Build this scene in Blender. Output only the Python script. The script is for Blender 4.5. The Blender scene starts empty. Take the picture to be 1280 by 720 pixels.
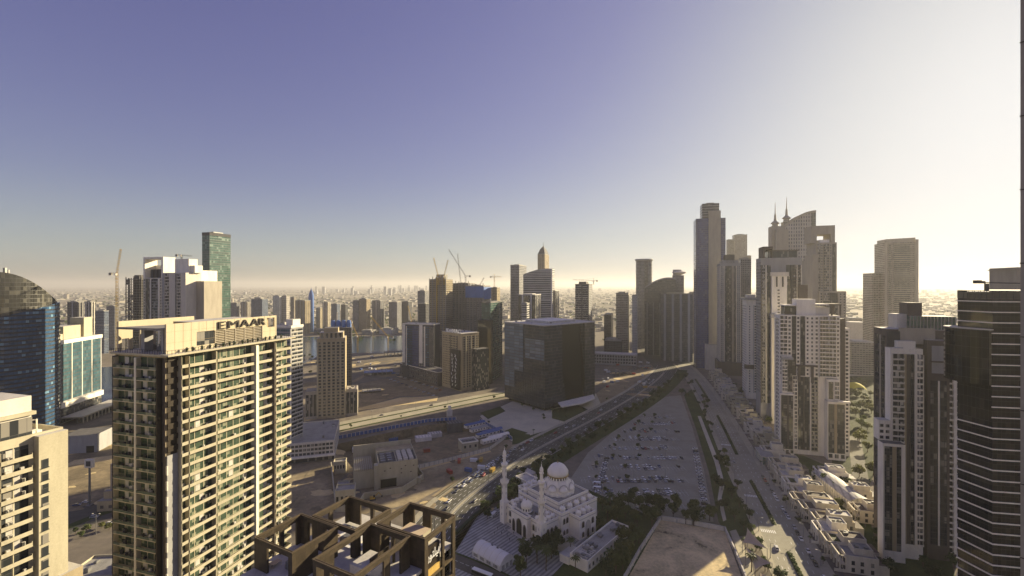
import bpy, bmesh, math, random
from mathutils import Vector
R = math.radians
rnd = random.Random(7)
S = bpy.context.scene
COL = S.collection
# ---------------------------------------------------------------- camera
F, VH, HC = 569.0, 356.0, 150.0          # focal length and horizon in photo pixels, eye height in metres
cam_d = bpy.data.cameras.new('camera'); cam = bpy.data.objects.new('camera', cam_d); COL.objects.link(cam)
cam_d.sensor_width = 36.0; cam_d.lens = 36.0 * F / 1280.0
cam_d.clip_start = 0.5; cam_d.clip_end = 120000
cam_d.shift_y = (VH - 360.0) / 1280.0
cam.location = (0, 0, HC); cam.rotation_euler = (R(90), 0, 0)
S.camera = cam
# ---------------------------------------------------------------- sky and sun
SUN_AZ, SUN_EL = R(51), R(17.5)        # azimuth from +Y towards +X
W = bpy.data.worlds.new('World'); S.world = W; W.use_nodes = True
nt = W.node_tree; nt.nodes.clear()
sky = nt.nodes.new('ShaderNodeTexSky'); sky.sky_type = 'NISHITA'; sky.sun_disc = False
sky.sun_elevation = SUN_EL; sky.sun_rotation = SUN_AZ
sky.altitude = 0; sky.air_density = 1.0; sky.dust_density = 0.9; sky.ozone_density = 3.0
SKY_ROLL = 0.27                           # soft shoulder of the bright sky near the sun
bg = nt.nodes.new('ShaderNodeBackground'); bg.inputs['Strength'].default_value = 0.05
wo = nt.nodes.new('ShaderNodeOutputWorld')
hs = nt.nodes.new('ShaderNodeHueSaturation'); hs.inputs['Hue'].default_value = 0.552; hs.inputs['Saturation'].default_value = 0.98; hs.inputs['Value'].default_value = 0.58   # violet cast of the blue part of the sky
ds = nt.nodes.new('ShaderNodeHueSaturation'); ds.inputs['Saturation'].default_value = 0.55; ds.inputs['Value'].default_value = 0.62
sp = nt.nodes.new('ShaderNodeSeparateColor'); nt.links.new(sky.outputs[0], sp.inputs[0])
def wm(op, x, y):
    n = nt.nodes.new('ShaderNodeMath'); n.operation = op; n.use_clamp = op == 'MULTIPLY'
    for i, q in enumerate((x, y)):
        if isinstance(q, (int, float)): n.inputs[i].default_value = q
        else: nt.links.new(q, n.inputs[i])
    return n.outputs[0]
blue = wm('MULTIPLY', wm('DIVIDE', wm('SUBTRACT', sp.outputs[2], sp.outputs[0]), sp.outputs[2]), 1.7)
gm = nt.nodes.new('ShaderNodeMix'); gm.data_type = 'RGBA'
nt.links.new(sky.outputs[0], hs.inputs['Color']); nt.links.new(sky.outputs[0], ds.inputs['Color']); nt.links.new(blue, gm.inputs[0]); nt.links.new(ds.outputs[0], gm.inputs[6]); nt.links.new(hs.outputs[0], gm.inputs[7])
den = nt.nodes.new('ShaderNodeVectorMath'); den.operation = 'MULTIPLY_ADD'; den.inputs[1].default_value = (SKY_ROLL,)*3; den.inputs[2].default_value = (1, 1, 1)
div = nt.nodes.new('ShaderNodeVectorMath'); div.operation = 'DIVIDE'
nt.links.new(gm.outputs[2], den.inputs[0]); nt.links.new(gm.outputs[2], div.inputs[0]); nt.links.new(den.outputs[0], div.inputs[1])
nt.links.new(div.outputs[0], bg.inputs['Color']); nt.links.new(bg.outputs[0], wo.inputs['Surface'])
sd = bpy.data.lights.new('sun', 'SUN'); sun = bpy.data.objects.new('sun', sd); COL.objects.link(sun)
sd.energy = 2.0; sd.angle = R(0.5); sd.color = (1.0, 0.83, 0.53)
sdir = Vector((math.sin(SUN_AZ)*math.cos(SUN_EL), math.cos(SUN_AZ)*math.cos(SUN_EL), math.sin(SUN_EL)))
sun.rotation_euler = sdir.to_track_quat('Z', 'Y').to_euler()
S.view_settings.view_transform = 'Standard'; S.view_settings.look = 'None'
S.view_settings.gamma = 1.0; S.view_settings.exposure = 2.6
S.render.engine = 'CYCLES'
S.cycles.use_denoising = True
S.cycles.max_bounces = 8; S.cycles.diffuse_bounces = 6; S.cycles.glossy_bounces = 3
S.cycles.transmission_bounces = 3; S.cycles.volume_bounces = 2
S.cycles.sample_clamp_indirect = 6.0
HAZE_D = 8e-5
# ---------------------------------------------------------------- helpers
def G(u, v):                              # the ground point seen at a pixel of the photograph
    Y = F * HC / (v - VH); return ((u - 640) / F * Y, Y)
def PX(u, Y): return (u - 640) / F * Y
def ZV(v, Y): return HC - (v - VH) / F * Y

class MB:
    def __init__(s): s.v = []; s.f = []; s.m = []
    def poly(s, pts, m=0):
        n = len(s.v); s.v += [tuple(p) for p in pts]; s.f.append(tuple(range(n, n + len(pts)))); s.m.append(m)
    def box(s, x0, y0, z0, x1, y1, z1, m=0, mt=None):
        if x0 > x1: x0, x1 = x1, x0
        if y0 > y1: y0, y1 = y1, y0
        if z0 > z1: z0, z1 = z1, z0
        n = len(s.v)
        s.v += [(x0,y0,z0),(x1,y0,z0),(x1,y1,z0),(x0,y1,z0),(x0,y0,z1),(x1,y0,z1),(x1,y1,z1),(x0,y1,z1)]
        for q in ((0,3,2,1),(4,5,6,7),(0,1,5,4),(1,2,6,5),(2,3,7,6),(3,0,4,7)): s.f.append(tuple(n+i for i in q))
        s.m += [m, m if mt is None else mt, m, m, m, m]
    def prism(s, pts, z0, z1, m=0, mt=None):          # pts counter-clockwise; z1 a number or a list of heights
        k = len(pts); n = len(s.v)
        zz = z1 if isinstance(z1, (list, tuple)) else [z1] * k
        s.v += [(p[0], p[1], z0) for p in pts] + [(p[0], p[1], zz[i]) for i, p in enumerate(pts)]
        s.f.append(tuple(n + i for i in reversed(range(k)))); s.m.append(m)
        s.f.append(tuple(n + k + i for i in range(k))); s.m.append(m if mt is None else mt)
        for i in range(k):
            j = (i + 1) % k; s.f.append((n+i, n+j, n+k+j, n+k+i)); s.m.append(m)
    def lathe(s, cx, cy, prof, n=16, m=0, cap=True):  # prof: (radius, z) upwards
        b = len(s.v)
        for r, z in prof:
            for i in range(n):
                a = 2*math.pi*i/n; s.v.append((cx + r*math.cos(a), cy + r*math.sin(a), z))
        for k in range(len(prof)-1):
            for i in range(n):
                j = (i+1) % n; s.f.append((b+k*n+i, b+k*n+j, b+(k+1)*n+j, b+(k+1)*n+i)); s.m.append(m)
        if cap:
            s.f.append(tuple(b+(len(prof)-1)*n+i for i in range(n))); s.m.append(m)
            s.f.append(tuple(b+i for i in reversed(range(n)))); s.m.append(m)
    def tube(s, p, q, r, r2=None, n=5, m=0):
        p, q = Vector(p), Vector(q); d = (q-p)
        if d.length < 1e-6: return
        d.normalize(); a = d.cross(Vector((0,0,1)) if abs(d.z) < .9 else Vector((1,0,0))).normalized(); c = d.cross(a)
        b = len(s.v); r2 = r if r2 is None else r2
        for P, rr in ((p, r), (q, r2)):
            for i in range(n):
                t = 2*math.pi*i/n; s.v.append(tuple(P + a*(rr*math.cos(t)) + c*(rr*math.sin(t))))
        for i in range(n):
            j = (i+1) % n; s.f.append((b+i, b+n+i, b+n+j, b+j)); s.m.append(m)
        s.f.append(tuple(b+i for i in range(n))); s.m.append(m)
        s.f.append(tuple(b+n+i for i in reversed(range(n)))); s.m.append(m)
    def add(s, o, dx=0, dy=0, dz=0):
        n = len(s.v); s.v += [(x+dx, y+dy, z+dz) for x, y, z in o.v]
        s.f += [tuple(i+n for i in f) for f in o.f]; s.m += o.m
    def mesh(s, name, mats, smooth=False):
        me = bpy.data.meshes.new(name); me.from_pydata(s.v, [], s.f)
        for m in mats: me.materials.append(m)
        if len(mats) > 1: me.polygons.foreach_set('material_index', s.m)
        if smooth: me.polygons.foreach_set('use_smooth', [True]*len(s.f))
        me.update(); return me
    def build(s, name, mats, parent=None, loc=(0,0,0), smooth=False):
        if not isinstance(mats, (list, tuple)): mats = [mats]
        return put(name, s.mesh(name, mats, smooth), parent, loc)
def put(name, me, parent=None, loc=(0,0,0)):
    o = bpy.data.objects.new(name, me); COL.objects.link(o); o.location = loc
    if parent is not None: o.parent = parent
    return o
def tag(o, label=None, cat=None, group=None, kind=None):
    if label: o['label'] = label
    if cat: o['category'] = cat
    if group: o['group'] = group
    if kind: o['kind'] = kind
    return o
def thing(name, label, cat, loc=(0,0,0), rz=0, group=None):
    o = bpy.data.objects.new(name, None); COL.objects.link(o); o.location = loc; o.rotation_euler = (0,0,rz)
    o.empty_display_size = 1
    return tag(o, label, cat, group)
def copy_tree(o, parent=None):
    c = o.copy(); COL.objects.link(c)
    if parent is not None: c.parent = parent
    for ch in list(o.children): copy_tree(ch, c)
    return c
# ---------------------------------------------------------------- materials
M = {}
def _base(name):
    m = bpy.data.materials.new(name); m.use_nodes = True; t = m.node_tree
    b = t.nodes['Principled BSDF']; M[name] = m
    return m, t, b
def N(t, kind, **kw):
    n = t.nodes.new('ShaderNode' + kind)
    for k, v in kw.items():
        if k.startswith('i_'):
            key = k[2:]; n.inputs[int(key) if key.isdigit() else key].default_value = v
        else: setattr(n, k, v)
    return n
def _math(t, op, a, b=None, c=None):
    n = t.nodes.new('ShaderNodeMath'); n.operation = op
    for i, x in enumerate((a, b, c)):
        if x is None: continue
        if isinstance(x, (int, float)): n.inputs[i].default_value = x
        else: t.links.new(x, n.inputs[i])
    return n.outputs[0]
def _mix(t, fac, a, b):
    n = t.nodes.new('ShaderNodeMix'); n.data_type = 'RGBA'
    for i, x in ((0, fac), (6, a), (7, b)):
        if isinstance(x, (int, float)): n.inputs[i].default_value = x
        elif isinstance(x, tuple): n.inputs[i].default_value = (*x[:3], 1)
        else: t.links.new(x, n.inputs[i])
    return n.outputs[2]
def _ramp(t, fac, stops):
    n = t.nodes.new('ShaderNodeValToRGB'); e = n.color_ramp.elements
    while len(e) < len(stops): e.new(0.5)
    for i, (p, c) in enumerate(stops): e[i].position = p; e[i].color = (*c, 1) if isinstance(c, tuple) else (c, c, c, 1)
    t.links.new(fac, n.inputs[0]); return n.outputs[0]
def mul(c, k): return tuple(min(1, x*k) for x in c)
def plain(name, col, rough=0.8, metal=0.0, var=0.18, scale=0.25, spec=0.3, streak=True, bump=0.0):
    m, t, b = _base(name); L = t.links
    co = N(t, 'TexCoord').outputs['Object']
    mp = N(t, 'Mapping'); mp.inputs['Scale'].default_value = (1, 1, 0.22 if streak else 1); L.new(co, mp.inputs[0])
    n1 = N(t, 'TexNoise', i_Scale=scale, i_Detail=6.0, i_Roughness=0.65); L.new(mp.outputs[0], n1.inputs['Vector'])
    n2 = N(t, 'TexNoise', i_Scale=scale*9, i_Detail=3.0); L.new(co, n2.inputs['Vector'])
    f = _math(t, 'ADD', _math(t, 'MULTIPLY', n1.outputs['Fac'], 0.7), _math(t, 'MULTIPLY', n2.outputs['Fac'], 0.3))
    c = _ramp(t, f, [(0.3, mul(col, 1-var*1.4)), (0.55, col), (0.75, mul(col, 1+var*.7))])
    L.new(c, b.inputs['Base Color'])
    b.inputs['Roughness'].default_value = rough; b.inputs['Metallic'].default_value = metal; b.inputs['Specular IOR Level'].default_value = spec
    if bump:
        bp = N(t, 'Bump', i_Strength=bump, i_Distance=0.3); L.new(n2.outputs['Fac'], bp.inputs['Height']); L.new(bp.outputs[0], b.inputs['Normal'])
    return m
def _cells(t, px, pz, jitter=True):
    """object-space facade coordinates: returns (frac u, frac v, white noise colour per cell)"""
    L = t.links; tc = N(t, 'TexCoord'); s = N(t, 'SeparateXYZ'); L.new(tc.outputs['Object'], s.inputs[0])
    n = N(t, 'SeparateXYZ'); L.new(tc.outputs['Normal'], n.inputs[0])
    side = _math(t, 'GREATER_THAN', _math(t, 'ABSOLUTE', n.outputs[0]), 0.7)
    u = _math(t, 'ADD', _math(t, 'MULTIPLY', s.outputs[0], _math(t, 'SUBTRACT', 1.0, side)), _math(t, 'MULTIPLY', s.outputs[1], side))
    up = _math(t, 'DIVIDE', _math(t, 'ADD', u, 1000*px), px); zp = _math(t, 'DIVIDE', _math(t, 'ADD', s.outputs[2], 400*pz), pz)
    c = N(t, 'CombineXYZ'); L.new(_math(t, 'FLOOR', up), c.inputs[0]); L.new(_math(t, 'FLOOR', zp), c.inputs[1])
    oi = N(t, 'ObjectInfo')
    L.new(_math(t, 'ADD', _math(t, 'MULTIPLY', side, 37.0), _math(t, 'MULTIPLY', oi.outputs['Random'], 91.0)), c.inputs[2])
    w = N(t, 'TexWhiteNoise', noise_dimensions='3D'); L.new(c.outputs[0], w.inputs['Vector'])
    top = _math(t, 'GREATER_THAN', _math(t, 'ABSOLUTE', n.outputs[2]), 0.7)
    return _math(t, 'FRACT', up), _math(t, 'FRACT', zp), w.outputs['Value'], top, tc.outputs['Object']
def glass(name, tint, px=1.5, pz=3.4, curtain=0.18, ccol=(0.30, 0.28, 0.24), rough=0.06, line=0.05, lcol=(0.05, 0.05, 0.05), spec=0.6, wave=0.02, band=0.0, metal=0.0):
    m, t, b = _base(name); L = t.links
    fu, fv, w, top, co = _cells(t, px, pz)
    c = _mix(t, _ramp(t, w, [(0.0, 0.0), (1.0, 1.0)]), mul(tint, 0.75), mul(tint, 1.25))
    cur = _math(t, 'GREATER_THAN', w, 1-curtain)
    c = _mix(t, _math(t, 'MULTIPLY', cur, 0.75), c, ccol)
    ln = _math(t, 'MAXIMUM', _math(t, 'LESS_THAN', fu, line), _math(t, 'LESS_THAN', fv, max(line*.6, band)))
    c = _mix(t, ln, c, lcol); L.new(c, b.inputs['Base Color'])
    L.new(_math(t, 'ADD', rough, _math(t, 'MULTIPLY', _math(t, 'MAXIMUM', ln, _math(t, 'MULTIPLY', cur, 0.5)), 0.4)), b.inputs['Roughness'])
    b.inputs['Specular IOR Level'].default_value = spec; b.inputs['Metallic'].default_value = metal
    nz = N(t, 'TexNoise', i_Scale=0.12, i_Detail=2.0); L.new(co, nz.inputs['Vector'])
    bp = N(t, 'Bump', i_Strength=wave*10, i_Distance=0.25); L.new(_math(t, 'ADD', nz.outputs['Fac'], _math(t, 'MULTIPLY', w, 0.03)), bp.inputs['Height']); L.new(bp.outputs[0], b.inputs['Normal'])
    return m
def grid(name, wall, gl, px=3.0, pz=3.4, fx=0.5, fz=0.55, rough=0.15, lit=0.12, roofc=None):
    """a wall with rows of small windows, for towers too far away to show a window's depth"""
    m, t, b = _base(name); L = t.links
    fu, fv, w, top, co = _cells(t, px, pz)
    win = _math(t, 'MULTIPLY', _math(t, 'LESS_THAN', _math(t, 'ABSOLUTE', _math(t, 'SUBTRACT', fu, 0.5)), fx/2),
                _math(t, 'LESS_THAN', _math(t, 'ABSOLUTE', _math(t, 'SUBTRACT', fv, 0.5)), fz/2))
    win = _math(t, 'MULTIPLY', win, _math(t, 'SUBTRACT', 1.0, top))
    nz = N(t, 'TexNoise', i_Scale=0.05, i_Detail=5.0); L.new(co, nz.inputs['Vector'])
    wc = _ramp(t, nz.outputs['Fac'], [(0.3, mul(wall, 0.78)), (0.7, mul(wall, 1.12))])
    gc = _mix(t, w, mul(gl, 0.45), mul(gl, 1.5))
    gc = _mix(t, _math(t, 'MULTIPLY', _math(t, 'GREATER_THAN', w, 1-lit), 0.7), gc, mul(wall, 0.8))
    L.new(_mix(t, win, wc, gc), b.inputs['Base Color'])
    L.new(_math(t, 'SUBTRACT', 0.85, _math(t, 'MULTIPLY', win, 0.85-rough)), b.inputs['Roughness'])
    b.inputs['Specular IOR Level'].default_value = 0.4
    bp = N(t, 'Bump', i_Strength=1.0, i_Distance=0.4); bp.invert = True
    L.new(win, bp.inputs['Height']); L.new(bp.outputs[0], b.inputs['Normal'])
    return m
plain('white_wall', (0.86, 0.81, 0.70)); plain('villa_wall', (0.66, 0.60, 0.47), var=0.2); plain('cream_wall', (0.46, 0.42, 0.305)); plain('grey_wall', (0.33, 0.33, 0.33))
plain('sign_wall', (0.54, 0.475, 0.335), var=0.10, scale=0.5)
plain('pale_grey_wall', (0.64, 0.60, 0.52)); plain('brown_wall', (0.115, 0.097, 0.083)); plain('dark_wall', (0.07, 0.07, 0.075)); plain('tan_wall', (0.40, 0.33, 0.21))
plain('beige_wall', (0.40, 0.36, 0.29)); plain('concrete', (0.27, 0.26, 0.24), var=0.3); plain('dark_concrete', (0.13, 0.125, 0.12), var=0.35)
plain('roof_grey', (0.33, 0.32, 0.29), var=0.3, streak=False, scale=0.15); plain('roof_dark', (0.15, 0.145, 0.14), var=0.3, streak=False)
plain('roof_pale', (0.52, 0.50, 0.46), var=0.22, streak=False, scale=0.2); plain('roof_brown', (0.13, 0.105, 0.085), var=0.25, streak=False)
plain('bronze_edge', (0.12, 0.092, 0.056), rough=0.5, metal=0.1, var=0.2)
def panelled(name, col, px, pz, rough=0.55):
    m, t, b = _base(name); L = t.links; fu, fv, w, top, co = _cells(t, px, pz)
    n = N(t, 'TexNoise', i_Scale=0.6, i_Detail=6.0, i_Roughness=0.7); L.new(co, n.inputs['Vector'])
    c = _ramp(t, _math(t, 'ADD', _math(t, 'MULTIPLY', n.outputs['Fac'], 0.7), _math(t, 'MULTIPLY', w, 0.3)), [(0.3, mul(col, 0.65)), (0.7, mul(col, 1.35))])
    ln = _math(t, 'MAXIMUM', _math(t, 'LESS_THAN', fu, 0.035), _math(t, 'LESS_THAN', fv, 0.02))
    L.new(_mix(t, ln, c, mul(col, 0.3)), b.inputs['Base Color']); b.inputs['Roughness'].default_value = rough; b.inputs['Specular IOR Level'].default_value = 0.35
    bp = N(t, 'Bump', i_Strength=0.6, i_Distance=0.05); bp.invert = True; L.new(ln, bp.inputs['Height']); L.new(bp.outputs[0], b.inputs['Normal'])
panelled('bronze', (0.062, 0.047, 0.03), 1.15, 2.4)
plain('dark_bronze', (0.035, 0.026, 0.018), rough=0.5, var=0.3)
plain('mosque_white', (0.92, 0.87, 0.76), rough=0.6, var=0.08, scale=0.3); plain('mosque_trim', (0.55, 0.52, 0.47), rough=0.6, var=0.1); plain('gold', (0.45, 0.32, 0.12), rough=0.35, metal=0.8)
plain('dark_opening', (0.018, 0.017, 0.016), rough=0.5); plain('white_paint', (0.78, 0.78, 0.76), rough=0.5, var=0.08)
plain('blue_paint', (0.07, 0.13, 0.33), rough=0.5, var=0.2); plain('yellow_steel', (0.50, 0.33, 0.06), rough=0.5); plain('grey_steel', (0.22, 0.22, 0.22), rough=0.45, metal=0.4)
plain('red_paint', (0.38, 0.06, 0.04), rough=0.5); plain('canvas', (0.52, 0.42, 0.30), rough=0.8, var=0.12); plain('white_canvas', (0.74, 0.73, 0.72), rough=0.6, var=0.06)
plain('letter_dark', (0.035, 0.03, 0.025), rough=0.4); plain('letter_white', (0.8, 0.8, 0.78), rough=0.4, var=0.03)
plain('trunk', (0.11, 0.08, 0.055), rough=0.9); plain('copper_glass', (0.10, 0.075, 0.05), rough=0.15, spec=0.6)
plain('yellow_panel', (0.62, 0.42, 0.12), rough=0.6); plain('net_blue', (0.09, 0.17, 0.42), rough=0.8)
glass('dark_glass', (0.035, 0.040, 0.045)); glass('green_glass', (0.055, 0.085, 0.06), curtain=0.2, ccol=(0.27, 0.28, 0.2), px=1.3, pz=3.25)
glass('blue_glass', (0.035, 0.085, 0.17), px=2.6, pz=4.0, curtain=0.10, ccol=(0.16, 0.30, 0.42), band=0.4, lcol=(0.015, 0.022, 0.036), spec=0.4)
glass('crown_glass', (0.045, 0.045, 0.04), px=2.2, pz=3.9, curtain=0.25, ccol=(0.11, 0.105, 0.085), band=0.1)
glass('teal_glass', (0.05, 0.12, 0.15), px=3.0, pz=3.9, curtain=0.15, ccol=(0.10, 0.17, 0.19), band=0.1)
glass('office_blue', (0.115, 0.15, 0.19), px=9.6, pz=3.9, curtain=0.15, ccol=(0.18, 0.215, 0.25), band=0.16, lcol=(0.03, 0.033, 0.036), rough=0.05, spec=0.5)
glass('office_glass', (0.035, 0.042, 0.05), px=3.2, pz=3.9, curtain=0.07, ccol=(0.07, 0.08, 0.09), band=0.14, lcol=(0.022, 0.022, 0.024), rough=0.03, spec=0.5)
glass('smoke_glass', (0.016, 0.017, 0.017), px=1.4, pz=4.05, curtain=0.08, ccol=(0.035, 0.033, 0.028), rough=0.03, spec=0.4, line=0.03)
glass('violet_glass', (0.055, 0.075, 0.20), px=3.0, pz=3.8, curtain=0.1, ccol=(0.1, 0.11, 0.2), band=0.22, lcol=(0.09, 0.10, 0.19), spec=0.25, rough=0.12)
glass('sea_glass', (0.045, 0.10, 0.085), px=3.0, pz=3.6, curtain=0.15, ccol=(0.12, 0.2, 0.17), band=0.2, lcol=(0.03, 0.055, 0.05))
glass('far_glass', (0.05, 0.055, 0.06), px=3.0, pz=3.6, curtain=0.15, ccol=(0.10, 0.095, 0.085), band=0.2, lcol=(0.10, 0.10, 0.10), rough=0.15)
grid('grid_cream', (0.44, 0.38, 0.27), (0.05, 0.05, 0.05), 3.2, 3.6, 0.6, 0.6)
grid('grid_tan', (0.34, 0.28, 0.19), (0.04, 0.04, 0.04), 3.4, 3.5, 0.45, 0.5)
grid('grid_grey', (0.24, 0.24, 0.25), (0.045, 0.05, 0.06), 2.8, 3.4, 0.6, 0.6)
grid('grid_dark', (0.10, 0.10, 0.11), (0.03, 0.033, 0.04), 3.0, 3.5, 0.7, 0.6)
grid('grid_white', (0.52, 0.52, 0.51), (0.06, 0.07, 0.08), 2.6, 3.4, 0.45, 0.5)
grid('grid_oval', (0.47, 0.44, 0.40), (0.06, 0.07, 0.09), 4.0, 6.6, 0.42, 0.62)
grid('grid_beige', (0.36, 0.32, 0.26), (0.10, 0.09, 0.08), 4.0, 3.6, 0.8, 0.45)
grid('grid_band', (0.50, 0.49, 0.47), (0.05, 0.055, 0.065), 400.0, 3.6, 0.999, 0.5)
grid('grid_blue', (0.16, 0.19, 0.25), (0.035, 0.05, 0.09), 2.6, 3.5, 0.7, 0.65)
def leafmat(name, c1, c2):
    m, t, b = _base(name); L = t.links
    n = N(t, 'TexNoise', i_Scale=0.9, i_Detail=4.0); L.new(N(t, 'TexCoord').outputs['Object'], n.inputs['Vector'])
    oi = N(t, 'ObjectInfo')
    f = _math(t, 'ADD', _math(t, 'MULTIPLY', n.outputs['Fac'], 0.8), _math(t, 'MULTIPLY', oi.outputs['Random'], 0.4))
    L.new(_ramp(t, f, [(0.35, c1), (0.75, c2)]), b.inputs['Base Color'])
    b.inputs['Roughness'].default_value = 0.6; b.inputs['Specular IOR Level'].default_value = 0.25
    tr = N(t, 'BsdfTranslucent'); tr.inputs['Color'].default_value = (*mul(c2, 1.6), 1)
    mx = N(t, 'MixShader', i_0=0.25); L.new(b.outputs[0], mx.inputs[1]); L.new(tr.outputs[0], mx.inputs[2])
    L.new(mx.outputs[0], t.nodes['Material Output'].inputs['Surface']); return m
leafmat('leaf_dark', (0.018, 0.032, 0.012), (0.05, 0.075, 0.025)); leafmat('leaf_mid', (0.03, 0.05, 0.015), (0.085, 0.11, 0.03)); leafmat('leaf_yellow', (0.045, 0.058, 0.014), (0.12, 0.125, 0.035))
def ground(name, stops, scale=0.02, rough=0.95, bump=0.3, scale2=0.35, spec=0.2, stretch=None):
    m, t, b = _base(name); L = t.links
    co = N(t, 'TexCoord').outputs['Object']
    if stretch:
        mp = N(t, 'Mapping'); mp.inputs['Rotation'].default_value = (0, 0, stretch[0]); mp.inputs['Scale'].default_value = (stretch[1], stretch[2], 1); L.new(co, mp.inputs[0]); co = mp.outputs[0]
    a = N(t, 'TexNoise', i_Scale=scale, i_Detail=9.0, i_Roughness=0.62, i_Distortion=0.6); L.new(co, a.inputs['Vector'])
    c = N(t, 'TexNoise', i_Scale=scale2, i_Detail=6.0, i_Roughness=0.7); L.new(co, c.inputs['Vector'])
    f = _math(t, 'ADD', _math(t, 'MULTIPLY', a.outputs['Fac'], 0.62), _math(t, 'MULTIPLY', c.outputs['Fac'], 0.38))
    stops = [(p, tuple(min(1, q*k) for q, k in zip(c, (1.62, 1.6, 1.33)))) for p, c in stops]
    L.new(_ramp(t, f, stops), b.inputs['Base Color']); b.inputs['Roughness'].default_value = rough; b.inputs['Specular IOR Level'].default_value = spec
    bp = N(t, 'Bump', i_Strength=bump, i_Distance=0.5); L.new(c.outputs['Fac'], bp.inputs['Height']); L.new(bp.outputs[0], b.inputs['Normal'])
    return m
ground('desert', [(0.32, (0.15, 0.125, 0.095)), (0.5, (0.26, 0.22, 0.16)), (0.68, (0.38, 0.33, 0.24))], 0.004, scale2=0.05)
ground('dirt', [(0.32, (0.075, 0.065, 0.052)), (0.5, (0.17, 0.14, 0.105)), (0.68, (0.30, 0.25, 0.18))], 0.025, scale2=0.25)
ground('sand', [(0.3, (0.24, 0.19, 0.12)), (0.5, (0.36, 0.29, 0.18)), (0.7, (0.46, 0.38, 0.25))], 0.03, scale2=0.4)
ground('sand_lot', [(0.37, (0.06, 0.05, 0.035)), (0.42, (0.25, 0.21, 0.15)), (0.55, (0.42, 0.345, 0.235)), (0.7, (0.52, 0.44, 0.32))], 0.05, scale2=0.5)
ground('asphalt', [(0.3, (0.04, 0.04, 0.041)), (0.5, (0.062, 0.061, 0.06)), (0.7, (0.095, 0.093, 0.09))], 0.05, 0.85, 0.1, 0.5)
ground('lot_asphalt', [(0.3, (0.13, 0.125, 0.116)), (0.5, (0.185, 0.178, 0.165)), (0.7, (0.24, 0.23, 0.212))], 0.04, 0.85, 0.1, 0.5)
ground('paving', [(0.3, (0.16, 0.15, 0.135)), (0.5, (0.23, 0.215, 0.19)), (0.7, (0.30, 0.28, 0.25))], 0.05, 0.8, 0.1, 0.6)
ground('pale_paving', [(0.3, (0.24, 0.225, 0.2)), (0.5, (0.33, 0.31, 0.275)), (0.7, (0.42, 0.39, 0.34))], 0.05, 0.8, 0.1, 0.6)
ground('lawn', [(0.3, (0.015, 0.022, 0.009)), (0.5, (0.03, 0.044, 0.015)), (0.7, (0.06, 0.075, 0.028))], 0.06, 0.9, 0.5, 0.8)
ground('darkened_lawn', [(0.3, (0.008, 0.012, 0.005)), (0.5, (0.017, 0.024, 0.009)), (0.7, (0.04, 0.045, 0.018))], 0.06, 0.95, 0.6, 0.6)  # lawn copy with its colour darkened to offset the strong sun on it
ground('pit_soil', [(0.3, (0.06, 0.052, 0.042)), (0.5, (0.14, 0.115, 0.085)), (0.7, (0.26, 0.21, 0.15))], 0.05, scale2=0.3)
def water():
    m, t, b = _base('water'); L = t.links
    b.inputs['Base Color'].default_value = (0.04, 0.07, 0.10, 1); b.inputs['Roughness'].default_value = 0.16; b.inputs['Specular IOR Level'].default_value = 0.5
    n = N(t, 'TexNoise', i_Scale=0.25, i_Detail=5.0); L.new(N(t, 'TexCoord').outputs['Object'], n.inputs['Vector'])
    bp = N(t, 'Bump', i_Strength=0.35, i_Distance=0.5); L.new(n.outputs['Fac'], bp.inputs['Height']); L.new(bp.outputs[0], b.inputs['Normal'])
water()
def stripes(name, ca, cb, ang, period, duty):
    m, t, b = _base(name); L = t.links
    mp = N(t, 'Mapping'); mp.inputs['Rotation'].default_value = (0, 0, ang); L.new(N(t, 'TexCoord').outputs['Object'], mp.inputs[0])
    s = N(t, 'SeparateXYZ'); L.new(mp.outputs[0], s.inputs[0])
    f = _math(t, 'LESS_THAN', _math(t, 'FRACT', _math(t, 'DIVIDE', _math(t, 'ADD', s.outputs[0], 5000.0), period)), duty)
    n = N(t, 'TexNoise', i_Scale=0.2, i_Detail=6.0); L.new(mp.outputs[0], n.inputs['Vector'])
    k = _ramp(t, n.outputs['Fac'], [(0.3, 0.7), (0.7, 1.15)])
    mm = N(t, 'Mix', data_type='RGBA', blend_type='MULTIPLY'); mm.inputs[0].default_value = 1
    L.new(_mix(t, f, ca, cb), mm.inputs[6]); L.new(k, mm.inputs[7]); L.new(mm.outputs[2], b.inputs['Base Color']); b.inputs['Roughness'].default_value = 0.75
stripes('plaza_stripes', (0.42, 0.42, 0.39), (0.23, 0.23, 0.22), R(40), 2.3, 0.5)
stripes('panel_joints', (0.56, 0.49, 0.34), (0.40, 0.34, 0.23), 0, 2.4, 0.04)
stripes('awning', (0.50, 0.48, 0.45), (0.33, 0.32, 0.31), R(16), 3.0, 0.35)
# ---------------------------------------------------------------- ground, roads, water
def struct(name, mb, mat, loc=(0,0,0)): return tag(mb.build(name, mat, None, loc), kind='structure')
def flat(name, px, mat, z):
    mb = MB(); pts = [G(*p) for p in px]
    if sum(a[0]*b[1]-b[0]*a[1] for a, b in zip(pts, pts[1:]+pts[:1])) < 0: pts.reverse()
    mb.poly([(x, y, z) for x, y in pts]); return struct(name, mb, M[mat])
def smooth_line(pts, sub=6):
    out = []; P = [Vector(p) for p in pts]
    for i in range(len(P)-1):
        a, b, c, d = P[max(i-1,0)], P[i], P[i+1], P[min(i+2,len(P)-1)]
        for k in range(sub):
            t = k/sub; out.append(0.5*((2*b)+(c-a)*t+(2*a-5*b+4*c-d)*t*t+(3*b-a-3*c+d)*t**3))
    out.append(P[-1]); return out
def offset_line(line, off):
    out = []
    for i, p in enumerate(line):
        d = (line[min(i+1,len(line)-1)]-line[max(i-1,0)]).normalized(); out.append(p + Vector((d.y, -d.x))*off)   # to the right
    return out
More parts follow.
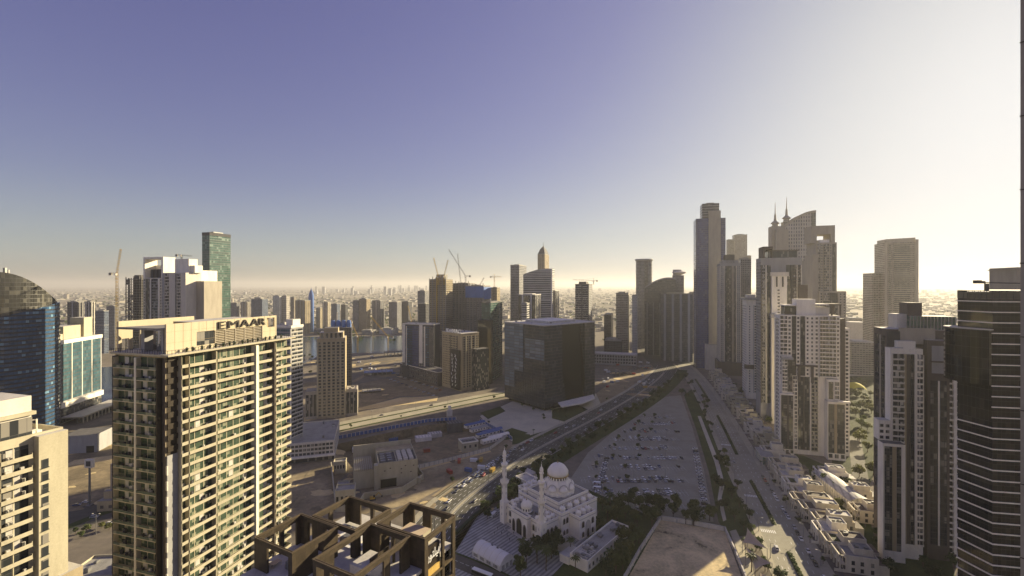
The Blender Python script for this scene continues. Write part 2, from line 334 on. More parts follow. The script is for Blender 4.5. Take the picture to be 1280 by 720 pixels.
def ribbon_mb(line, o0, o1, z, z0=None, m=0, dash=None):
    mb = MB(); A = offset_line(line, o0); B = offset_line(line, o1); acc = 0
    for i in range(len(line)-1):
        a0, a1, b0, b1 = A[i], A[i+1], B[i], B[i+1]
        if dash:
            L = (line[i+1]-line[i]).length; n = max(1, int(L/dash[0]))
            for k in range(n):
                t0 = k/n; t1 = t0+dash[1]/L
                q = [a0.lerp(a1,t0), b0.lerp(b1,t0), b0.lerp(b1,t1), a0.lerp(a1,t1)]
                mb.poly([(p.x,p.y,z) for p in q], m)
            continue
        mb.poly([(a0.x,a0.y,z),(b0.x,b0.y,z),(b1.x,b1.y,z),(a1.x,a1.y,z)], m)
        if z0 is not None:
            mb.poly([(b0.x,b0.y,z0),(b1.x,b1.y,z0),(b1.x,b1.y,z),(b0.x,b0.y,z)], m)
            mb.poly([(a1.x,a1.y,z0),(a0.x,a0.y,z0),(a0.x,a0.y,z),(a1.x,a1.y,z)], m)
    return mb
def line_px(px, sub=6): return smooth_line([G(*p) for p in px], sub)
# the ground sheet, with the excavation cut out of it
PIT = [G(*p) for p in [(418,556),(470,544),(535,531),(568,528),(600,530),(628,545),(612,560),(560,574),(500,582),(440,584)]]
def make_ground():
    bm = bmesh.new(); E = 62000
    def loop(pts):
        vs = [bm.verts.new((x, y, 0)) for x, y in pts]
        return [bm.edges.new((vs[i], vs[(i+1) % len(vs)])) for i in range(len(vs))]
    e = loop([(-E,-E),(E,-E),(E,E),(-E,E)]) + loop(PIT)
    bmesh.ops.triangle_fill(bm, use_beauty=True, use_dissolve=False, edges=e)
    for f in bm.faces:
        if f.normal.z < 0: f.normal_flip()
    me = bpy.data.meshes.new('ground'); bm.to_mesh(me); bm.free()
    m, t, b = _base('ground_mix'); L = t.links
    g = N(t, 'NewGeometry'); ln = N(t, 'VectorMath', operation='LENGTH'); L.new(g.outputs['Position'], ln.inputs[0])
    a = N(t, 'TexNoise', i_Scale=0.006, i_Detail=9.0, i_Roughness=0.65); L.new(g.outputs['Position'], a.inputs['Vector'])
    c = N(t, 'TexNoise', i_Scale=0.09, i_Detail=7.0, i_Roughness=0.7); L.new(g.outputs['Position'], c.inputs['Vector'])
    far = N(t, 'TexNoise', i_Scale=0.0011, i_Detail=8.0, i_Roughness=0.7); L.new(g.outputs['Position'], far.inputs['Vector'])
    f = _math(t, 'ADD', _math(t, 'MULTIPLY', a.outputs['Fac'], 0.6), _math(t, 'MULTIPLY', c.outputs['Fac'], 0.4))
    near = _ramp(t, f, [(0.35, (0.09, 0.083, 0.072)), (0.5, (0.18, 0.157, 0.125)), (0.66, (0.31, 0.265, 0.2))])
    fr = _ramp(t, far.outputs['Fac'], [(0.36, (0.09, 0.085, 0.06)), (0.5, (0.23, 0.2, 0.15)), (0.64, (0.36, 0.32, 0.25))])
    k = N(t, 'MapRange', i_1=700.0, i_2=2200.0); L.new(ln.outputs['Value'], k.inputs[0])
    L.new(_mix(t, k.outputs[0], near, fr), b.inputs['Base Color']); b.inputs['Roughness'].default_value = 0.95; b.inputs['Specular IOR Level'].default_value = 0.15
    me.materials.append(m); tag(put('ground', me), kind='structure')
make_ground()
mb = MB(); n = len(PIT); PIT_C = [(x, y) for x, y in PIT]
if sum(a[0]*b[1]-b[0]*a[1] for a, b in zip(PIT_C, PIT_C[1:]+PIT_C[:1])) < 0: PIT_C.reverse()
mb.poly([(x, y, -9) for x, y in PIT_C])
for i in range(n):
    a, b = PIT_C[i], PIT_C[(i+1) % n]; mb.poly([(b[0],b[1],-9),(a[0],a[1],-9),(a[0],a[1],0),(b[0],b[1],0)])
struct('excavation_ground', mb, M['pit_soil'])
# water: the canal behind the left-hand towers
flat('canal_water', [(40,524),(126,506),(150,503),(300,470),(385,453),(402,442),(503,441),(565,432),(560,419),(380,421),(280,440),(145,458),(60,463),(-200,472),(-200,540)], 'water', 0.05)
flat('far_canal_water', [(1085,452),(1200,440),(1190,436),(1085,444)], 'sand', 0.05)
# sandy and dark lots on the left
flat('sandy_lot_ground', [(455,512),(546,501),(548,495),(500,497),(440,512),(380,522),(380,527)], 'sand', 0.04)
flat('dark_lot_ground', [(440,512),(500,495),(546,494),(556,484),(520,470),(476,474),(440,482)], 'pit_soil', 0.03)
flat('dusty_lot_ground', [(80,560),(145,540),(145,640),(80,650)], 'pit_soil', 0.03)
flat('dusty_strip_ground', [(70,585),(150,573),(150,568),(70,578)], 'sand', 0.05)
flat('building_plot_ground', [(340,640),(372,560),(418,556),(440,584),(415,612),(445,640),(400,700)], 'dirt', 0.03)
flat('open_dirt_ground', [(500,582),(560,575),(632,548),(646,556),(600,582),(520,628),(470,640),(440,600)], 'dirt', 0.035)
flat('painted_sun_strip_ground', [(518,590),(520,586),(612,562),(614,565)], 'sand', 0.05)  # streak of sunlight painted as a pale sand sheet
flat('forecourt_pavement', [(600,520),(640,502),(690,500),(745,492),(752,505),(730,525),(690,545),(650,556),(615,540)], 'pale_paving', 0.04)
flat('crossing_pavement', [(745,492),(775,470),(815,455),(822,462),(805,478),(775,497),(752,508)], 'dirt', 0.04)
# main diagonal road
MAIN = line_px([(520,705),(545,672),(575,633),(612,603),(655,572),(700,547),(740,526),(778,505),(808,486),(829,468),(835,455),(826,444),(814,434),(802,424),(796,415)])
struct('main_road', ribbon_mb(MAIN, -19, 17, 0.06), M['asphalt'])
struct('median_kerb', ribbon_mb(MAIN[:56], -1.9, -.1, 0.2, 0.06), M['paving'])
struct('roadside_kerb', ribbon_mb(MAIN[:58], -23, -19, 0.19, 0.05), M['paving'])
struct('planted_kerb', ribbon_mb(MAIN[17:58], 17, 34, 0.19, 0.05), M['lawn'])
mk = MB()
for o in (-15.2, -11.8, -8.4, -5.0, 4.0, 7.6, 11.2): mk.add(ribbon_mb(MAIN[:60], o-.12, o+.12, 0.068, dash=(9, 3)))
for o in (-18.6, -2.6, .6, 16.6): mk.add(ribbon_mb(MAIN[:60], o-.1, o+.1, 0.068))
struct('main_road_markings', mk, M['white_paint'])
# boulevard on the right
BLVD = line_px([(1040,785),(1003,715),(966,645),(930,580),(899,520),(876,482),(862,464),(852,455)])
struct('boulevard_road', ribbon_mb(BLVD, -12, 10, 0.06), M['lot_asphalt'])
struct('boulevard_kerb', ribbon_mb(BLVD, 10, 15.5, 0.19, 0.05), M['paving'])
struct('promenade_pavement', ribbon_mb(BLVD, -16, -12, 0.17, 0.05), M['paving'])
mk = MB()
for o in (-9, -6, 2.2, 5.4): mk.add(ribbon_mb(BLVD, o-.1, o+.1, 0.068, dash=(8, 2.6)))
for k in (3, 10, 14, 20):
    p = BLVD[k]; d = (BLVD[k+1]-p).normalized(); q = Vector((d.y, -d.x))
    for j in range(8):
        c = p + q*(-11.4+j*1.05); mk.poly([(v.x, v.y, 0.07) for v in (c, c+q*.55, c+q*.55+d*3.4, c+d*3.4)])
struct('boulevard_road_markings', mk, M['white_paint'])
for i, (k0, k1) in enumerate(((2, 9), (11, 17), (19, 25), (27, 33))):
    struct('boulevard_median_kerb', ribbon_mb(BLVD[k0:k1], -3.2, -.6, 0.25, 0.06), M['lawn'])
# left-hand road by the canal
LROAD = line_px([(300,566),(372,545),(430,531),(500,517),(560,505),(632,491),(700,480)])
struct('canal_road', ribbon_mb(LROAD, -13, 15, 0.055), M['paving'])
struct('canal_road_median_kerb', ribbon_mb(LROAD, -1.5, 1.8, 0.25, 0.05), M['lawn'])
struct('canal_road_verge_kerb', ribbon_mb(LROAD, 16, 19, 0.25, 0.05), M['lawn'])
FROAD = line_px([(40,668),(110,640),(170,622),(240,600)])
struct('lower_road', ribbon_mb(FROAD, -13, 22, 0.05), M['asphalt'])
struct('lower_verge_kerb', ribbon_mb(FROAD, 8, 14, 0.18, 0.04), M['lawn'])
# car park
LOT = [(704,612),(735,566),(766,540),(798,518),(832,496),(851,494),(866,536),(880,588),(892,652),(855,657),(790,640)]
flat('car_park_pavement', LOT, 'lot_asphalt', 0.05)
GA = R(-16.3)
ax, ay = Vector((math.cos(GA), math.sin(GA))), Vector((-math.sin(GA), math.cos(GA)))
# the rows run along the photo's horizontals: markings for the bays
mk = MB(); ROWS = []
for i, v in enumerate((522, 530, 539, 549, 560, 572, 585, 600, 616, 634)):
    Y = G(0, v)[1]
    def edge(side):
        xs = []
        P = [G(*p) for p in LOT]
        for a, b in zip(P, P[1:]+P[:1]):
            if (a[1]-Y)*(b[1]-Y) < 0: xs.append(a[0]+(b[0]-a[0])*(Y-a[1])/(b[1]-a[1]))
        return (min(xs), max(xs)) if xs else None
    e = edge(0)
    if not e: continue
    x0, x1 = e[0]+9, e[1]-15
    ROWS.append((Y, x0, x1))
    mk.box(x0, Y-.06, .055, x1, Y+.06, .062)
    k = 0
    while x0+k*2.6 < x1: mk.box(x0+k*2.6-.05, Y-4.8, .055, x0+k*2.6+.05, Y+4.8, .061); k += 1
struct('car_park_markings', mk, M['white_paint'])
# gardens, plaza and the walled sand lot
flat('garden_lawn', [(855,494),(868,484),(884,520),(905,566),(926,612),(948,668),(910,672),(898,652),(886,590),(870,536)], 'lawn', 0.06)
flat('garden_path', [(872,520),(876,520),(898,575),(906,605),(902,622),(908,650),(904,652),(897,624),(900,604),(893,577)], 'pale_paving', 0.09)
flat('red_path_pavement', [(912,664),(920,662),(938,700),(948,740),(938,740),(928,705)], 'paving', 0.08)
flat('plaza_pavement', [(560,735),(570,672),(604,640),(628,630),(650,655),(702,668),(760,640),(778,662),(740,735)], 'plaza_stripes', 0.06)
flat('grove_ground', [(690,720),(738,668),(748,640),(735,612),(800,640),(826,652),(780,735),(690,760)], 'lawn', 0.07)
SAND = [(826,650),(906,664),(932,735),(950,800),(738,800),(778,735)]
flat('sand_lot_ground', SAND, 'sand_lot', 0.08)
for i, px in enumerate([[(615,545),(640,535),(660,541),(640,549),(622,551)], [(690,512),(720,505),(735,512),(705,527),(690,523)], [(600,516),(625,508),(632,514),(610,524)], [(640,552),(660,545),(700,533),(690,541),(655,556)], [(642,541),(662,543),(668,551),(640,556)]]):
    flat('forecourt_lawn', px, 'lawn', 0.07+.004*i)
flat('tower_garden_lawn', [(1040,470),(1100,470),(1110,560),(1080,620),(1040,600)], 'darkened_lawn', 0.05)
flat('villa_garden_lawn', [(955,560),(1005,570),(1075,600),(1095,680),(1190,700),(1200,760),(1120,760),(1060,660)], 'lawn', 0.05)
flat('tower_street_road', [(1060,545),(1075,545),(1090,620),(1082,660),(1068,620)], 'asphalt', 0.07)
flat('far_plot_pavement', [(1058,420),(1090,420),(1095,470),(1058,470)], 'pale_paving', 0.06)
flat('far_junction_road', [(796,430),(830,440),(868,447),(874,455),(862,466),(820,462),(806,448)], 'asphalt', 0.05)

rp = random.Random(31); tr = MB(); pt = MB()
def blob(c, r, z, mbx, n=14, sq=.6, rot=0):
    pts = []
    for i in range(n):
        a = 2*math.pi*i/n; k = r*rp.uniform(.7,1.2); x, y = k*math.cos(a), k*sq*math.sin(a); pts.append((c[0]+x*math.cos(rot)-y*math.sin(rot), c[1]+x*math.sin(rot)+y*math.cos(rot), z))
    mbx.poly(pts)
for k in range(34):
    u, v = rp.uniform(385,560), rp.uniform(446,508)
    if v > 500-(u-385)*.05: continue
    blob(G(u,v), rp.uniform(5,22), .06+.0006*k, pt if k%2 else tr, rot=rp.uniform(0,3))
for k in range(26): blob(G(rp.uniform(350,640),rp.uniform(560,640)), rp.uniform(2,9), .09+.0006*k, pt if k%2 else tr, rot=rp.uniform(0,3))
for k in range(20): blob(G(rp.uniform(745,815),rp.uniform(452,496)), rp.uniform(3,14), .12+.0006*k, pt if k%2 else tr, rot=rp.uniform(0,3))
for k in range(16): blob(G(rp.uniform(82,142),rp.uniform(545,640)), rp.uniform(2,8), .15+.0006*k, pt if k%2 else tr, rot=rp.uniform(0,3))
tag(tr.build('dark_soil_dirt', M['pit_soil']), kind='stuff'); tag(pt.build('pale_sand', M['sand']), kind='stuff')
for px in ([(395,470),(430,462),(480,452),(560,446)],[(440,478),(470,462),(500,448)],[(350,640),(385,600),(400,575)],[(545,622),(590,590),(640,560)]):
    L = line_px(px); mbt = ribbon_mb(L,-1.4,-.5,.19); mbt.add(ribbon_mb(L,.5,1.4,.19)); mbt.add(ribbon_mb(L,-4,4,.185)); struct('dirt_track_path', mbt, M['dirt'])

PROAD = line_px([(535,688),(575,703),(618,722),(670,752)]); struct('plaza_road', ribbon_mb(PROAD,-5,5,.075), M['asphalt']); struct('plaza_kerb', ribbon_mb(PROAD,-6.2,-5,.2,.05), M['lawn']); mk = ribbon_mb(PROAD,-.1,.1,.083,dash=(6,2.5)); struct('plaza_road_markings', mk, M['white_paint'])
# ---------------------------------------------------------------- buildings: a small kit
CAP = 100
class Bld:
    """a building: an Empty at the near left corner of its footprint; local x runs along the front, y into the depth, z up"""
    def __init__(s, name, label, cat, P, W, D, ang=GA, group=None):
        s.root = thing(name, label, cat, (P[0], P[1], 0), ang, group); s.W, s.D = W, D; s.count = {}; s.rest = {}; s.cache = {}
    def part(s, name, mb, mat, label=None, smooth=False, parent=None):
        o = mb.build(name, mat, parent or s.root, smooth=smooth)
        if label: o['label'] = label
        return o
    def box(s, name, x0, y0, z0, x1, y1, z1, mat, top=None, label=None):
        mb = MB(); mb.box(x0, y0, z0, x1, y1, z1, 0, 1 if top else 0)
        return s.part(name, mb, [M[mat]] + ([M[top]] if top else []), label)
    def fb(s, mb, face, s0, s1, z0, z1, o0, o1, m=0):
        if face == 'F': mb.box(s0, -o1, z0, s1, -o0, z1, m)
        elif face == 'R': mb.box(s.W+o0, s0, z0, s.W+o1, s1, z1, m)
        elif face == 'L': mb.box(-o1, s.D-s1, z0, -o0, s.D-s0, z1, m)
    def rep(s, name, key, make, mats, zs, variants=1):
        """one part per floor: the first CAP as objects sharing a few meshes, the rest as one part of kind stuff"""
        r = random.Random(len(s.count)*7+int(zs[0]*10)); mbs = [make(k) if variants > 1 else make() for k in range(variants)]; me = {}
        for z in zs:
            k = r.randrange(variants)
            if s.count.get(name, 0) < CAP:
                if k not in me: me[k] = mbs[k].mesh(name, mats)
                put(name, me[k], s.root, (0, 0, z)); s.count[name] = s.count.get(name, 0)+1
            else: s.rest.setdefault((name, tuple(m.name for m in mats)), MB()).add(mbs[k], 0, 0, z)
    def done(s):
        byname = {}
        for (name, mats), mb in s.rest.items():
            tag(mb.build(name, [bpy.data.materials[m] for m in mats], s.root), kind='stuff')
        return s
    def bays(s, face, z0, z1, fh, spec, s0=0.0, s1=None, off=0.0, opt=None):
        """spec: list of (width, kind, ...) along the face from its left end as seen from outside"""
        L = s.W if face == 'F' else s.D
        s1 = L if s1 is None else s1
        tot = sum(a[0] for a in spec); k = (s1-s0)/tot; u = s0
        nf = max(1, int(round((z1-z0)/fh))); fh = (z1-z0)/nf
        zs = [z1-(i+1)*fh for i in range(nf)]
        for it in spec:
            w = it[0]*k; kind = it[1]; a, b = u, u+w; u = b
            if kind == 'W': continue
            if kind == 'G':                                # glazed strip: ('G', glass, mullions)
                mb = MB(); s.fb(mb, face, a+.1, b-.1, z0, z1, off-.05, off+.10, 0)
                for z in zs: s.fb(mb, face, a+.1, b-.1, z, z+.45, off+.1, off+.16, 1)
                n = it[3] if len(it) > 3 else max(1, int(w/1.6))
                for i in range(n+1):
                    x = a+.1+(w-.2)*i/n; s.fb(mb, face, x-.05, x+.05, z0, z1, off+.1, off+.2, 1)
                s.part('glazed_strip', mb, [M[it[2]], M[it[4] if len(it) > 4 else 'dark_wall']])
            elif kind == 'P':                              # punched windows: ('P', n, glass, width share, height share)
                n = it[2]; gl = it[3] if len(it) > 3 else 'dark_glass'; ws = it[4] if len(it) > 4 else .55; hs = it[5] if len(it) > 5 else .55
                for i in range(n):
                    c = a + w*(i+.5)/n; h = w/n*ws/2
                    def mk(c=c, h=h):
                        mb = MB(); s.fb(mb, face, c-h, c+h, fh*.25, fh*(.25+hs), off, off+.04, 0)
                        s.fb(mb, face, c-h-.12, c+h+.12, fh*.25-.14, fh*.25, off, off+.2, 1); s.fb(mb, face, c-h-.12, c+h+.12, fh*(.25+hs), fh*(.25+hs)+.12, off, off+.2, 1)
                        s.fb(mb, face, c-h-.12, c-h, fh*.25, fh*(.25+hs), off, off+.16, 1); s.fb(mb, face, c+h, c+h+.12, fh*.25, fh*(.25+hs), off, off+.16, 1); return mb
                    s.rep('window', 0, mk, [M[gl], M[it[6] if len(it) > 6 else 'pale_grey_wall']], zs)
            elif kind == 'B':                              # balconies: ('B', glass, slab material, depth, rail material)
                gl = it[2] if len(it) > 2 else 'dark_glass'; sm = it[3] if len(it) > 3 else 'pale_grey_wall'; dp = it[4] if len(it) > 4 else 1.3; rm = it[5] if len(it) > 5 else sm
                mb = MB(); s.fb(mb, face, a, b, z0, z1, off, off+.05, 0)
                n = max(2, int(w/2.2))
                for i in range(n+1): x = a+w*i/n; s.fb(mb, face, x-.09, x+.09, z0, z1, off+.05, off+.12, 1)
                s.part('balcony_glazing', mb, [M[gl], M[sm]])
                def mk(var=0, a=a, b=b):
                    mb = MB(); s.fb(mb, face, a, b, -.14, .1, off+.05, off+dp, 0); r = random.Random(var*13+int(a*10))
                    s.fb(mb, face, a+.05, b-.05,   .1, .8, off+dp-.1, off+dp-.02, 1)
                    for q in range(var):                      # chairs, plants and drying racks left outside, and a drawn blind
                        x = r.uniform(a+.4, max(a+.5, b-1.2)); s.fb(mb, face, x, x+r.uniform(.4,.9), .1, r.uniform(.7,1.5), off+.3, off+.8, 2+r.randrange(2))
                    if var > 1: x = r.uniform(a+.3, max(a+.4, b-1.8)); s.fb(mb, face, x, x+min(1.5,(b-a)*.4), .3, fh-.3, off+.05, off+.09, 3)
                    s.fb(mb, face, a, a+.1, .14, fh-.2, off+.06, off+dp-.12, 0); s.fb(mb, face, b-.1, b, .14, 1.05, off+.06, off+dp-.12, 0); return mb
                s.rep('balcony', 0, mk, [M[sm], M[rm], M['dark_wall'], M['roof_pale']], zs, 5)
            elif kind == 'H':                              # ribbon windows: ('H', glass)
                def mk(a=a, b=b):
                    mb = MB(); s.fb(mb, face, a+.1, b-.1, fh*.32, fh*.9, off, off+.05, 0); s.fb(mb, face, a, b, fh*.22, fh*.32, off, off+.25, 1)
                    n = max(1, int(w/5))
                    for i in range(1, n): x = a+w*i/n; s.fb(mb, face, x-.05, x+.05, fh*.32, fh*.9, off+.05, off+.1, 1)
                    return mb
                s.rep('window_band', 0, mk, [M[it[2] if len(it) > 2 else 'dark_glass'], M[it[3] if len(it) > 3 else 'pale_grey_wall']], zs)
            elif kind == 'F':                              # fin: ('F', material, projection)
                mb = MB(); s.fb(mb, face, a, b, z0, z1, off, off+(it[3] if len(it) > 3 else .6)); s.part('fin', mb, M[it[2]])
            elif kind == 'X':                              # panel of another colour
                mb = MB(); s.fb(mb, face, a, b, z0, z1, off, off+(it[3] if len(it) > 3 else .12)); s.part('wall_panel', mb, M[it[2]])
def spanx(P, d, u):
    """how far along direction d from P to reach pixel column u"""
    k = (u-640)/F; return (k*P[1]-P[0])/(d[0]-k*d[1])
def roof_kit(B, x0, y0, x1, y1, z, seed=0, n=5, parapet=None, mat='white_wall'):
    """parapet and rooftop plant, each unit a part"""
    r = random.Random(seed)
    if parapet:
        mb = MB(); t = .35
        mb.box(x0, y0, z, x1, y0+t, z+parapet); mb.box(x0, y1-t, z, x1, y1, z+parapet); mb.box(x0, y0+t, z, x0+t, y1-t, z+parapet); mb.box(x1-t, y0+t, z, x1, y1-t, z+parapet)
        B.part('parapet', mb, M[mat])
    for i in range(n):
        w, d, h = r.uniform(1.2, 3.5), r.uniform(1.2, 3), r.uniform(.8, 2.2)
        x, y = r.uniform(x0+.8, max(x0+.9, x1-w-.8)), r.uniform(y0+.8, max(y0+.9, y1-d-.8))
        mb = MB(); mb.box(x, y, z+.15, x+w, y+d, z+h); mb.box(x+.2, y+.2, z, x+w-.2, y+d-.2, z+.15)
        mb.lathe(x+w*.5, y+d*.5, [(min(w,d)*.35, z+h), (min(w,d)*.35, z+h+.25)], 8)
        B.part('rooftop_unit', mb, M[r.choice(['grey_steel', 'roof_pale', 'concrete'])])
# ---------------------------------------------------------------- the sunlit tower with the sign
def text_mesh(txt, size, depth, bold=0.0):
    cu = bpy.data.curves.new('lettering', 'FONT'); cu.body = txt; cu.size = size; cu.extrude = depth/2; cu.offset = bold; cu.align_x = 'LEFT'
    ob = bpy.data.objects.new('lettering_curve', cu); COL.objects.link(ob)
    dg = bpy.context.evaluated_depsgraph_get(); me = bpy.data.meshes.new_from_object(ob.evaluated_get(dg))
    bpy.data.objects.remove(ob); bpy.data.curves.remove(cu); return me
def lettering(B, txt, size, depth, mat, loc, rot, width=None, name='lettering', bold=0.0):
    me = text_mesh(txt, size, depth, bold); me.materials.clear(); me.materials.append(M[mat])
    o = put(name, me, B.root, loc); o.rotation_euler = rot
    if width:
        xs = [v.co.x for v in me.vertices]; k = width/(max(xs)-min(xs))
        for v in me.vertices: v.co.x = (v.co.x-min(xs))*k
    return o
E = Bld('apartment_tower', 'sunlit cream balcony tower with dark letters on its roof wall', 'tower', (-118.1, 135.6), 20.0, 45.5)
E.box('wall', 0, 0, 0, 20, 45.5, 129.6, 'tan_wall', 'roof_pale')
E.bays('F', 12, 129, 3.25, [(1.2,'F','dark_bronze',.9),(8.2,'B','green_glass','cream_wall',1.5,'green_glass'),(.7,'F','pale_grey_wall',1.5),(7.6,'B','green_glass','cream_wall',1.5,'green_glass'),(.5,'F','dark_bronze',1.6),(1.1,'X','brown_wall')])
mb = MB()
for i in range(9): mb.box(20.1, .3, 128-i*3.25, 20.5, 3.2, 129.6-i*3.25)
mb.box(20.02, .3, 100, 20.1, 3.2, 129.5); E.part('louvre_panel', mb, M['dark_bronze'])
E.box('corner_panel', 20.03, .2, 12, 20.35, 3.3, 101, 'grey_wall')
mb = MB()
for i in range(20): mb.box(20.05, -.06, 12+i*4.4, 20.6, .25, 12+i*4.4+2.6)
E.part('corner_trim', mb, M['pale_grey_wall'])
E.bays('R', 12, 129, 3.25, [(2.2,'B','green_glass','cream_wall',1.7,'cream_wall'),(8.8,'B','green_glass','cream_wall',1.9,'cream_wall'),(.35,'F','cream_wall',1.7),(14.6,'B','green_glass','cream_wall',1.9,'cream_wall'),(1.0,'F','white_wall',2.3),(7.2,'B','green_glass','cream_wall',1.7,'cream_wall'),(.5,'F','brown_wall',2.2),(7.5,'B','green_glass','cream_wall',2.4,'cream_wall')], 3.5, 45.5)
# roof slab, terrace rail and the sign storey
E.box('roof_slab', -.6, -1.2, 129.6, 22.6, 47.5, 130.15, 'cream_wall', 'roof_pale')
mb = MB(); H1 = 138.7
mb.box(19.6, 0, 130.15, 20.2, 9.2, H1); mb.box(19.6, 9.2, 135.6, 20.2, 15.2, H1); mb.box(19.6, 9.2, 130.15, 20.2, 15.2, 131.4)
mb.box(19.6, 15.2, 135.4, 20.2, 36, H1); mb.box(19.6, 34, 130.15, 20.2, 36, 135.4); mb.box(19.6, 36, 138.0, 20.2, 40.5, H1); mb.box(19.6, 36, 130.15, 20.2, 40.5, 134.6); mb.box(19.6, 39.6, 134.6, 20.2, 40.5, 138.0)
E.part('sign_wall', mb, M['sign_wall'])
mb = MB()
for z in (133.2, 136.4): mb.box(20.2, 0.02, z, 20.235, 40, z+.05)
for i in range(1, 17): mb.box(20.2, i*2.5-.03, 130.2 if not 9 < i*2.5 < 36 else 135.7, 20.23, i*2.5+.03, H1)
E.part('wall_joints', mb, M['tan_wall'])
E.box('roof_window', 19.7, 9.2, 131.4, 19.95, 15.2, 135.6, 'dark_glass')
mb = MB()
for i in range(9): mb.box(19.75, 15.3, 130.4+i*.56, 20.05, 34, 130.62+i*.56)
for i in range(6): mb.box(20.05, 15.4+i*3.7, 130.2, 20.2, 15.6+i*3.7, 135.4)
E.part('roof_louvre', mb, M['beige_wall'])
E.box('roof_core', 3, 15, 130.15, 19, 38, 138, 'tan_wall', 'roof_pale')
mb = MB()                                              # far wall of the open roof terrace, with tall openings
mb.box(.2, .3, 137.0, .8, 24, H1+.4)
for y0, y1 in ((0.3,1.2),(3.2,4.2),(6.4,7.4),(10,11),(14,24)): mb.box(.2, y0, 130.15, .8, y1, 137.0)
mb.box(.2, 1.2, 133.8, .8, 3.2, 137); mb.box(.2, 7.4, 134, .8, 10, 137)
E.part('terrace_wall', mb, M['sign_wall'])
mb = MB(); mb.prism([(1.5,-.8),(19.6,-.4),(19.6,8),(7,10)], 136.9, 137.5); E.part('canopy', mb, M['concrete'])
E.box('canopy_post', 8.2, 1.5, 130.15, 9.6, 4, 136.9, 'grey_wall'); E.box('canopy_post', 16.8, 1, 130.15, 17.8, 2.6, 136.9, 'grey_wall')
rr = random.Random(3)
for k in range(7):
    x, y = rr.uniform(2, 17), rr.uniform(3, 13); mb = MB(); mb.box(x, y, 130.15, x+1.6, y+1.2, 131.6); mb.lathe(x+.8, y+.6, [(.5,131.6),(.5,131.9)], 8); E.part('rooftop_unit', mb, M['grey_steel'])
mb = MB()
for i in range(46): mb.box(22.3, i, 130.15, 22.4, i+.06, 131.3)
for i in range(24): mb.box(-.3+i*.97, -1.05, 130.15, -.24+i*.97, -.95, 131.3)
mb.box(22.3, -1, 131.25, 22.4, 46, 131.35); mb.box(-.4, -1.05, 131.25, 22.3, -.95, 131.35)
E.part('rail', mb, M['dark_wall'])
for k in range(16):
    y = 5+k*2.4+rr.uniform(-.6,.6); mb = MB(); mb.lathe(21.4, y, [(.22,130.15),(.28,130.6),(.34,130.9),(.4,131.2),(.15,131.5)], 6); E.part('planter', mb, M['leaf_dark'])
for ch, y, wd in zip('EMAAR', (16.4, 19.9, 24.6, 28.6, 32.4), (2.6, 4.2, 3.7, 3.7, 2.8)):
    lettering(E, ch, 3.5, .35, 'letter_dark', (20.45, y, 135.75), (R(90), 0, R(90)), wd, bold=0)
E.done()
# ---------------------------------------------------------------- cream tower at the bottom left
B = Bld('apartment_block', 'cream apartment block at the bottom left with a blank sunlit end', 'apartment block', (-117.7-19.2, 87+5.6), 20, 26)
B.box('wall', 0, 0, 0, 20, 26, 114, 'cream_wall', 'roof_pale')
B.bays('R', 8, 113, 2.95, [(4,'P',2,'dark_glass',.5,.5,'cream_wall'),(5.5,'B','dark_glass','cream_wall',1.5,'cream_wall'),(1.2,'W'),(3.6,'P',2,'dark_glass',.5,.5,'cream_wall'),(5.6,'B','dark_glass','cream_wall',1.5,'cream_wall'),(1.0,'W')], 0, 20.5)
B.box('stair_wall', 20.02, 20.4, 0, 21.8, 26, 114.6, 'cream_wall', 'roof_pale')
for i in range(32):
    mb = MB(); mb.box(21.8, 20.9, 107-i*2.95, 21.86, 22.2, 109-i*2.95); mb.box(21.8, 20.8, 106.85-i*2.95, 22.0, 22.3, 107-i*2.95); B.part('window', mb, M['dark_glass'])
B.box('penthouse', 1, 2, 114, 19, 20.5, 124, 'pale_grey_wall', 'roof_pale'); B.box('penthouse_glazing', 19.02, 12, 114.3, 19.3, 20.5, 119, 'dark_glass')
B.box('penthouse_band', .6, 1.6, 119.6, 19.8, 21, 120.4, 'cream_wall')
roof_kit(B, 0, 0, 20, 26, 114, 1, 3, 1.1, 'cream_wall'); B.box('podium', 16, 24, 0, 22.6, 28.6, 80, 'tan_wall', 'roof_pale')
B.box('podium_window', 22.61, 26.4, 50, 22.7, 27.6, 76, 'dark_glass'); mb = MB(); mb.tube((18,22,114),(18,22,118),.15); mb.tube((18,22,117.8),(16,19,118),.1); mb.box(16.2,21,114,18,23,115.2); B.part('roof_davit', mb, M['white_wall']); B.done()
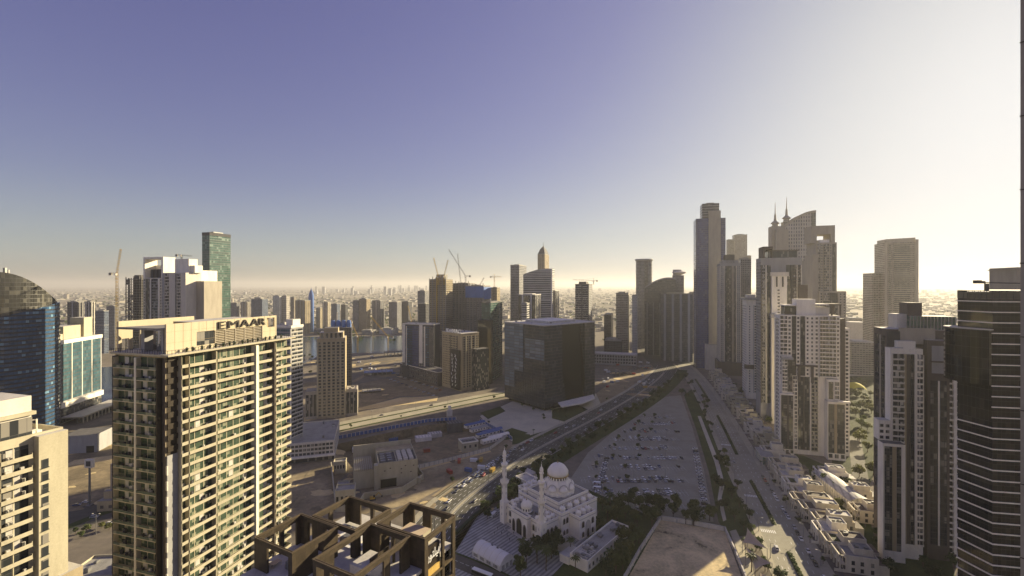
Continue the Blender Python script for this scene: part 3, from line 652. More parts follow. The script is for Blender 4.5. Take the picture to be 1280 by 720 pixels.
# ---------------------------------------------------------------- curved blue glass tower
cx, cy, rad = -509.0, 449.0, 45.0
bd = Vector((cx, cy)).normalized(); rt = Vector((bd.y, -bd.x))
T = thing('curved_glass_tower', 'round blue glass tower with a dark sloping crown', 'tower', (cx, cy, 0))
def ring(r, n=72): return [(r*math.cos(2*math.pi*i/n), r*math.sin(2*math.pi*i/n)) for i in range(n)]
def tof(p, r): return (p[0]*rt.x+p[1]*rt.y)/r
pts = ring(rad); mb = MB(); mb.prism(pts, 0, [119+13*tof(p, rad) for p in pts]); mb.build('glass_body', M['blue_glass'], T)
pts = ring(43.2); mb = MB(); mb.prism(pts, 70, [162-31*max(0, tof(p, 43.2))**2-2*abs(min(0, tof(p, 43.2))) for p in pts]); mb.build('glass_crown', M['crown_glass'], T)
for z in range(8, 118, 4):
    mb = MB(); b = ring(rad+.35); a = ring(rad+.02); n = len(a); m0 = len(mb.v)
    mb.v += [(x, y, z) for x, y in a]+[(x, y, z) for x, y in b]+[(x, y, z+.5) for x, y in b]+[(x, y, z+.5) for x, y in a]
    for i in range(n):
        j = (i+1) % n
        for q in range(3): mb.f.append((q*n+i, q*n+j, (q+1)*n+j, (q+1)*n+i)); mb.m.append(0)
    mb.build('floor_band', M['dark_wall'], T)
mb = MB(); mb.box(-1, -1, 150, 1, 1, 167); mb.box(3, -.6, 150, 4, .6, 165); mb.build('roof_mast', M['grey_steel'], T).location = (rt.x*6, rt.y*6, 0)
# ---------------------------------------------------------------- teal office by the canal
A_, B_ = (PX(75,488),488.0), (PX(127,552),552.0); an = math.atan2(B_[1]-A_[1], B_[0]-A_[0])
B = Bld('office_block', 'teal glass office with a beige plant room beside the canal', 'office', A_, math.hypot(B_[0]-A_[0], B_[1]-A_[1]), 34, an)
B.box('wall', 0, 0, 0, B.W, 34, 88, 'grey_wall', 'roof_pale'); B.bays('F', 24, 86, 3.9, [(1,'W'),(7,'G','teal_glass'),(.6,'F','pale_grey_wall',.3),(7,'G','teal_glass'),(.6,'F','pale_grey_wall',.3),(7,'G','teal_glass'),(.6,'F','pale_grey_wall',.3),(7,'G','teal_glass'),(1,'W')])
B.bays('R', 24, 86, 3.9, [(30,'G','teal_glass')]); B.bays('L', 0, 86, 3.9, [(30,'G','teal_glass')])
B.box('cornice', -.5, -.6, 86, B.W+.5, 34, 90, 'white_wall', 'roof_pale'); B.box('podium_band', -.6, -1.6, 17, B.W+1, 10, 22.5, 'white_wall')
B.bays('F', 1, 17, 4, [(60,'G','dark_glass')])
B.box('plant_room', 14, 6, 90, 40, 26, 104, 'cream_wall', 'roof_pale'); B.box('plant_room_tower', 42, 4, 90, 56, 18, 112, 'cream_wall', 'roof_pale'); B.box('plant_room_step', 2, 6, 90, 13, 26, 96, 'cream_wall', 'roof_pale')
B.box('canopy_roof', -2, -22, 6.6, B.W+10, -2, 8, 'cream_wall', 'roof_pale')
mb = MB()
for i in range(12): mb.box(i*6, -21.5, 0, i*6+.8, -20.7, 6.6)
B.part('canopy_columns', mb, M['cream_wall']); B.box('canopy_glazing', 0, -16, 0, B.W+6, -15, 6.6, 'dark_glass'); B.done()
# ---------------------------------------------------------------- white striped tower and its podium
C = (PX(364,390), 390.0)
B = Bld('striped_tower', 'slim white tower with horizontal stripes behind the sign tower', 'tower', (C[0]-.96*17, C[1]+.28*17), 17, 14)
B.box('wall', 0, 0, 0, 17, 14, 113, 'grey_wall', 'roof_pale'); B.bays('R', 18, 112, 3.3, [(.4,'W'),(13.2,'H','dark_glass','white_wall'),(.4,'W')])
B.bays('F', 18, 112, 3.3, [(1,'W'),(15,'H','teal_glass','grey_wall'),(1,'F','white_wall',.4)])
B.box('parapet', -.3, -.3, 113, 17.3, 14.3, 115, 'white_wall', 'roof_pale'); B.box('roof_house', 9, 3, 115, 16, 12, 120, 'white_wall', 'roof_pale'); roof_kit(B, 1, 1, 9, 13, 115, 4, 3); B.done()
B = Bld('low_podium_building', 'low grey building with a flat empty roof and white columns', 'building', (PX(357,380),380.0), 38, 62, R(17))
B.box('wall', 0, 0, 0, 38, 62, 16, 'pale_grey_wall', 'roof_grey'); B.bays('F', 5, 15.5, 3.5, [(.6,'W'),(9,'P',4,'dark_glass',.8,.6),(9,'P',4,'dark_glass',.8,.6),(9,'P',4,'dark_glass',.8,.6),(.6,'W')]); B.bays('R', 4, 15.5, 3.8, [(60,'P',9,'dark_glass',.7,.6)])
B.box('shop_fascia', -.4, -2.5, 4.2, 38.4, 0, 5.6, 'white_wall'); B.bays('F', .2, 4.2, 4, [(36,'G','dark_glass')])
roof_kit(B, 0, 0, 38, 62, 16, 5, 7, .9, 'pale_grey_wall'); B.done()
# ---------------------------------------------------------------- cream grid tower
B = Bld('grid_tower', 'cream tower with a regular grid of windows and stepped crown', 'tower', (PX(396,508),508.0), 30, 24, R(17))
B.box('wall', 0, 0, 0, 30, 24, 90, 'tan_wall', 'roof_pale'); B.box('crown', 2.5, 2, 90, 27.5, 22, 96, 'tan_wall', 'roof_pale'); B.box('crown_top', 7, 4, 96, 22, 20, 101, 'tan_wall', 'roof_dark')
B.bays('F', 2, 86, 3.5, [(1.2,'F','cream_wall',.5)]+[(3.6,'P',1,'dark_glass',.7,.6,'cream_wall'),(1.0,'F','cream_wall',.5)]*6)
B.bays('L', 2, 86, 3.5, [(24,'P',5,'dark_glass',.5,.5,'tan_wall')]); B.bays('F', 87, 95, 8, [(5,'P',5,'dark_glass',.5,.8,'cream_wall')], 3, 27, off=-2)
B.box('wing', -12, 2, 0, -.05, 20, 31, 'beige_wall', 'roof_grey', label='low left wing'); B.box('wing', 30.05, 3, 0, 43, 24, 30, 'beige_wall', 'roof_pale', label='low right wing with tall dark windows')
mb = MB()
for i in range(3): mb.box(31+i*4, 2.9, 3, 34.2+i*4, 3.02, 27); mb.box(-11.5+i*4, 1.9, 3, -8.6+i*4, 2.02, 27)
B.part('wing_glazing', mb, M['dark_glass']); roof_kit(B, 31, 4, 42, 23, 30, 6, 4, .8, 'beige_wall'); B.done()
# ---------------------------------------------------------------- the white cluster behind the sign tower
C = (PX(204,520),520.0)
B = Bld('frame_top_tower', 'white tower with an open square frame at its top', 'tower', (C[0]-.96*31, C[1]+.28*31), 31, 14)
B.box('wall', 0, 0, 0, 31, 14, 158, 'pale_grey_wall', 'roof_pale')
mb = MB(); mb.box(0,0,158,2.5,14,182); mb.box(28,0,158,31,14,182); mb.box(2.5,0,179.5,28,14,182); mb.box(2.5,12,158,28,13,173); B.part('roof_frame', mb, M['white_wall'])
for x in (6, 12, 18): B.box('roof_tank', x, 4, 158, x+4, 9, 168, 'dark_wall')
B.bays('F', 60, 157, 3.4, [(3,'P',1,'dark_glass',.5,.6),(6,'G','dark_glass'),(2,'F','white_wall',.6),(8,'B','dark_glass','grey_wall',1.4),(2,'F','white_wall',.6),(4,'P',2,'dark_glass',.5,.5)]); B.done()
C = (PX(232,485),485.0)
B = Bld('stepped_white_tower', 'stepped white tower with sunlit side and a roof crane', 'tower', (C[0]-.96*33, C[1]+.28*33), 30, 18)
B.box('wall', 0, 0, 0, 33, 18, 163, 'pale_grey_wall', 'roof_pale'); B.box('core', 10, 6, 163, 30, 16, 178, 'white_wall', 'roof_pale'); B.box('core_step', 30, 8, 163, 36, 17, 171, 'white_wall', 'roof_pale')
B.box('side_block', 33.05, 12, 0, 44, 34, 154, 'beige_wall', 'roof_pale'); B.box('rear_block', 2, 18.05, 0, 30, 40, 166, 'white_wall', 'roof_pale')
B.bays('F', 60, 162, 3.4, [(4,'F','grey_wall',.4),(5,'B','dark_glass','pale_grey_wall',1.3),(9,'W'),(3,'G','dark_glass'),(4,'B','dark_glass','pale_grey_wall',1.3),(4,'W')])
B.bays('R', 60, 160, 4.5, [(1,'W'),(6,'G','dark_glass'),(1,'W'),(8,'P',1,'dark_glass',.7,.6,'white_wall'),(1,'W')]); B.done()
C = (PX(262,700),700.0)
B = Bld('green_glass_tower', 'tall green glass tower with a flat top', 'tower', (C[0]-.96*15, C[1]+.28*15), 15, 37)
mb = MB(); mb.prism([(0,0),(15,0),(15,37),(0,37)], 0, 226); B.part('glass_body', mb, M['sea_glass'])
B.box('parapet', -.2, -.2, 226, 15.2, 37.2, 231, 'dark_wall', 'roof_dark'); B.box('plant_room', 4, 10, 231, 11, 27, 233, 'grey_steel')
for z in range(20, 226, 18): B.box('floor_band', -.15, -.15, z, 15.15, 37.15, z+.7, 'dark_wall')
B.done()
C = (PX(177,600),600.0)
B = Bld('unfinished_tower', 'unfinished dark concrete tower with open floors and ragged top', 'building', (C[0]-.96*30, C[1]+.28*30), 30, 20)
B.box('core', 8, 6, 0, 20, 15, 163, 'dark_concrete')
mbs = MB(); mbs.box(0,0,-.3,30,20,.3); me = mbs.mesh('floor_slab', [M['concrete']])
for i in range(46): put('floor_slab', me, B.root, (0,0,2+i*3.45))
mb = MB()
for x in (.5, 5, 10, 15, 20, 25, 29): mb.box(x-.4,.3,0,x+.4,1.1,157+rr.uniform(0,5)); mb.box(x-.4,19,0,x+.4,19.7,157+rr.uniform(0,5))
for y in (5, 10, 15): mb.box(29,y-.4,0,29.7,y+.4,159); mb.box(.2,y-.4,0,.9,y+.4,159)
B.part('columns', mb, M['dark_concrete'])
mb = MB()
for i in range(60): x, z = rr.uniform(0,26), 2+3.45*rr.randint(4,44); mb.box(x, .6, z+.3, x+rr.uniform(2,5), .8, z+3)
B.part('infill_walls', mb, M['dark_concrete']); B.done()
# ---------------------------------------------------------------- far towers
def far_tower(u0, u1, vt, Y, mat, name, label, cat='tower', crown=0, cmat='roof_grey', split=.35, ang=GA, group=None, fin=None, bands=0, base=0):
    P = (PX(u0, Y), Y); x = Vector((math.cos(ang), math.sin(ang))); y = Vector((-x.y, x.x))
    tot = spanx(P, x, u1)
    B = Bld(name, label, cat, P, 10, 10, ang, group)
    if (u0+u1)/2 < 800:                               # right side visible
        um = u0+(u1-u0)*(1-split); w = spanx(P, x, um); C = (P[0]+x.x*w, P[1]+x.y*w); d = min(60, max(8, abs(spanx(C, y, u1))))
    else: w = tot; d = min(45, w)
    B.W, B.D = w, d; h = ZV(vt, Y)
    B.box('wall', 0, 0, base, w, d, h, mat, cmat)
    B.box('roof_house', w*.2, d*.2, h, w*.75, d*.8, h+max(2.5, crown), cmat)
    mb = MB(); t = .5
    mb.box(-.2,-.2,h,w+.2,t,h+1.6); mb.box(-.2,d-t,h,w+.2,d+.2,h+1.6); mb.box(-.2,t,h,t,d-t,h+1.6); mb.box(w-t,t,h,w+.2,d-t,h+1.6); B.part('parapet', mb, M[cmat])
    if fin:
        k = fin[1]
        for i in range(k):
            x0 = w*(i+.5)/k-w*.03; B.box('fin', x0, -.8, base, x0+w*.06+.4, -.01, h+1, fin[0])
        for i in range(2): y0 = d*(i+.5)/2-.5; B.box('fin', w+.01, y0, base, w+.8, y0+1, h+1, fin[0])
    for i in range(bands):
        z = h*(i+1)/(bands+1); B.box('floor_band', -.4, -.4, z, w+.4, d+.4, z+1.2, cmat)
    return B
far_tower(84,105,378,900,'grid_dark','office_tower','dark tower with pale edge beyond the teal office',fin=('roof_pale',1))
far_tower(106,117,378,890,'dark_glass','framed_tower','slim dark tower in a white frame, left of the crane',fin=('white_wall',2))
far_tower(119,136,389,1000,'grid_blue','office_tower','blue grey tower seen left of the unfinished tower',bands=2)
far_tower(133,149,383,1050,'grid_grey','office_tower','grey tower touching the unfinished tower on its left')
far_tower(288,300,379,1525,'grid_grey','office_tower','narrow grey tower right of the green glass tower')
far_tower(301,313,378,1586,'grid_beige','office_tower','small beige tower in a pale frame above the sign letters',fin=('roof_pale',2))
far_tower(314,335,374,1525,'grid_blue','office_tower','wide dark blue tower above the sign tower roof',crown=6)
far_tower(341,352,370,1586,'grid_white','residential_tower','left of two white dotted towers behind the striped tower',split=.25)
far_tower(352,362,370,1598,'grid_oval','residential_tower','right of two white dotted towers behind the striped tower',split=.4)
far_tower(363,370,372,1525,'grid_beige','residential_tower','narrow brown tower beside the blue bullet tower')
B = far_tower(369,388,376,1403,'grid_tan','residential_tower','brown tower with an open rail on its top',fin=('beige_wall',3)); 
mb = MB()
for i in range(7): mb.box(B.W*i/6-.3, 0, ZV(376,1403), B.W*i/6+.3, .6, ZV(369,1403))
mb.box(0,0,ZV(369,1403)-.8,B.W,.8,ZV(369,1403)); B.part('roof_rail', mb, M['beige_wall'])
Y = 1440; T = thing('bullet_tower', 'blue bullet shaped tower with a pointed tip', 'tower', (PX(389,Y), Y, 0))
mb = MB(); h = ZV(370,Y); mb.lathe(0,0,[(8,0),(8.2,h*.7),(7.8,h),(6,h+9),(3.4,h+16),(1.2,h+21),(.3,h+25)],20); mb.build('glass_body', M['net_blue'], T, smooth=True)
mb = MB(); mb.lathe(0,0,[(.3,h+24),(.12,h+30)],6); mb.build('mast', M['grey_steel'], T)
far_tower(395,403,385,1464,'grid_cream','residential_tower','small cream tower right of the bullet tower'); far_tower(403,413,378,1537,'grid_cream','residential_tower','pale lit tower with stacked balconies near the canal',fin=('white_wall',2))
far_tower(414,425,380,1647,'grid_blue','office_tower','blue glass tower left of the thin black tower'); far_tower(426,435,381,1586,'grid_dark','office_tower','thin black tower between blue tower and brown pair')
far_tower(441,450,376,1464,'grid_grey','residential_tower','grey left half of the twin brown towers by the canal',split=.2); far_tower(449,463,374,1458,'grid_tan','residential_tower','brown right half of the twin towers by the canal',crown=4)
far_tower(465,481,376,1525,'grid_grey','residential_tower','grey tower with a pale right edge beyond the canal',fin=('roof_pale',1)); far_tower(486,502,378,1513,'grid_grey','residential_tower','grey block between the two cranes beyond the canal')
far_tower(502,515,377,1562,'grid_dark','residential_tower','dark tower behind the yellow crane jib')
far_tower(522,536,364,1403,'grid_grey','office_tower','grey glass tower left of the tallest cranes',crown=3); far_tower(523,537,380,1000,'grid_dark','office_tower','lower dark block in front of the grey glass tower')
# unfinished towers with cranes
def site_tower(u0, u1, vt, Y, label, wallc, n):
    B = far_tower(u0, u1, vt, Y, wallc, 'unfinished_tower', label, 'building', cmat='concrete', split=.3)
    h = ZV(vt, Y); me = MB(); me.box(-.8,-.8,-.25,B.W+.8,B.D+.8,.25); m = me.mesh('floor_slab', [M['concrete']])
    for i in range(n): put('floor_slab', m, B.root, (0,0,h-3-i*4))
    mb = MB()
    for i in range(6): mb.box(B.W*i/5-.5,-1,h*.3,B.W*i/5+.5,-.3,h+3+(i*7%4))
    B.part('columns', mb, M['concrete']); return B
B = site_tower(537,566,350,800,'unfinished concrete tower below the pair of thin cranes','grid_tan',26); B.box('concrete_core',10,6,ZV(350,800),26,18,ZV(343,800),'concrete')
B.box('hoist_mast',B.W*.45,-2.4,60,B.W*.45+1.4,-1,ZV(346,800),'yellow_steel')
B = site_tower(566,594,355,850,'unfinished concrete tower left of the blue netting','grid_grey',24)
B = site_tower(583,613,358,830,'unfinished tower wrapped in blue netting at the top','grid_grey',20)
B.box('safety_net',-1.4,-1.6,ZV(372,830),B.W+1.2,-.9,ZV(358,830),'net_blue'); B.box('safety_net',B.W+.9,0,ZV(374,830),B.W+1.5,B.D,ZV(359,830),'net_blue')
far_tower(614,625,360,1000,'grid_tan','residential_tower','slim brown tower under a crane right of the blue netting')
B = far_tower(602,639,379,700,'sea_glass','glass_tower','dark green glass tower left of the black office',cmat='roof_dark',split=.7); B.box('lower_block',-3,-9,0,B.W+4,-.1,ZV(400,690),'smoke_glass','roof_dark')
far_tower(638,660,332,950,'grid_grey','office_tower','tall grey tower with a rounded top near the pointed tower',crown=3,split=.5)
Y = 900; P = (PX(654,Y),Y); B = Bld('curved_roof_tower','white banded tower whose top rises in a curve','tower',P,58,24)
n = 12; mb = MB(); prof = [(58*i/n, ZV(343,Y)+11*math.sin(min(1,i/n*1.25)*math.pi/2)) for i in range(n+1)]
mb.poly([(x,0,z) for x, z in [(0,0),(58,0)]+prof[::-1]]); mb.poly([(x,24,z) for x, z in ([(0,0),(58,0)]+prof[::-1])[::-1]])
for a, b in zip(prof, prof[1:]): mb.poly([(a[0],0,a[1]),(b[0],0,b[1]),(b[0],24,b[1]),(a[0],24,a[1])])
mb.poly([(58,0,0),(58,24,0),(58,24,prof[-1][1]),(58,0,prof[-1][1])]); mb.poly([(0,24,0),(0,0,0),(0,0,prof[0][1]),(0,24,prof[0][1])])
B.part('wall', mb, M['grid_band']); B.box('edge_fin',56,-.6,0,58.6,-.01,ZV(336,Y),'white_wall')
Y = 1300; B = far_tower(672,690,318,Y,'grid_tan','pointed_tower','brown tower with a pyramid roof and spire',split=.5,fin=('tan_wall',3)); h = ZV(318,Y); mb = MB(); w, d = B.W, B.D
mb.v = [(0,0,h),(w,0,h),(w,d,h),(0,d,h),(w*.2,d*.2,h+15),(w*.8,d*.2,h+15),(w*.8,d*.8,h+15),(w*.2,d*.8,h+15),(w/2,d/2,h+27)]; mb.f = [(0,1,5,4),(1,2,6,5),(2,3,7,6),(3,0,4,7),(4,5,8),(5,6,8),(6,7,8),(7,4,8)]; mb.m = [0]*8
B.part('pyramid_roof', mb, M['dark_wall']); mb = MB(); mb.lathe(w/2,d/2,[(.8,h+26),(.3,h+38)],6); B.part('spire', mb, M['grey_steel'])
far_tower(648,676,369,760,'dark_glass','framed_tower','dark glass tower in a white frame before the banded tower',split=.25,fin=('white_wall',2),cmat='roof_pale'); far_tower(652,662,380,730,'grid_band','residential_tower','short white balcony tower behind the black office')
far_tower(686,699,364,900,'dark_glass','framed_tower','grey framed block at the foot of the pointed tower',cmat='roof_pale',fin=('pale_grey_wall',2))
B = far_tower(719,753,356,850,'grid_grey','residential_tower','tower with white floor bands under a flat crane',split=.5,bands=0,cmat='dark_concrete',crown=6)
B.bays('F', 60, ZV(356,850), 4, [(6,'H'),(1,'F','dark_wall'),(5,'H'),(1,'F','dark_wall')])
B = far_tower(770,798,367,950,'grid_beige','residential_tower','beige tower with rounded balconies left of the round top tower',split=.45,crown=4)
Y = 1100; T = thing('round_top_tower','grey tower with a round cornice standing behind its neighbours','tower',(PX(805,Y),Y,0)); mb = MB(); h = ZV(326,Y)
mb.lathe(0,0,[(19,0),(19,h)],24); mb.build('wall', M['grid_grey'], T); mb = MB(); mb.lathe(0,0,[(20.5,h),(21.5,h+2),(20,h+4)],24); mb.build('cornice', M['grey_wall'], T); mb = MB(); mb.box(-4,-19.6,20,4,-18.5,h); mb.build('glazed_strip', M['far_glass'], T)
Y = 980; B = Bld('arched_glass_tower','dark glass tower with an arched roof by the road bend','tower',(PX(806,Y),Y),64,40); w = 64; n = 14
prof = [(w*i/n, ZV(366,Y)+32*math.sin(math.pi*(.12+.5*i/n))) for i in range(n+1)]; mb = MB()
mb.poly([(x,0,z) for x, z in [(0,0),(w,0)]+prof[::-1]]); mb.poly([(0,40,0),(0,0,0),(0,0,prof[0][1]),(0,40,prof[0][1])]); mb.poly([(w,0,0),(w,40,0),(w,40,prof[-1][1]),(w,0,prof[-1][1])]); mb.poly([(x,40,z) for x, z in ([(0,0),(w,0)]+prof[::-1])[::-1]])
for a, b in zip(prof, prof[1:]): mb.poly([(a[0],0,a[1]),(b[0],0,b[1]),(b[0],40,b[1]),(a[0],40,a[1])])
B.part('glass_body', mb, M['far_glass']); mb = MB()
for a, b in zip(prof, prof[1:]): mb.poly([(a[0],-1.5,a[1]+1),(b[0],-1.5,b[1]+1),(b[0],41,b[1]+1),(a[0],41,a[1]+1)]); mb.poly([(a[0],-1.5,a[1]-2),(b[0],-1.5,b[1]-2),(b[0],-1.5,b[1]+1),(a[0],-1.5,a[1]+1)])
B.part('arched_roof', mb, M['grey_wall']); 
for i in range(5): B.box('fin', 4+i*13, -1.2, 0, 5.6+i*13, -.02, ZV(378,Y), 'grey_wall')
B = far_tower(841,855,345,1020,'grid_grey','office_tower','grey tower with a saucer on top beside the arched tower'); h = ZV(345,1020); mb = MB(); mb.lathe(B.W*.6,8,[(4,h+2),(15,h+7),(15,h+9),(6,h+12)],20); B.part('saucer', mb, M['pale_grey_wall']); B.box('roof_block',1,2,h+2,18,18,ZV(337,1020),'grey_wall')
far_tower(826,866,368,900,'far_glass','glass_tower','wide dark glass block with a gold sheen, right of the arch',cmat='roof_dark',fin=('grey_wall',4)); far_tower(790,803,370,940,'grid_white','residential_tower','pale slab between beige tower and arched tower',split=.5)
far_tower(755,769,394,1000,'grid_dark','office_tower','short dark tower between the banded and the beige tower'); far_tower(862,869,366,1000,'grid_beige','office_tower','sliver of beige tower left of the violet skyscraper')
B = Bld('podium_building','grey gridded podium below the beige tower','building',(PX(742,860),860.0),78,24); B.box('wall',0,0,0,78,24,20,'grey_wall','roof_grey'); B.bays('F',2,18.5,6,[(90,'P',16,'dark_glass',.75,.7,'pale_grey_wall')]); B.box('parapet',-.4,-.4,20,78.4,24,21,'pale_grey_wall')
B = Bld('podium_building','long dark retail podium below the letter topped tower','building',(PX(500,752),752.0),110,24,R(-47)); B.box('wall',0,0,0,110,24,20,'brown_wall','roof_dark'); B.bays('F',2,19,5.6,[(108,'P',22,'dark_glass',.6,.6,'grey_wall')]); roof_kit(B,0,0,110,24,20,8,5,1); B.done()
# letter topped pair
def lit(B): return B
B = Bld('blue_striped_tower','dark blue tower with white window stripes left of the lettered tower','tower',(PX(503,735),735.0),56,22)
B.box('wall',0,0,0,56,22,ZV(406,725),'dark_wall','roof_pale'); B.bays('F',20,ZV(408,725),3.4,[(5,'P',2,'dark_glass',.6,.55,'white_wall'),(1,'F','white_wall',.5),(7,'G','blue_glass'),(8,'G','violet_glass'),(7,'P',3,'dark_glass',.5,.5,'white_wall'),(1.5,'F','white_wall',.4),(5,'G','blue_glass'),(6,'P',2,'dark_glass',.6,.5,'white_wall')])
B.box('stripe_panel',0,-.3,25,5,-.22,86,'white_wall'); B.box('stripe_panel',30,-.3,25,36,-.22,86,'white_wall'); roof_kit(B,0,0,56,22,ZV(406,725),9,6,1.5); B.done()
C = (PX(577,640),640.0); d = Vector((math.cos(R(-47)),math.sin(R(-47))))
B = Bld('lettered_tower','beige tower with white letters on its roof and black banner','tower',(C[0]-d.x*48,C[1]-d.y*48),48,31,R(-47)); h = ZV(417,640)
B.box('wall',0,0,0,48,31,h-1,'tan_wall','roof_pale'); B.bays('F',4,h-4,3.4,[(2,'W'),(16,'P',5,'dark_glass',.5,.5,'tan_wall'),(1,'F','brown_wall',.5),(14,'P',4,'dark_glass',.5,.5,'brown_wall'),(1,'F','brown_wall',.5),(8,'W')]); B.bays('R',4,h-4,3.4,[(2,'W'),(5,'P',1,'dark_opening',.6,.6,'cream_wall'),(1,'F','cream_wall',.5),(8,'P',2,'dark_opening',.6,.6,'cream_wall'),(1,'F','cream_wall',.5),(6,'P',1,'dark_opening',.6,.6,'cream_wall'),(1,'F','cream_wall',.5),(6,'P',2,'dark_opening',.5,.5,'cream_wall')])
B.box('parapet',-.5,-.5,h-1,48.5,31.5,h,'cream_wall','roof_pale'); B.box('banner',26,-3,2,46.5,-.7,ZV(438,640),'letter_dark','dark_wall')
mb = MB(); rr = random.Random(11)
for col in (30, 38):
    for i in range(9):
        x = col+rr.uniform(-1,1); z = 6+i*5.2
        for k in range(2): mb.tube((x+rr.uniform(-2,2),-3.06,z),(x+rr.uniform(-2,2),-3.06,z+rr.uniform(2.5,5)),.45,.25,4)
B.part('banner_brushwork', mb, M['letter_white']); o = lettering(B,'DAMAC',7.6,.6,'letter_white',(14,-.7,h-.1),(R(90),0,0),32,bold=.1)
mb = MB(); mb.tube((12,-.2,h),(12,-.2,h+5),.4); mb.box(10.5,-.4,h+2,13.5,0,h+5); B.part('roof_emblem', mb, M['letter_white']); roof_kit(B,4,6,44,28,h,10,6); B.box('low_wing',48.05,18,0,60,40,h*.72,'dark_glass','roof_dark'); B.done()
# black office block
C = (38.7,537.0); an = R(-49.4); d = Vector((math.cos(an),math.sin(an)))
B = Bld('black_office_block','big black glass office block standing alone in gardens','office',(C[0]-d.x*74,C[1]-d.y*74),74,92,an)
B.box('blue_bay',-.02,-.5,42,36,-.13,101,'office_blue'); B.box('blue_bay',-.02,-.5,20,20,-.13,41.5,'office_blue'); B.box('blue_bay',40,-.45,60,73,-.13,84,'office_blue'); mb = MB(); mb.box(0,0,4,74,30,101,0,1); mb.box(0,30,4,70,72,101,0,1); mb.box(0,72,4,74,92,101,0,1); B.part('glass_body', mb, [M['office_glass'],M['roof_pale']])
mb = MB(); mb.poly([(74.02,30,101.5),(74.02,30,45),(70.1,42,4),(70.1,72,4),(74.02,72,30),(70.5,66,101.5)]); B.part('folded_panel', mb, plain('folded_glass', (.008,.008,.009), rough=.35, spec=.15, var=.1))
B.box('roof_slab',-.6,-.6,101,74.6,92.6,102.2,'roof_pale'); B.box('plant_room',18,20,102.2,60,70,105,'roof_pale','white_wall'); roof_kit(B,4,4,70,88,102.2,12,12)
B.box('lobby',4,4,0,70,88,4,'smoke_glass'); me = MB(); me.box(-.12,-.12,0,74.12,.3,.35); me.box(73.9,.3,0,74.15,29.8,.35); mm = me.mesh('floor_band',[M['dark_wall']])
for i in range(24): put('floor_band',mm,B.root,(0,0,8+i*3.9))
mb = MB()
for i in range(23): mb.box(3.2*i+1.4,-.2,4,3.2*i+1.55,-.02,101)
B.part('mullions', mb, M['dark_wall'])
mb = MB(); mb.prism([(76,20),(92,10),(97,40),(92,70),(78,84)],7,8.4); B.part('entrance_canopy', mb, M['white_wall']); B.done()
# ---------------------------------------------------------------- right-hand towers
def RB(name, label, u0, Y, u1, D, cat='tower'):
    u = u0
    for _ in range(12):                                # the far end of the left side is what shows at u0
        P = (PX(u,Y),Y); q = (P[0]+ay.x*D, P[1]+ay.y*D); u += u0-(640+F*q[0]/q[1])
    P = (PX(u,Y),Y); return Bld(name, label, cat, P, spanx(P, ax, u1), D)
B = RB('violet_skyscraper','tallest tower, violet glass with a bare concrete shaft',867,820,907,40)
B.W = W_ = B.W; h = ZV(273,815); B.box('glass_body',0,0,0,W_,40,h,'violet_glass','roof_dark')
B.box('concrete_shaft',W_*.43,-3,0,W_*.83,12,ZV(264,815),'beige_wall','roof_grey'); B.box('crown',W_*.22,4,h,W_*.8,34,ZV(254,815),'far_glass','roof_grey')
mb = MB()
for i in range(5): z = h+4+i*4.6; mb.box(W_*.22-.3,3.4,z,W_*.8+.3,34.5,z+1)
B.part('crown_bands', mb, M['grey_wall']); mb = MB(); mb.box(W_*.5-6,16,ZV(254,815)+2,W_*.5+8,17.5,ZV(254,815)+3.2); mb.box(W_*.5,16,ZV(254,815),W_*.5+1.5,17.5,ZV(254,815)+2); B.part('roof_crane', mb, M['grey_steel'])
B.box('glazed_strip',1,-.5,0,1.6,0,h,'dark_wall'); B.box('base_block',W_*.3,-12,0,W_+14,-.1,ZV(432,790),'pale_grey_wall','roof_grey'); B.box('annexe',W_*.86,-3.1,0,W_*.99,-.05,ZV(300,815),'violet_glass')
far_tower(909,918,300,1500,'grid_beige','residential_tower','left of two pale hazy towers behind the violet skyscraper'); far_tower(918,934,294,1480,'grid_beige','residential_tower','right and taller of two pale hazy towers behind the violet skyscraper',crown=4); far_tower(934,939,320,1490,'grid_beige','residential_tower','sliver of a pale hazy tower beside the taller pair')
# striped dark tower
B = RB('striped_dark_tower','dark tower with white stacked windows right of the violet skyscraper',896,762,926,34); h = ZV(330,755)
B.box('wall',0,0,0,B.W,34,h,'grey_wall','roof_dark'); W_ = B.W
B.bays('F',22,h-3,3.5,[(1,'F','pale_grey_wall',.6),(5.5,'P',2,'dark_glass',.55,.6,'white_wall'),(1,'F','white_wall',.9),(5,'G','dark_glass',2),(7,'B','dark_glass','brown_wall',1.4),(3,'F','beige_wall',.8),(4,'G','dark_glass',2),(1,'F','white_wall',.9),(5.5,'P',2,'dark_glass',.55,.6,'white_wall'),(1,'F','pale_grey_wall',.6)])
B.bays('L',22,h-3,3.5,[(30,'P',6,'dark_glass',.5,.6,'white_wall')]); B.box('crown',W_*.3,3,h,W_*.72,28,ZV(318,755),'dark_wall','roof_dark'); B.box('crown_shoulder',W_*.12,3,h,W_*.9,30,ZV(325,755),'grey_wall','roof_dark'); B.box('base',-3,-6,0,W_+6,34,22,'brown_wall','roof_dark'); roof_kit(B,0,0,W_,34,h,20,3,1.5,'grey_wall'); B.done()
far_tower(926,939,324,790,'grid_grey','residential_tower','plain grey slab standing behind the striped dark tower',crown=3)
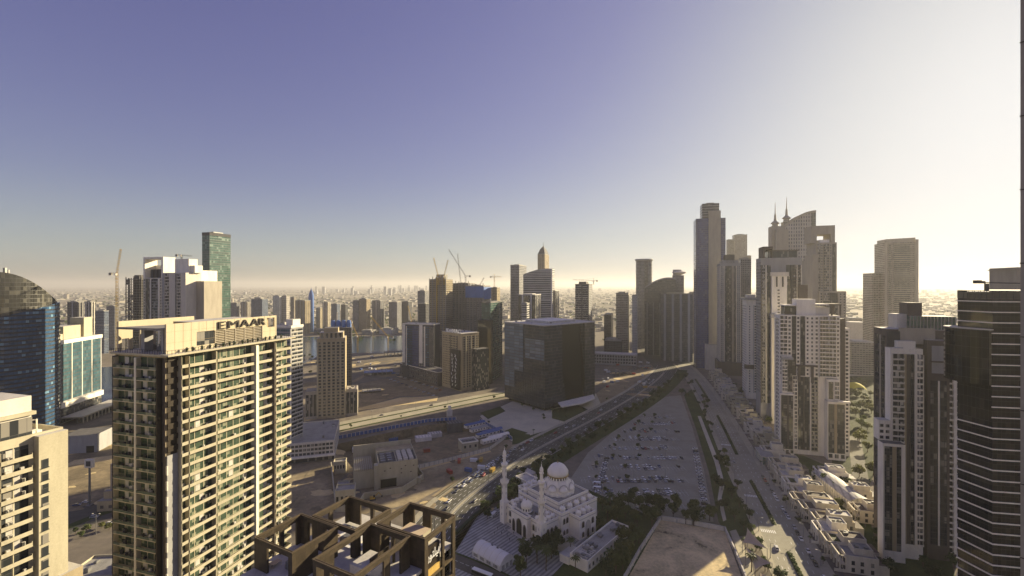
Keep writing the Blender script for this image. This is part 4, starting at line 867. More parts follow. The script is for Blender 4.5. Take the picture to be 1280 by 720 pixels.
# slim white tower
B = RB('slim_white_tower','slim white tower with a dark ring near its top',928,600,948,26); h = ZV(374,598); W_ = B.W
B.box('wall',0,0,0,W_,26,h,'white_wall','roof_pale'); B.bays('F',8,h-8,3.4,[(3,'W'),(4,'P',1,'dark_glass',.45,.5,'white_wall'),(4,'W'),(1,'F','grey_wall',.5),(6,'P',1,'dark_glass',.75,.6,'white_wall'),(.8,'F','white_wall',.6)])
B.bays('L',8,h-8,3.4,[(24,'P',5,'dark_glass',.5,.5,'pale_grey_wall')]); B.box('rear_block',10,26.05,0,W_+14,80,h*.93,'pale_grey_wall','roof_pale'); B.box('top_ring',-2.5,-2.5,h-1,W_*.9,27,h+2,'grey_wall','roof_dark'); B.box('lower_ring',-2.2,-2.2,ZV(461,598),W_*.62,4,ZV(456,598),'brown_wall'); B.box('crown',2,2,h+2,W_-3,20,h+6,'pale_grey_wall','roof_grey'); B.done()  # rear_block: unseen mass added to stop a sun streak over the car park
# tall portal tower
B = RB('portal_tower','grey and white tower with a white portal frame on its front',945,500,1003,24); W_ = B.W; h = ZV(322,495)
B.box('wall',0,2,0,W_,24,h,'grey_wall','roof_dark'); hp = ZV(340,490)
B.box('portal_shaft',W_*.25,-2,0,W_*.62,2,hp,'white_wall','roof_pale'); B.box('portal_head',W_*.22,-3,hp-4.5,W_*.66,1.9,hp,'pale_grey_wall','roof_pale')
for x in (.355,.5): B.box('portal_slot',W_*x,-3.05,hp-16,W_*x+1.2,-2.02,hp-5,'dark_opening')
B.bays('F',20,hp-18,3.5,[(3.5,'W'),(3,'P',1,'dark_glass',.55,.5,'white_wall'),(4.5,'W')],W_*.25,W_*.62,off=2)
B.bays('F',20,h-8,3.5,[(1,'F','brown_wall',.8),(4,'B','dark_glass','grey_wall',1.3),(1,'F','white_wall',.8),(4.5,'G','dark_glass',2)],0,W_*.25,off=-2)
B.bays('F',20,h-8,3.5,[(4.5,'G','dark_glass',2),(1.2,'F','dark_wall',1),(4,'B','dark_glass','brown_wall',1.2),(1,'F','pale_grey_wall',.8),(3,'B','dark_glass','brown_wall',1.2),(1,'F','pale_grey_wall',.8)],W_*.62,W_,off=-2)
B.bays('L',30,h-4,3.5,[(22,'P',5,'dark_glass',.55,.6,'grey_wall')])
mb = MB(); zt = ZV(308,498); mb.box(W_*.06,1,h,W_*.1,23,zt); mb.box(W_*.06,1,zt-3,W_*.3,23,zt); mb.box(W_*.28,3,h,W_*.3,22,zt); B.part('roof_frame', mb, M['brown_wall'])
B.box('penthouse',W_*.2,6,h,W_*.92,22,ZV(314,500),'dark_glass','roof_dark'); B.box('penthouse_roof',W_*.18,5,ZV(314,500),W_*.95,23,ZV(312.5,500),'brown_wall'); B.box('lower_portal',W_*.22,-6,0,W_*.5,-2.05,ZV(395,480),'pale_grey_wall','roof_pale'); B.box('lower_portal_head',W_*.2,-6.8,ZV(395,480)-3,W_*.53,-2.1,ZV(393,480),'grey_wall')
B.bays('F',12,ZV(400,480),3.5,[(3,'W'),(4,'P',1,'dark_glass',.6,.55,'white_wall'),(3,'W')],W_*.22,W_*.5,off=6)
B.box('rear_block',W_*.4,24.05,0,W_*1.1,70,h*.86,'grey_wall','roof_dark'); B.box('side_shaft',W_*.9,-1,0,W_*1.12,20,ZV(356,500),'brown_wall','roof_dark'); B.done()  # rear_block added out of sight, to close a gap that lets sunlight through
# curved sail tower with twin spires
Y = 850; B = RB('curved_roof_skyscraper','pale skyscraper whose dotted wall ends in a curved top',958,Y,1020,34); W_ = B.W; n = 14
prof = [(W_*(.12+.88*i/n), ZV(291,Y)+(ZV(263,Y-22)-ZV(291,Y))*math.sin(i/n*math.pi/2)) for i in range(n+1)]; mb = MB(); x0 = W_*.12
for yy, rev in ((0, False), (34, True)):
    p = [(x0,yy,0),(W_,yy,0)]+[(a,yy,z) for a, z in prof[::-1]]; mb.poly(p[::-1] if rev else p)
for a, b in zip(prof, prof[1:]): mb.poly([(a[0],0,a[1]),(b[0],0,b[1]),(b[0],34,b[1]),(a[0],34,a[1])])
mb.poly([(W_,0,0),(W_,34,0),(W_,34,prof[-1][1]),(W_,0,prof[-1][1])]); mb.poly([(x0,34,0),(x0,0,0),(x0,0,prof[0][1]),(x0,34,prof[0][1])]); B.part('wall', mb, M['grid_oval'])
mb = MB()
for a, b in zip(prof, prof[1:]): mb.poly([(a[0],-.8,a[1]-3.5),(b[0],-.8,b[1]-3.5),(b[0],-.8,b[1]+.6),(a[0],-.8,a[1]+.6)]); mb.poly([(a[0],-.8,a[1]+.6),(b[0],-.8,b[1]+.6),(b[0],34.5,b[1]+.6),(a[0],34.5,a[1]+.6)])
B.part('curved_roof', mb, M['beige_wall']); B.box('edge_glazing',W_*.9,-.4,150,W_*.995,-.02,ZV(268,Y),'far_glass'); B.box('shoulder',0,-2,0,W_*.3,20,ZV(283,Y),'beige_wall','roof_pale'); B.box('front_block',W_*.08,-14,0,W_*.34,-2.1,ZV(288,Y),'beige_wall','roof_grey')
for (xx, vb, vt) in ((W_*.14,285,252),(W_*.4,279,246)):
    z = ZV(vb,Y); zt = ZV(vt,Y); k = zt-z; mb = MB(); mb.lathe(xx,14,[(9,z-14),(9,z),(10.5,z+2),(6,z+3),(5,z+8),(8,z+10),(2.5,z+15),(1.6,z+k*.55)],8); mb.lathe(xx,14,[(1.0,z+k*.5),(.3,zt)],6); B.part('spire', mb, M['beige_wall'])
B.done()
# beige stepped tower with a gate top
B = RB('gate_top_tower','beige stepped tower with a hollow gate at its top',1008,620,1046,38); W_ = B.W; h = ZV(303,615)
B.box('wall',0,0,0,W_,38,h,'beige_wall','roof_pale'); mb = MB(); zt = ZV(281,615); mb.box(-4,6,h,3,34,zt); mb.box(W_-5,6,h,W_,34,zt); mb.box(3,6,zt-12,W_-5,34,zt); B.part('gate_frame', mb, M['beige_wall']); B.box('roof_block',5,2,h,W_-8,20,h+4,'white_wall','roof_pale')
B.bays('F',20,h-2,3.6,[(1.5,'W'),(4,'B','dark_glass','beige_wall',1.2),(3.5,'P',1,'dark_glass',.5,.5,'white_wall'),(7,'B','dark_glass','beige_wall',1.2),(3.5,'P',1,'dark_glass',.5,.5,'white_wall'),(4,'G','dark_glass',2),(1.5,'W')])
B.box('shoulder',2,-8,0,W_+8,20,ZV(364,605),'beige_wall','roof_pale'); B.bays('F',20,ZV(366,605),3.6,[(3,'P',1,'dark_glass',.6,.6,'white_wall'),(6,'B','dark_glass','beige_wall',1.2),(8,'G','dark_glass',4),(1,'F','beige_wall',.5),(7,'P',2,'dark_glass',.5,.5,'white_wall')],2,W_+8,off=8); B.box('rear_block',W_*.35,38.05,0,W_,92,h*.9,'beige_wall','roof_pale'); B.box('left_wing',-5,-3,0,1.9,30,ZV(318,615),'beige_wall','roof_grey'); B.done()  # hidden rear_block added to keep the low sun off the car park
# near residential tower
B = RB('residential_tower','white tower with dark glass columns and terraces above the villas',968,408,1050,18); W_ = B.W; h = ZV(394,402)
B.box('wall',0,0,0,W_,18,h,'white_wall','roof_pale')
B.bays('F',ZV(470,402),h-1,3.4,[(5,'B','dark_glass','white_wall',1.4),(3,'P',1,'dark_glass',.5,.55,'white_wall'),(3,'G','dark_glass',2),(2.6,'P',1,'dark_glass',.5,.55,'white_wall'),(3.4,'G','dark_glass',2),(6,'P',2,'dark_glass',.4,.5,'white_wall'),(3,'P',1,'dark_glass',.5,.55,'white_wall'),(11,'B','dark_glass','white_wall',2.2),(2.5,'P',1,'dark_glass',.5,.55,'white_wall')])
B.bays('F',4,ZV(471,402),3.4,[(12,'W'),(4,'B','dark_glass','white_wall',1.4),(.6,'F','white_wall',.5),(5,'G','dark_glass',2),(1,'F','brown_wall',.6),(5,'G','dark_glass',2),(1.2,'F','white_wall',.8),(6,'B','dark_glass','cream_wall',1.6),(20,'W')])
mb = MB(); zb = ZV(478,402); zt = ZV(458,402); mb.box(W_*.3,-1.8,zb,W_*.34,-.1,zt); mb.box(W_*.52,-1.8,zb,W_*.56,-.1,zt); mb.box(W_*.26,-1.9,zt,W_*.6,-.05,zt+1.4); B.part('mid_frame', mb, M['brown_wall'])
B.bays('L',6,h-3,3.4,[(2,'W'),(5,'P',1,'dark_glass',.5,.55,'white_wall'),(4,'B','dark_glass','white_wall',1.1),(5,'P',1,'dark_glass',.5,.55,'white_wall'),(2,'W')]); B.box('left_block',-1,-5,0,10,-.05,ZV(490,408),'white_wall','roof_pale'); B.bays('F',5,ZV(492,408),3.4,[(.6,'W'),(4.4,'G','dark_glass',3),(1.2,'X','brown_wall'),(3.2,'G','dark_glass',2),(.8,'W')],-1,10,off=5); B.bays('F',.5,5,4,[(11,'P',3,'dark_glass',.6,.6)],-1,10,off=5)
B.box('left_step',1,-3,ZV(490,408),9,-.05,ZV(445,406),'white_wall','roof_pale'); B.bays('F',ZV(488,408),ZV(448,406),3.4,[(4,'B','dark_glass','white_wall',1),(4,'G','dark_glass',2)],1,9,off=3); B.box('left_frame',.4,-4.4,ZV(449,406),9.6,-3.02,ZV(446,406),'grey_wall')
B.box('right_block',W_*.74,-8,0,W_+1.5,-.05,ZV(499,398),'white_wall','roof_pale'); w0, w1 = W_*.74, W_+1.5; B.bays('F',6,ZV(502,398),3.4,[(.6,'W'),(4.6,'G','dark_glass',3),(2,'X','tan_wall'),(6,'G','dark_glass',4),(.7,'W')],w0,w1,off=8); B.bays('F',.5,6,4,[(11,'P',3,'dark_glass',.6,.6)],w0,w1,off=8)
B.box('right_step',W_*.76,-5,ZV(499,398),W_*.95,-.05,ZV(472,400),'white_wall','roof_pale'); B.bays('F',ZV(497,398),ZV(475,400),3.4,[(1,'W'),(4,'G','dark_glass',2),(1,'W'),(4,'B','dark_glass','white_wall',1.4)],W_*.76,W_*.95,off=5)
B.box('right_terrace',W_*.88,-11,ZV(499,398),W_+4,-8.05,ZV(499,398)+1.2,'white_wall')
B.box('dark_shaft',W_+.05,3,0,W_+5,16,ZV(398,402),'brown_wall','roof_dark'); B.box('side_wing',W_+5.05,5,0,W_+9,18,ZV(410,400),'white_wall','roof_pale'); B.bays('F',3,ZV(412,400),3.4,[(4,'P',1,'dark_glass',.5,.55,'white_wall')],W_+5,W_+9,off=-5)
B.box('rear_block',12,18.05,0,W_+8,54,h*.92,'white_wall','roof_pale'); z1 = ZV(374,405); B.box('penthouse',W_*.3,3,h,W_*.62,16,z1,'white_wall','roof_pale'); B.box('penthouse_wing',W_*.62,4,h,W_*.86,16,h+7,'pale_grey_wall','roof_pale'); B.box('penthouse_roof',W_*.55,2,h+9,W_*.88,17,h+10,'white_wall'); B.box('penthouse_glazing',W_*.1,3,h,W_*.28,15,h+8,'dark_glass'); B.box('terrace_frame',W_*.08,.2,h+8,W_*.3,16,h+9,'white_wall')  # unseen rear_block added to block a streak of sun on the boulevard
mb = MB(); 
for x in (W_*.86, W_*1.0): mb.box(x,.3,h,x+1,1.3,h+9); mb.box(x,15,h,x+1,16,h+9)
mb.box(W_*.84,.2,h+9,W_*1.03,16.4,h+10.2); B.part('pergola', mb, M['brown_wall']); B.done()
# far beige slab
B = RB('beige_skyscraper','wide beige skyscraper standing alone against the bright sky',1093,900,1147,44); W_ = B.W; h = ZV(303,895)
B.box('wall',0,0,0,W_,44,h,'grid_beige','roof_grey'); B.bays('F',60,h-4,4,[(10,'P',2,'far_glass',.7,.6,'beige_wall'),(4,'W'),(26,'H','far_glass','beige_wall'),(12,'W')]); mb = MB(); zt = ZV(296,895)
mb.prism([(3,3),(W_-2,3),(W_-2,40),(3,40)],h,[zt-4,zt-2,zt-2,zt-4]); B.part('sloping_roof', mb, M['beige_wall']); B.box('edge_fin',-.8,-1.5,0,3,-.05,h+3,'beige_wall'); B.box('edge_fin',W_-4,-1.5,0,W_+.8,-.05,h+5,'beige_wall'); B.box('lower_tower',-14,18,0,-1,60,ZV(341,900),'grid_beige','roof_grey'); B.done()
# grey-brown tower in front on the right
B = RB('frame_front_tower','grey and brown tower with white frames beside the black tower',1092,258,1200,16); W_ = B.W; h = ZV(412,255)
B.box('wall',0,0,0,W_,16,h,'brown_wall','roof_pale'); B.box('top_wall',W_*.16,-.6,h-8,W_*.66,-.02,h+1,'beige_wall')
B.box('left_shaft',-.3,-1,0,W_*.17,-.02,h-1,'dark_wall')
B.bays('F',2,h-12,3.3,[(8,'G','dark_glass',4)],.2,W_*.17,off=1)
za = ZV(438,250); a0, a1 = -1.5, W_*.40
B.box('white_block',a0,-7,0,a1,-1.05,za,'white_wall','roof_pale')
B.bays('F',8,za-2,3.3,[(.8,'W'),(6.2,'B','dark_glass','pale_grey_wall',1),(1,'F','tan_wall',.5),(2.2,'X','brown_wall'),(2,'G','dark_glass',1),(1,'F','white_wall',.8),(3.4,'B','dark_glass','white_wall',1.1)],a0,a1,off=7)
zc = ZV(556,245); B.box('lower_block',-7.5,-13,0,W_*.08,-7.05,zc,'white_wall','roof_dark'); B.bays('F',6,zc-1.5,3.3,[(.5,'W'),(3,'G','dark_glass',3),(1.6,'X','tan_wall'),(1.8,'G','dark_glass',2),(1.6,'W')],-7.5,W_*.08,off=13); B.box('lower_terrace',-7,-7,zc,a0,-1.1,ZV(527,250),'white_wall','roof_pale'); B.bays('F',zc,ZV(530,250),3.3,[(5,'P',2,'dark_glass',.6,.5)],-7,a0,off=7)
zf = ZV(425,250); B.box('frame_block',W_*.5,-4,0,W_*.8,-.05,zf,'brown_wall','roof_pale')
B.bays('F',8,zf-22,3.3,[(1.6,'W'),(4.6,'G','dark_glass',3),(.8,'F','white_wall',.6),(4.6,'G','dark_glass',3),(1.6,'W')],W_*.5,W_*.8,off=4); B.bays('L',30,h-4,3.3,[(2,'W'),(5,'G','dark_glass',3),(1.2,'F','beige_wall',.3),(4,'G','dark_glass',2),(2,'W')]); B.box('frame_opening',W_*.56,-4.2,zf-18,W_*.75,-4.02,zf-3,'grey_wall'); B.box('frame_canopy',W_*.54,-5,zf-12,W_*.77,-4.05,zf-11.2,'brown_wall')
B.bays('F',3,h-16,3.3,[(5,'B','dark_glass','white_wall',1.2),(2.2,'F','white_wall',1.2),(3,'H','dark_glass','white_wall')],W_*.8,W_,off=0); B.bays('F',8,h-14,3.3,[(1,'F','white_wall',1.6),(3,'H','dark_glass','white_wall'),(.8,'F','white_wall',1.2)],a1,W_*.5,off=0)
B.box('glass_parapet',W_*.36,3,h,W_,15,ZV(396,252),'sea_glass','roof_pale'); B.box('plant_box',W_*.36,5,ZV(396,252),W_*.56,14,ZV(379,252),'brown_wall','roof_dark'); B.box('plant_box_low',W_*.22,6,h,W_*.36,16,ZV(394,252),'pale_grey_wall','roof_pale'); B.box('roof_store',a0+4,-6,za,a0+12,-2,za+5,'white_wall','roof_pale'); roof_kit(B,a0,-7,a1,-1,za,21,3,1,'white_wall')
mb = MB()
for i in range(16): mb.box(W_*.36+i*1.6,2.7,h,W_*.36+.15+i*1.6,2.98,ZV(396,252))
B.part('parapet_posts', mb, M['pale_grey_wall']); B.done()
# black glass tower with white floor lines
D0 = (PX(1197,187),187.0); D1 = (PX(1241,175),175.0); D2 = (PX(1276,173.4),173.4)
base = Vector(D1); loc = lambda p: (p[0]-base.x, p[1]-base.y)
D3 = (D2[0]+30, D2[1]-6); foot = [loc(D0), loc(D1), loc(D2), loc(D3), (D3[0]-base.x+8, 30), (34, 44)]
T = thing('black_glass_tower','black glass tower with thin white floor lines on the right','tower',(base.x,base.y,0)); top = ZV(374,174)
mb = MB(); mb.prism(foot,0,top,0,1); mb.build('glass_body',[M['smoke_glass'],M['roof_dark']],T)
def grow(p, k):
    c = Vector((sum(q[0] for q in p)/len(p), sum(q[1] for q in p)/len(p))); return [tuple(c+(Vector(q)-c)*k) for q in p]
mb = MB(); mb.prism(grow(foot,1.022),-.2,.2); me = mb.mesh('floor_band',[M['white_wall']])
for i in range(36):
    if not 96 < top-1-i*4.05 < 130: put('floor_band',me,T,(0,0,top-1-i*4.05))
mb = MB(); f2 = [foot[1],foot[2],foot[3],foot[4]]; mb.prism(grow(f2,1.03),-.2,.2); me = mb.mesh('floor_band',[M['white_wall']])
for i in range(36):
    if 96 < top-1-i*4.05 < 130: put('floor_band',me,T,(0,0,top-1-i*4.05))
v0 = Vector(foot[0]); v1 = Vector(foot[1]); dd = (v1-v0).normalized(); nn = Vector((dd.y,-dd.x)); bulge = [v0-dd*5+nn*.4]
for i in range(7): t = i/6; bulge.append(v0-dd*3+dd*((v1-v0).length+3)*t+nn*(.6+3.4*math.sin(math.pi*(.15+.75*t))))
pts = [tuple(p) for p in bulge]+[tuple(v1+dd*-.2-nn*.5), tuple(v0-dd*5-nn*6)]; mb = MB(); mb.prism(pts,ZV(478,181),ZV(411,181),0,1); mb.build('bulging_bay',[M['smoke_glass'],M['roof_pale']],T)
mb = MB(); mb.prism(grow(pts,1.03),ZV(411,181),ZV(411,181)+.4); mb.build('bay_cap',M['pale_grey_wall'],T)
mb = MB()
for a, b in zip(foot, foot[1:]+foot[:1]):
    n = max(2,int((Vector(b)-Vector(a)).length/1.9))
    for i in range(n):
        p = Vector(a).lerp(Vector(b), i/n); mb.box(p.x-.08,p.y-.08,top,p.x+.08,p.y+.08,top+3.2)
mb.prism(grow(foot,1.0),top+3.1,top+3.3); n0 = len(mb.f); mb.build('roof_screen',M['dark_wall'],T)
mb = MB(); mb.prism(grow(foot,.995),top,top+2.6); mb.build('roof_screen_glass',M['crown_glass'],T)
mb = MB(); x, y = PX(1240,176)-base.x, 3; mb.box(x-.5,y-.5,top+3,x+.5,y+.5,top+6); mb.box(x-4.4,y-.6,top+6,x-1,y+.6,top+7); mb.tube((x-1,y,top+6.4),(x+13,y,top+6.1),.2); mb.box(x-4.6,y-.8,top+6,x-2.6,y+.8,top+7.3); mb.build('facade_crane',M['dark_wall'],T)
# slice of a neighbouring tower at the right edge of the view
B = Bld('neighbour_tower','beige wall of the nearest tower cut by the right edge','tower',(PX(1275.5,26),26.0),12,30,R(-54)); B.box('wall',0,0,0,12,30,215,'beige_wall'); mb = MB()
for i in range(50): mb.box(-.03,-.03,i*4.2,12.03,.03,i*4.2+.06)
B.part('wall_joints', mb, M['brown_wall']); mb = MB()
for i in range(50): mb.box(3,-.05,i*4.2+1.2,9,.0,i*4.2+3.4)
B.part('glazing', mb, M['dark_glass'])
B = Bld('background_tower','sliver of brown tower behind the black tower roof','tower',(PX(1271,240),240.0),30,20); B.box('wall',0,0,0,30,20,ZV(334,240),'beige_wall','roof_grey'); B.box('ledge',-.8,-.8,ZV(337,240),30,20,ZV(336,240),'beige_wall')
# low hazy blocks between the towers on the right
for i, (u0,u1,vt,Y,m,lab) in enumerate([(1064,1093,428,760,'grid_beige','pale arcaded block in haze between the towers'),(1058,1092,404,1100,'roof_pale','long low hazy roofs right of the stepped beige tower'),(1060,1078,398,1400,'grid_beige','small hazy block at the foot of the beige skyscraper'),(1150,1198,432,700,'grid_beige','hazy low block behind the grey and brown tower')]):
    far_tower(u0,u1,vt,Y,m,'low_building',lab,'building',cmat='roof_pale')
# ---------------------------------------------------------------- mosque
an = R(-50.2); Q = Bld('mosque','white mosque with a big dome and two slender minarets','mosque',(-4.5,288.0),33.6,46,an)
MW, MT = 'mosque_white', 'mosque_trim'
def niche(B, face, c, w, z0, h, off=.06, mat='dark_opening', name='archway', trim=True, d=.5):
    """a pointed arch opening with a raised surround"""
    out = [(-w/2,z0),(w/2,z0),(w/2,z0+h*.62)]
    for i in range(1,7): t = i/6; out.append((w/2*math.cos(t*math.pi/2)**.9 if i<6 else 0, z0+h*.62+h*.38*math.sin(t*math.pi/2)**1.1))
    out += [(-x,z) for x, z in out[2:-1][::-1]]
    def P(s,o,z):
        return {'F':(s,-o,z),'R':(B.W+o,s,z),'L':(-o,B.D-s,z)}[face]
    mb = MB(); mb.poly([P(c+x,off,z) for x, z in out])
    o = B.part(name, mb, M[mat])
    if trim:
        mb = MB(); k = 1+.7/w
        for a, b in zip(out[1:], out[2:]+out[:1]):
            A = (a[0]*k, z0+(a[1]-z0)*(1+.3/h)); Bq = (b[0]*k, z0+(b[1]-z0)*(1+.3/h))
            mb.poly([P(c+a[0],off+.02,a[1]),P(c+A[0],off+d*.6,A[1]),P(c+Bq[0],off+d*.6,Bq[1]),P(c+b[0],off+.02,b[1])])
            mb.poly([P(c+A[0],off+d*.6,A[1]),P(c+A[0],off-.1,A[1]),P(c+Bq[0],off-.1,Bq[1]),P(c+Bq[0],off+d*.6,Bq[1])])
        put('arch_surround', mb.mesh('arch_surround',[M[MT]]), o)
def dome_prof(r, z, n=9, bulge=1.08, tip=1.15):
    pr = [(r,z)]
    for i in range(1,n+1):
        t = i/n*math.pi/2; pr.append((max(.04, r*bulge*math.cos(t)**.92 if i>2 else r*(1+.07*math.sin(i))), z+r*tip*math.sin(t)))
    return pr
def dome(B, x, y, z, r, drum=1.0, n=18, name='dome', win=0):
    mb = MB(); mb.lathe(x,y,[(r*1.06,z),(r*1.06,z+drum*.15),(r*.95,z+drum*.2),(r*.95,z+drum*.9),(r*1.08,z+drum)],n); b = B.part(name+'_drum', mb, M[MW], smooth=False)
    mb = MB(); mb.lathe(x,y,dome_prof(r,z+drum),max(n,20)); d = B.part(name, mb, M[MW], smooth=True)
    mb = MB(); t = z+drum+r*1.13; mb.lathe(x,y,[(.12*r**.5,t),(.16*r**.5,t+.3*r**.5),(.05,t+.6*r**.5),(.02,t+1.1*r**.5)],6); mb.build('finial', M['gold'], d)
    for i in range(win):
        a = 2*math.pi*(i+.5)/win; c, s_ = math.cos(a), math.sin(a); rr_ = r*.955; mb = MB(); w = r*2*math.pi/win*.2
        mb.poly([(x+c*rr_-s_*w, y+s_*rr_+c*w, z+drum*.3),(x+c*rr_+s_*w, y+s_*rr_-c*w, z+drum*.3),(x+c*rr_+s_*w, y+s_*rr_-c*w, z+drum*.75),(x+c*rr_, y+s_*rr_, z+drum*.86),(x+c*rr_-s_*w, y+s_*rr_+c*w, z+drum*.75)][::-1]); mb.build('drum_window', M['dark_opening'], b)
# portico around the forecourt, prayer hall, wings
Q.box('portico',0,.6,0,33.6,14,11,MW,'roof_grey'); Q.box('prayer_hall',-2.5,14,0,36.2,46,13.6,MW,'roof_grey'); Q.box('hall_clerestory',3,17,13.6,30.6,44,17,MW,'roof_grey')
Q.box('side_wing',36.25,20.5,0,44.5,35,12.4,MW,'roof_grey'); Q.box('side_wing',-10.8,20.5,0,-2.55,35,12.4,MW,'roof_grey')
def para(x0,y0,x1,y1,z,h=1.0,t=.45):
    mb = MB(); mb.box(x0,y0,z,x1,y0+t,z+h); mb.box(x0,y1-t,z,x1,y1,z+h); mb.box(x0,y0+t,z,x0+t,y1-t,z+h); mb.box(x1-t,y0+t,z,x1,y1-t,z+h)
    mb.box(x0-.25,y0-.25,z+h-.3,x1+.25,y0-.02,z+h+.05); mb.box(x1+.02,y0-.25,z+h-.3,x1+.25,y1+.25,z+h+.05); mb.box(x0-.25,y0,z+h-.3,x0-.02,y1+.25,z+h+.05)
    Q.part('parapet', mb, M[MW])
    mb = MB(); mb.box(x0-.12,y0-.12,z-.9,x1+.12,y0-.03,z-.45); mb.box(x1+.03,y0-.12,z-.9,x1+.12,y1,z-.45); Q.part('cornice_band', mb, M[MT])
para(0,.6,33.6,14,11); para(-2.5,14,36.2,46,13.6,1.3); para(3,17,30.6,44,17,1.2); para(36.25,20.5,44.5,35,12.4,1.1); para(-10.8,20.5,-2.55,35,12.4,1.1)
Q.box('entrance_block',9.5,-2.6,0,24,.58,12.4,MW,'roof_grey'); para(9.5,-2.6,24,.55,12.4,.9)
niche(Q,'F',16.8,4.6,0,9.6,2.66); niche(Q,'F',11.8,2.4,0,7.6,2.66); niche(Q,'F',21.8,2.4,0,7.6,2.66)
for c in (4.6,7.6,26.2,29.2): niche(Q,'F',c,1.5,5.2,3.4,-.54); niche(Q,'F',c,1.3,.8,2.4,-.54)
for c in (5,8.2,11.4): niche(Q,'R',c,2.2,0,7.4,.06)
for c in (16,18.6): niche(Q,'R',c,1.5,7.6,3.4,2.66); niche(Q,'R',c,1.3,1.2,2.8,2.66)
for c, w, z, h in ((27.7,3.6,1.2,8.4),(23.4,1.8,6.6,3.6),(32,1.8,6.6,3.6),(23.4,1.5,1,3),(32,1.5,1,3)): niche(Q,'R',c,w,z,h,10.96,mat='dark_opening' if w<3 else MT)
niche(Q,'R',27.7,1.5,0,5,11.1); niche(Q,'R',39.5,1.8,6.6,3.6,2.66)
for x, y in ((2.6,4.5),(2.6,8),(2.6,11.5),(31,4.5),(31,8),(31,11.5),(6.4,2.6),(27.4,2.6),(6.4,11),(27.2,11)): dome(Q,x,y,11.2,1.5,1.0,14,'small_dome')
dome(Q,16.8,3.4,12.5,3.3,2.6,20,'entrance_dome',12)
for k in range(5): dome(Q,33.4,17.5+k*6.2,13.7,1.75,1.5,14,'small_dome'); dome(Q,.3,17.5+k*6.2,13.7,1.75,1.5,14,'small_dome')
for k in range(3): dome(Q,40.6,23.6+k*4.2,12.5,1.6,1.2,14,'small_dome'); dome(Q,-7,23.6+k*4.2,12.5,1.6,1.2,14,'small_dome')
cx, cy = 16.8, 30.5; mb = MB(); mb.lathe(cx,cy,[(10.6,17),(10.6,18.4),(9.2,18.6),(9.2,22.4),(7.3,25.2)],8); Q.part('octagon_base', mb, M[MW])
for k in range(8):
    a = k*math.pi/4+math.pi/8; x, y = cx+8.3*math.cos(a), cy+8.3*math.sin(a); mb = MB(); mb.lathe(x,y,[(2.7,17.2),(2.7,19.6),(2.9,19.9)],14); Q.part('half_dome_drum', mb, M[MW]); mb = MB(); mb.lathe(x,y,dome_prof(2.75,19.9),18); Q.part('half_dome', mb, M[MW], smooth=True)
    mb = MB(); t = Vector((-math.sin(a),math.cos(a))); o = Vector((math.cos(a),math.sin(a)))
    arch = [(2.95*math.cos(q), 20.2+3.5*math.sin(q)) for q in [math.pi*i/12 for i in range(13)]]
    c0 = Vector((cx,cy))+o*8.7
    for p, q in zip(arch, arch[1:]): A = c0+t*p[0]; Bq = c0+t*q[0]; mb.tube((A.x,A.y,p[1]),(Bq.x,Bq.y,q[1]),.28,n=5)
    Q.part('arch_rib', mb, M[MT])
dome(Q,cx,cy,24.6,6.35,2.9,32,'main_dome',20)
mb = MB(); mb.lathe(cx,cy,[(6.75,27.2),(6.95,27.35),(6.95,27.6),(6.7,27.75)],32); Q.part('dome_ring', mb, M['gold'])
for (x, y) in ((-.2,-.2),(33.8,-.2)):
    mb = MB(); mb.box(x-2.1,y-2.1,0,x+2.1,y+2.1,13.5); mb.lathe(x,y,[(2.2,13.5),(1.75,15),(1.7,23.4),(1.9,24),(2.75,25.2),(2.75,25.5)],8); m1 = Q.part('minaret', mb, M[MW])
    mb = MB(); mb.lathe(x,y,[(2.75,25.5),(2.75,26.6),(2.5,26.6),(2.5,25.5)],8,cap=False); mb.build('balcony', M[MW], m1)
    mb = MB(); mb.lathe(x,y,[(1.45,25.4),(1.4,34.6),(1.6,35.2),(2.2,36.2),(2.2,37.1),(1.0,37.1),(.95,41),(1.35,41.6),(1.35,42.1),(1.0,42.3),(1.15,43.4),(.9,44.6),(.25,45.6),(.3,46.2),(.08,46.8),(.05,48.3)],10); mb.build('upper_shaft', M[MW], m1)
    for z in (5,9,18,22,28,32):
        for fx, fy in ((0,-1),(1,0)):
            r_ = 2.13 if z < 13 else (1.72 if z < 24 else 1.5); mb = MB()
            if fx: mb.box(x+r_-.2,y-.3,z,x+r_+.02,y+.3,z+1.6)
            else: mb.box(x-.3,y-r_-.02,z,x+.3,y-r_+.2,z+1.6)
            mb.build('slit_window', M[MT], m1)
rr = random.Random(5)
for k in range(9):
    x, y = rr.uniform(6,28), rr.uniform(5,12.5); mb = MB(); mb.box(x,y,11,x+rr.uniform(1,2.4),y+rr.uniform(1,2),11+rr.uniform(.7,1.5)); Q.part('rooftop_unit', mb, M['grey_steel'])
mb = MB(); mb.box(-1.2,-1.2,0,34.8,.55,.35); mb.box(8.5,-5,0,25,-1.25,.3); mb.box(33.65,.5,0,38,20,.35); Q.part('steps', mb, M[MT])
Q.done()
B = Bld('mosque_annexe','small white gabled hall behind the left minaret','building',G(645,610),12,10,an); B.box('wall',0,0,0,12,10,8,MW,'roof_pale'); B.box('lower_wall',-7,2,0,-.05,9,4.5,MW,'roof_grey'); B.bays('F',1,7,3,[(12,'P',4,'dark_glass',.5,.5,MT)])
mb = MB(); mb.box(-.3,-.3,8,12.3,.1,9); mb.box(-.3,9.9,8,12.3,10.3,9); mb.box(-.3,.1,8,.1,9.9,9); mb.box(11.9,.1,8,12.3,9.9,9); B.part('parapet', mb, M[MW]); B.done()
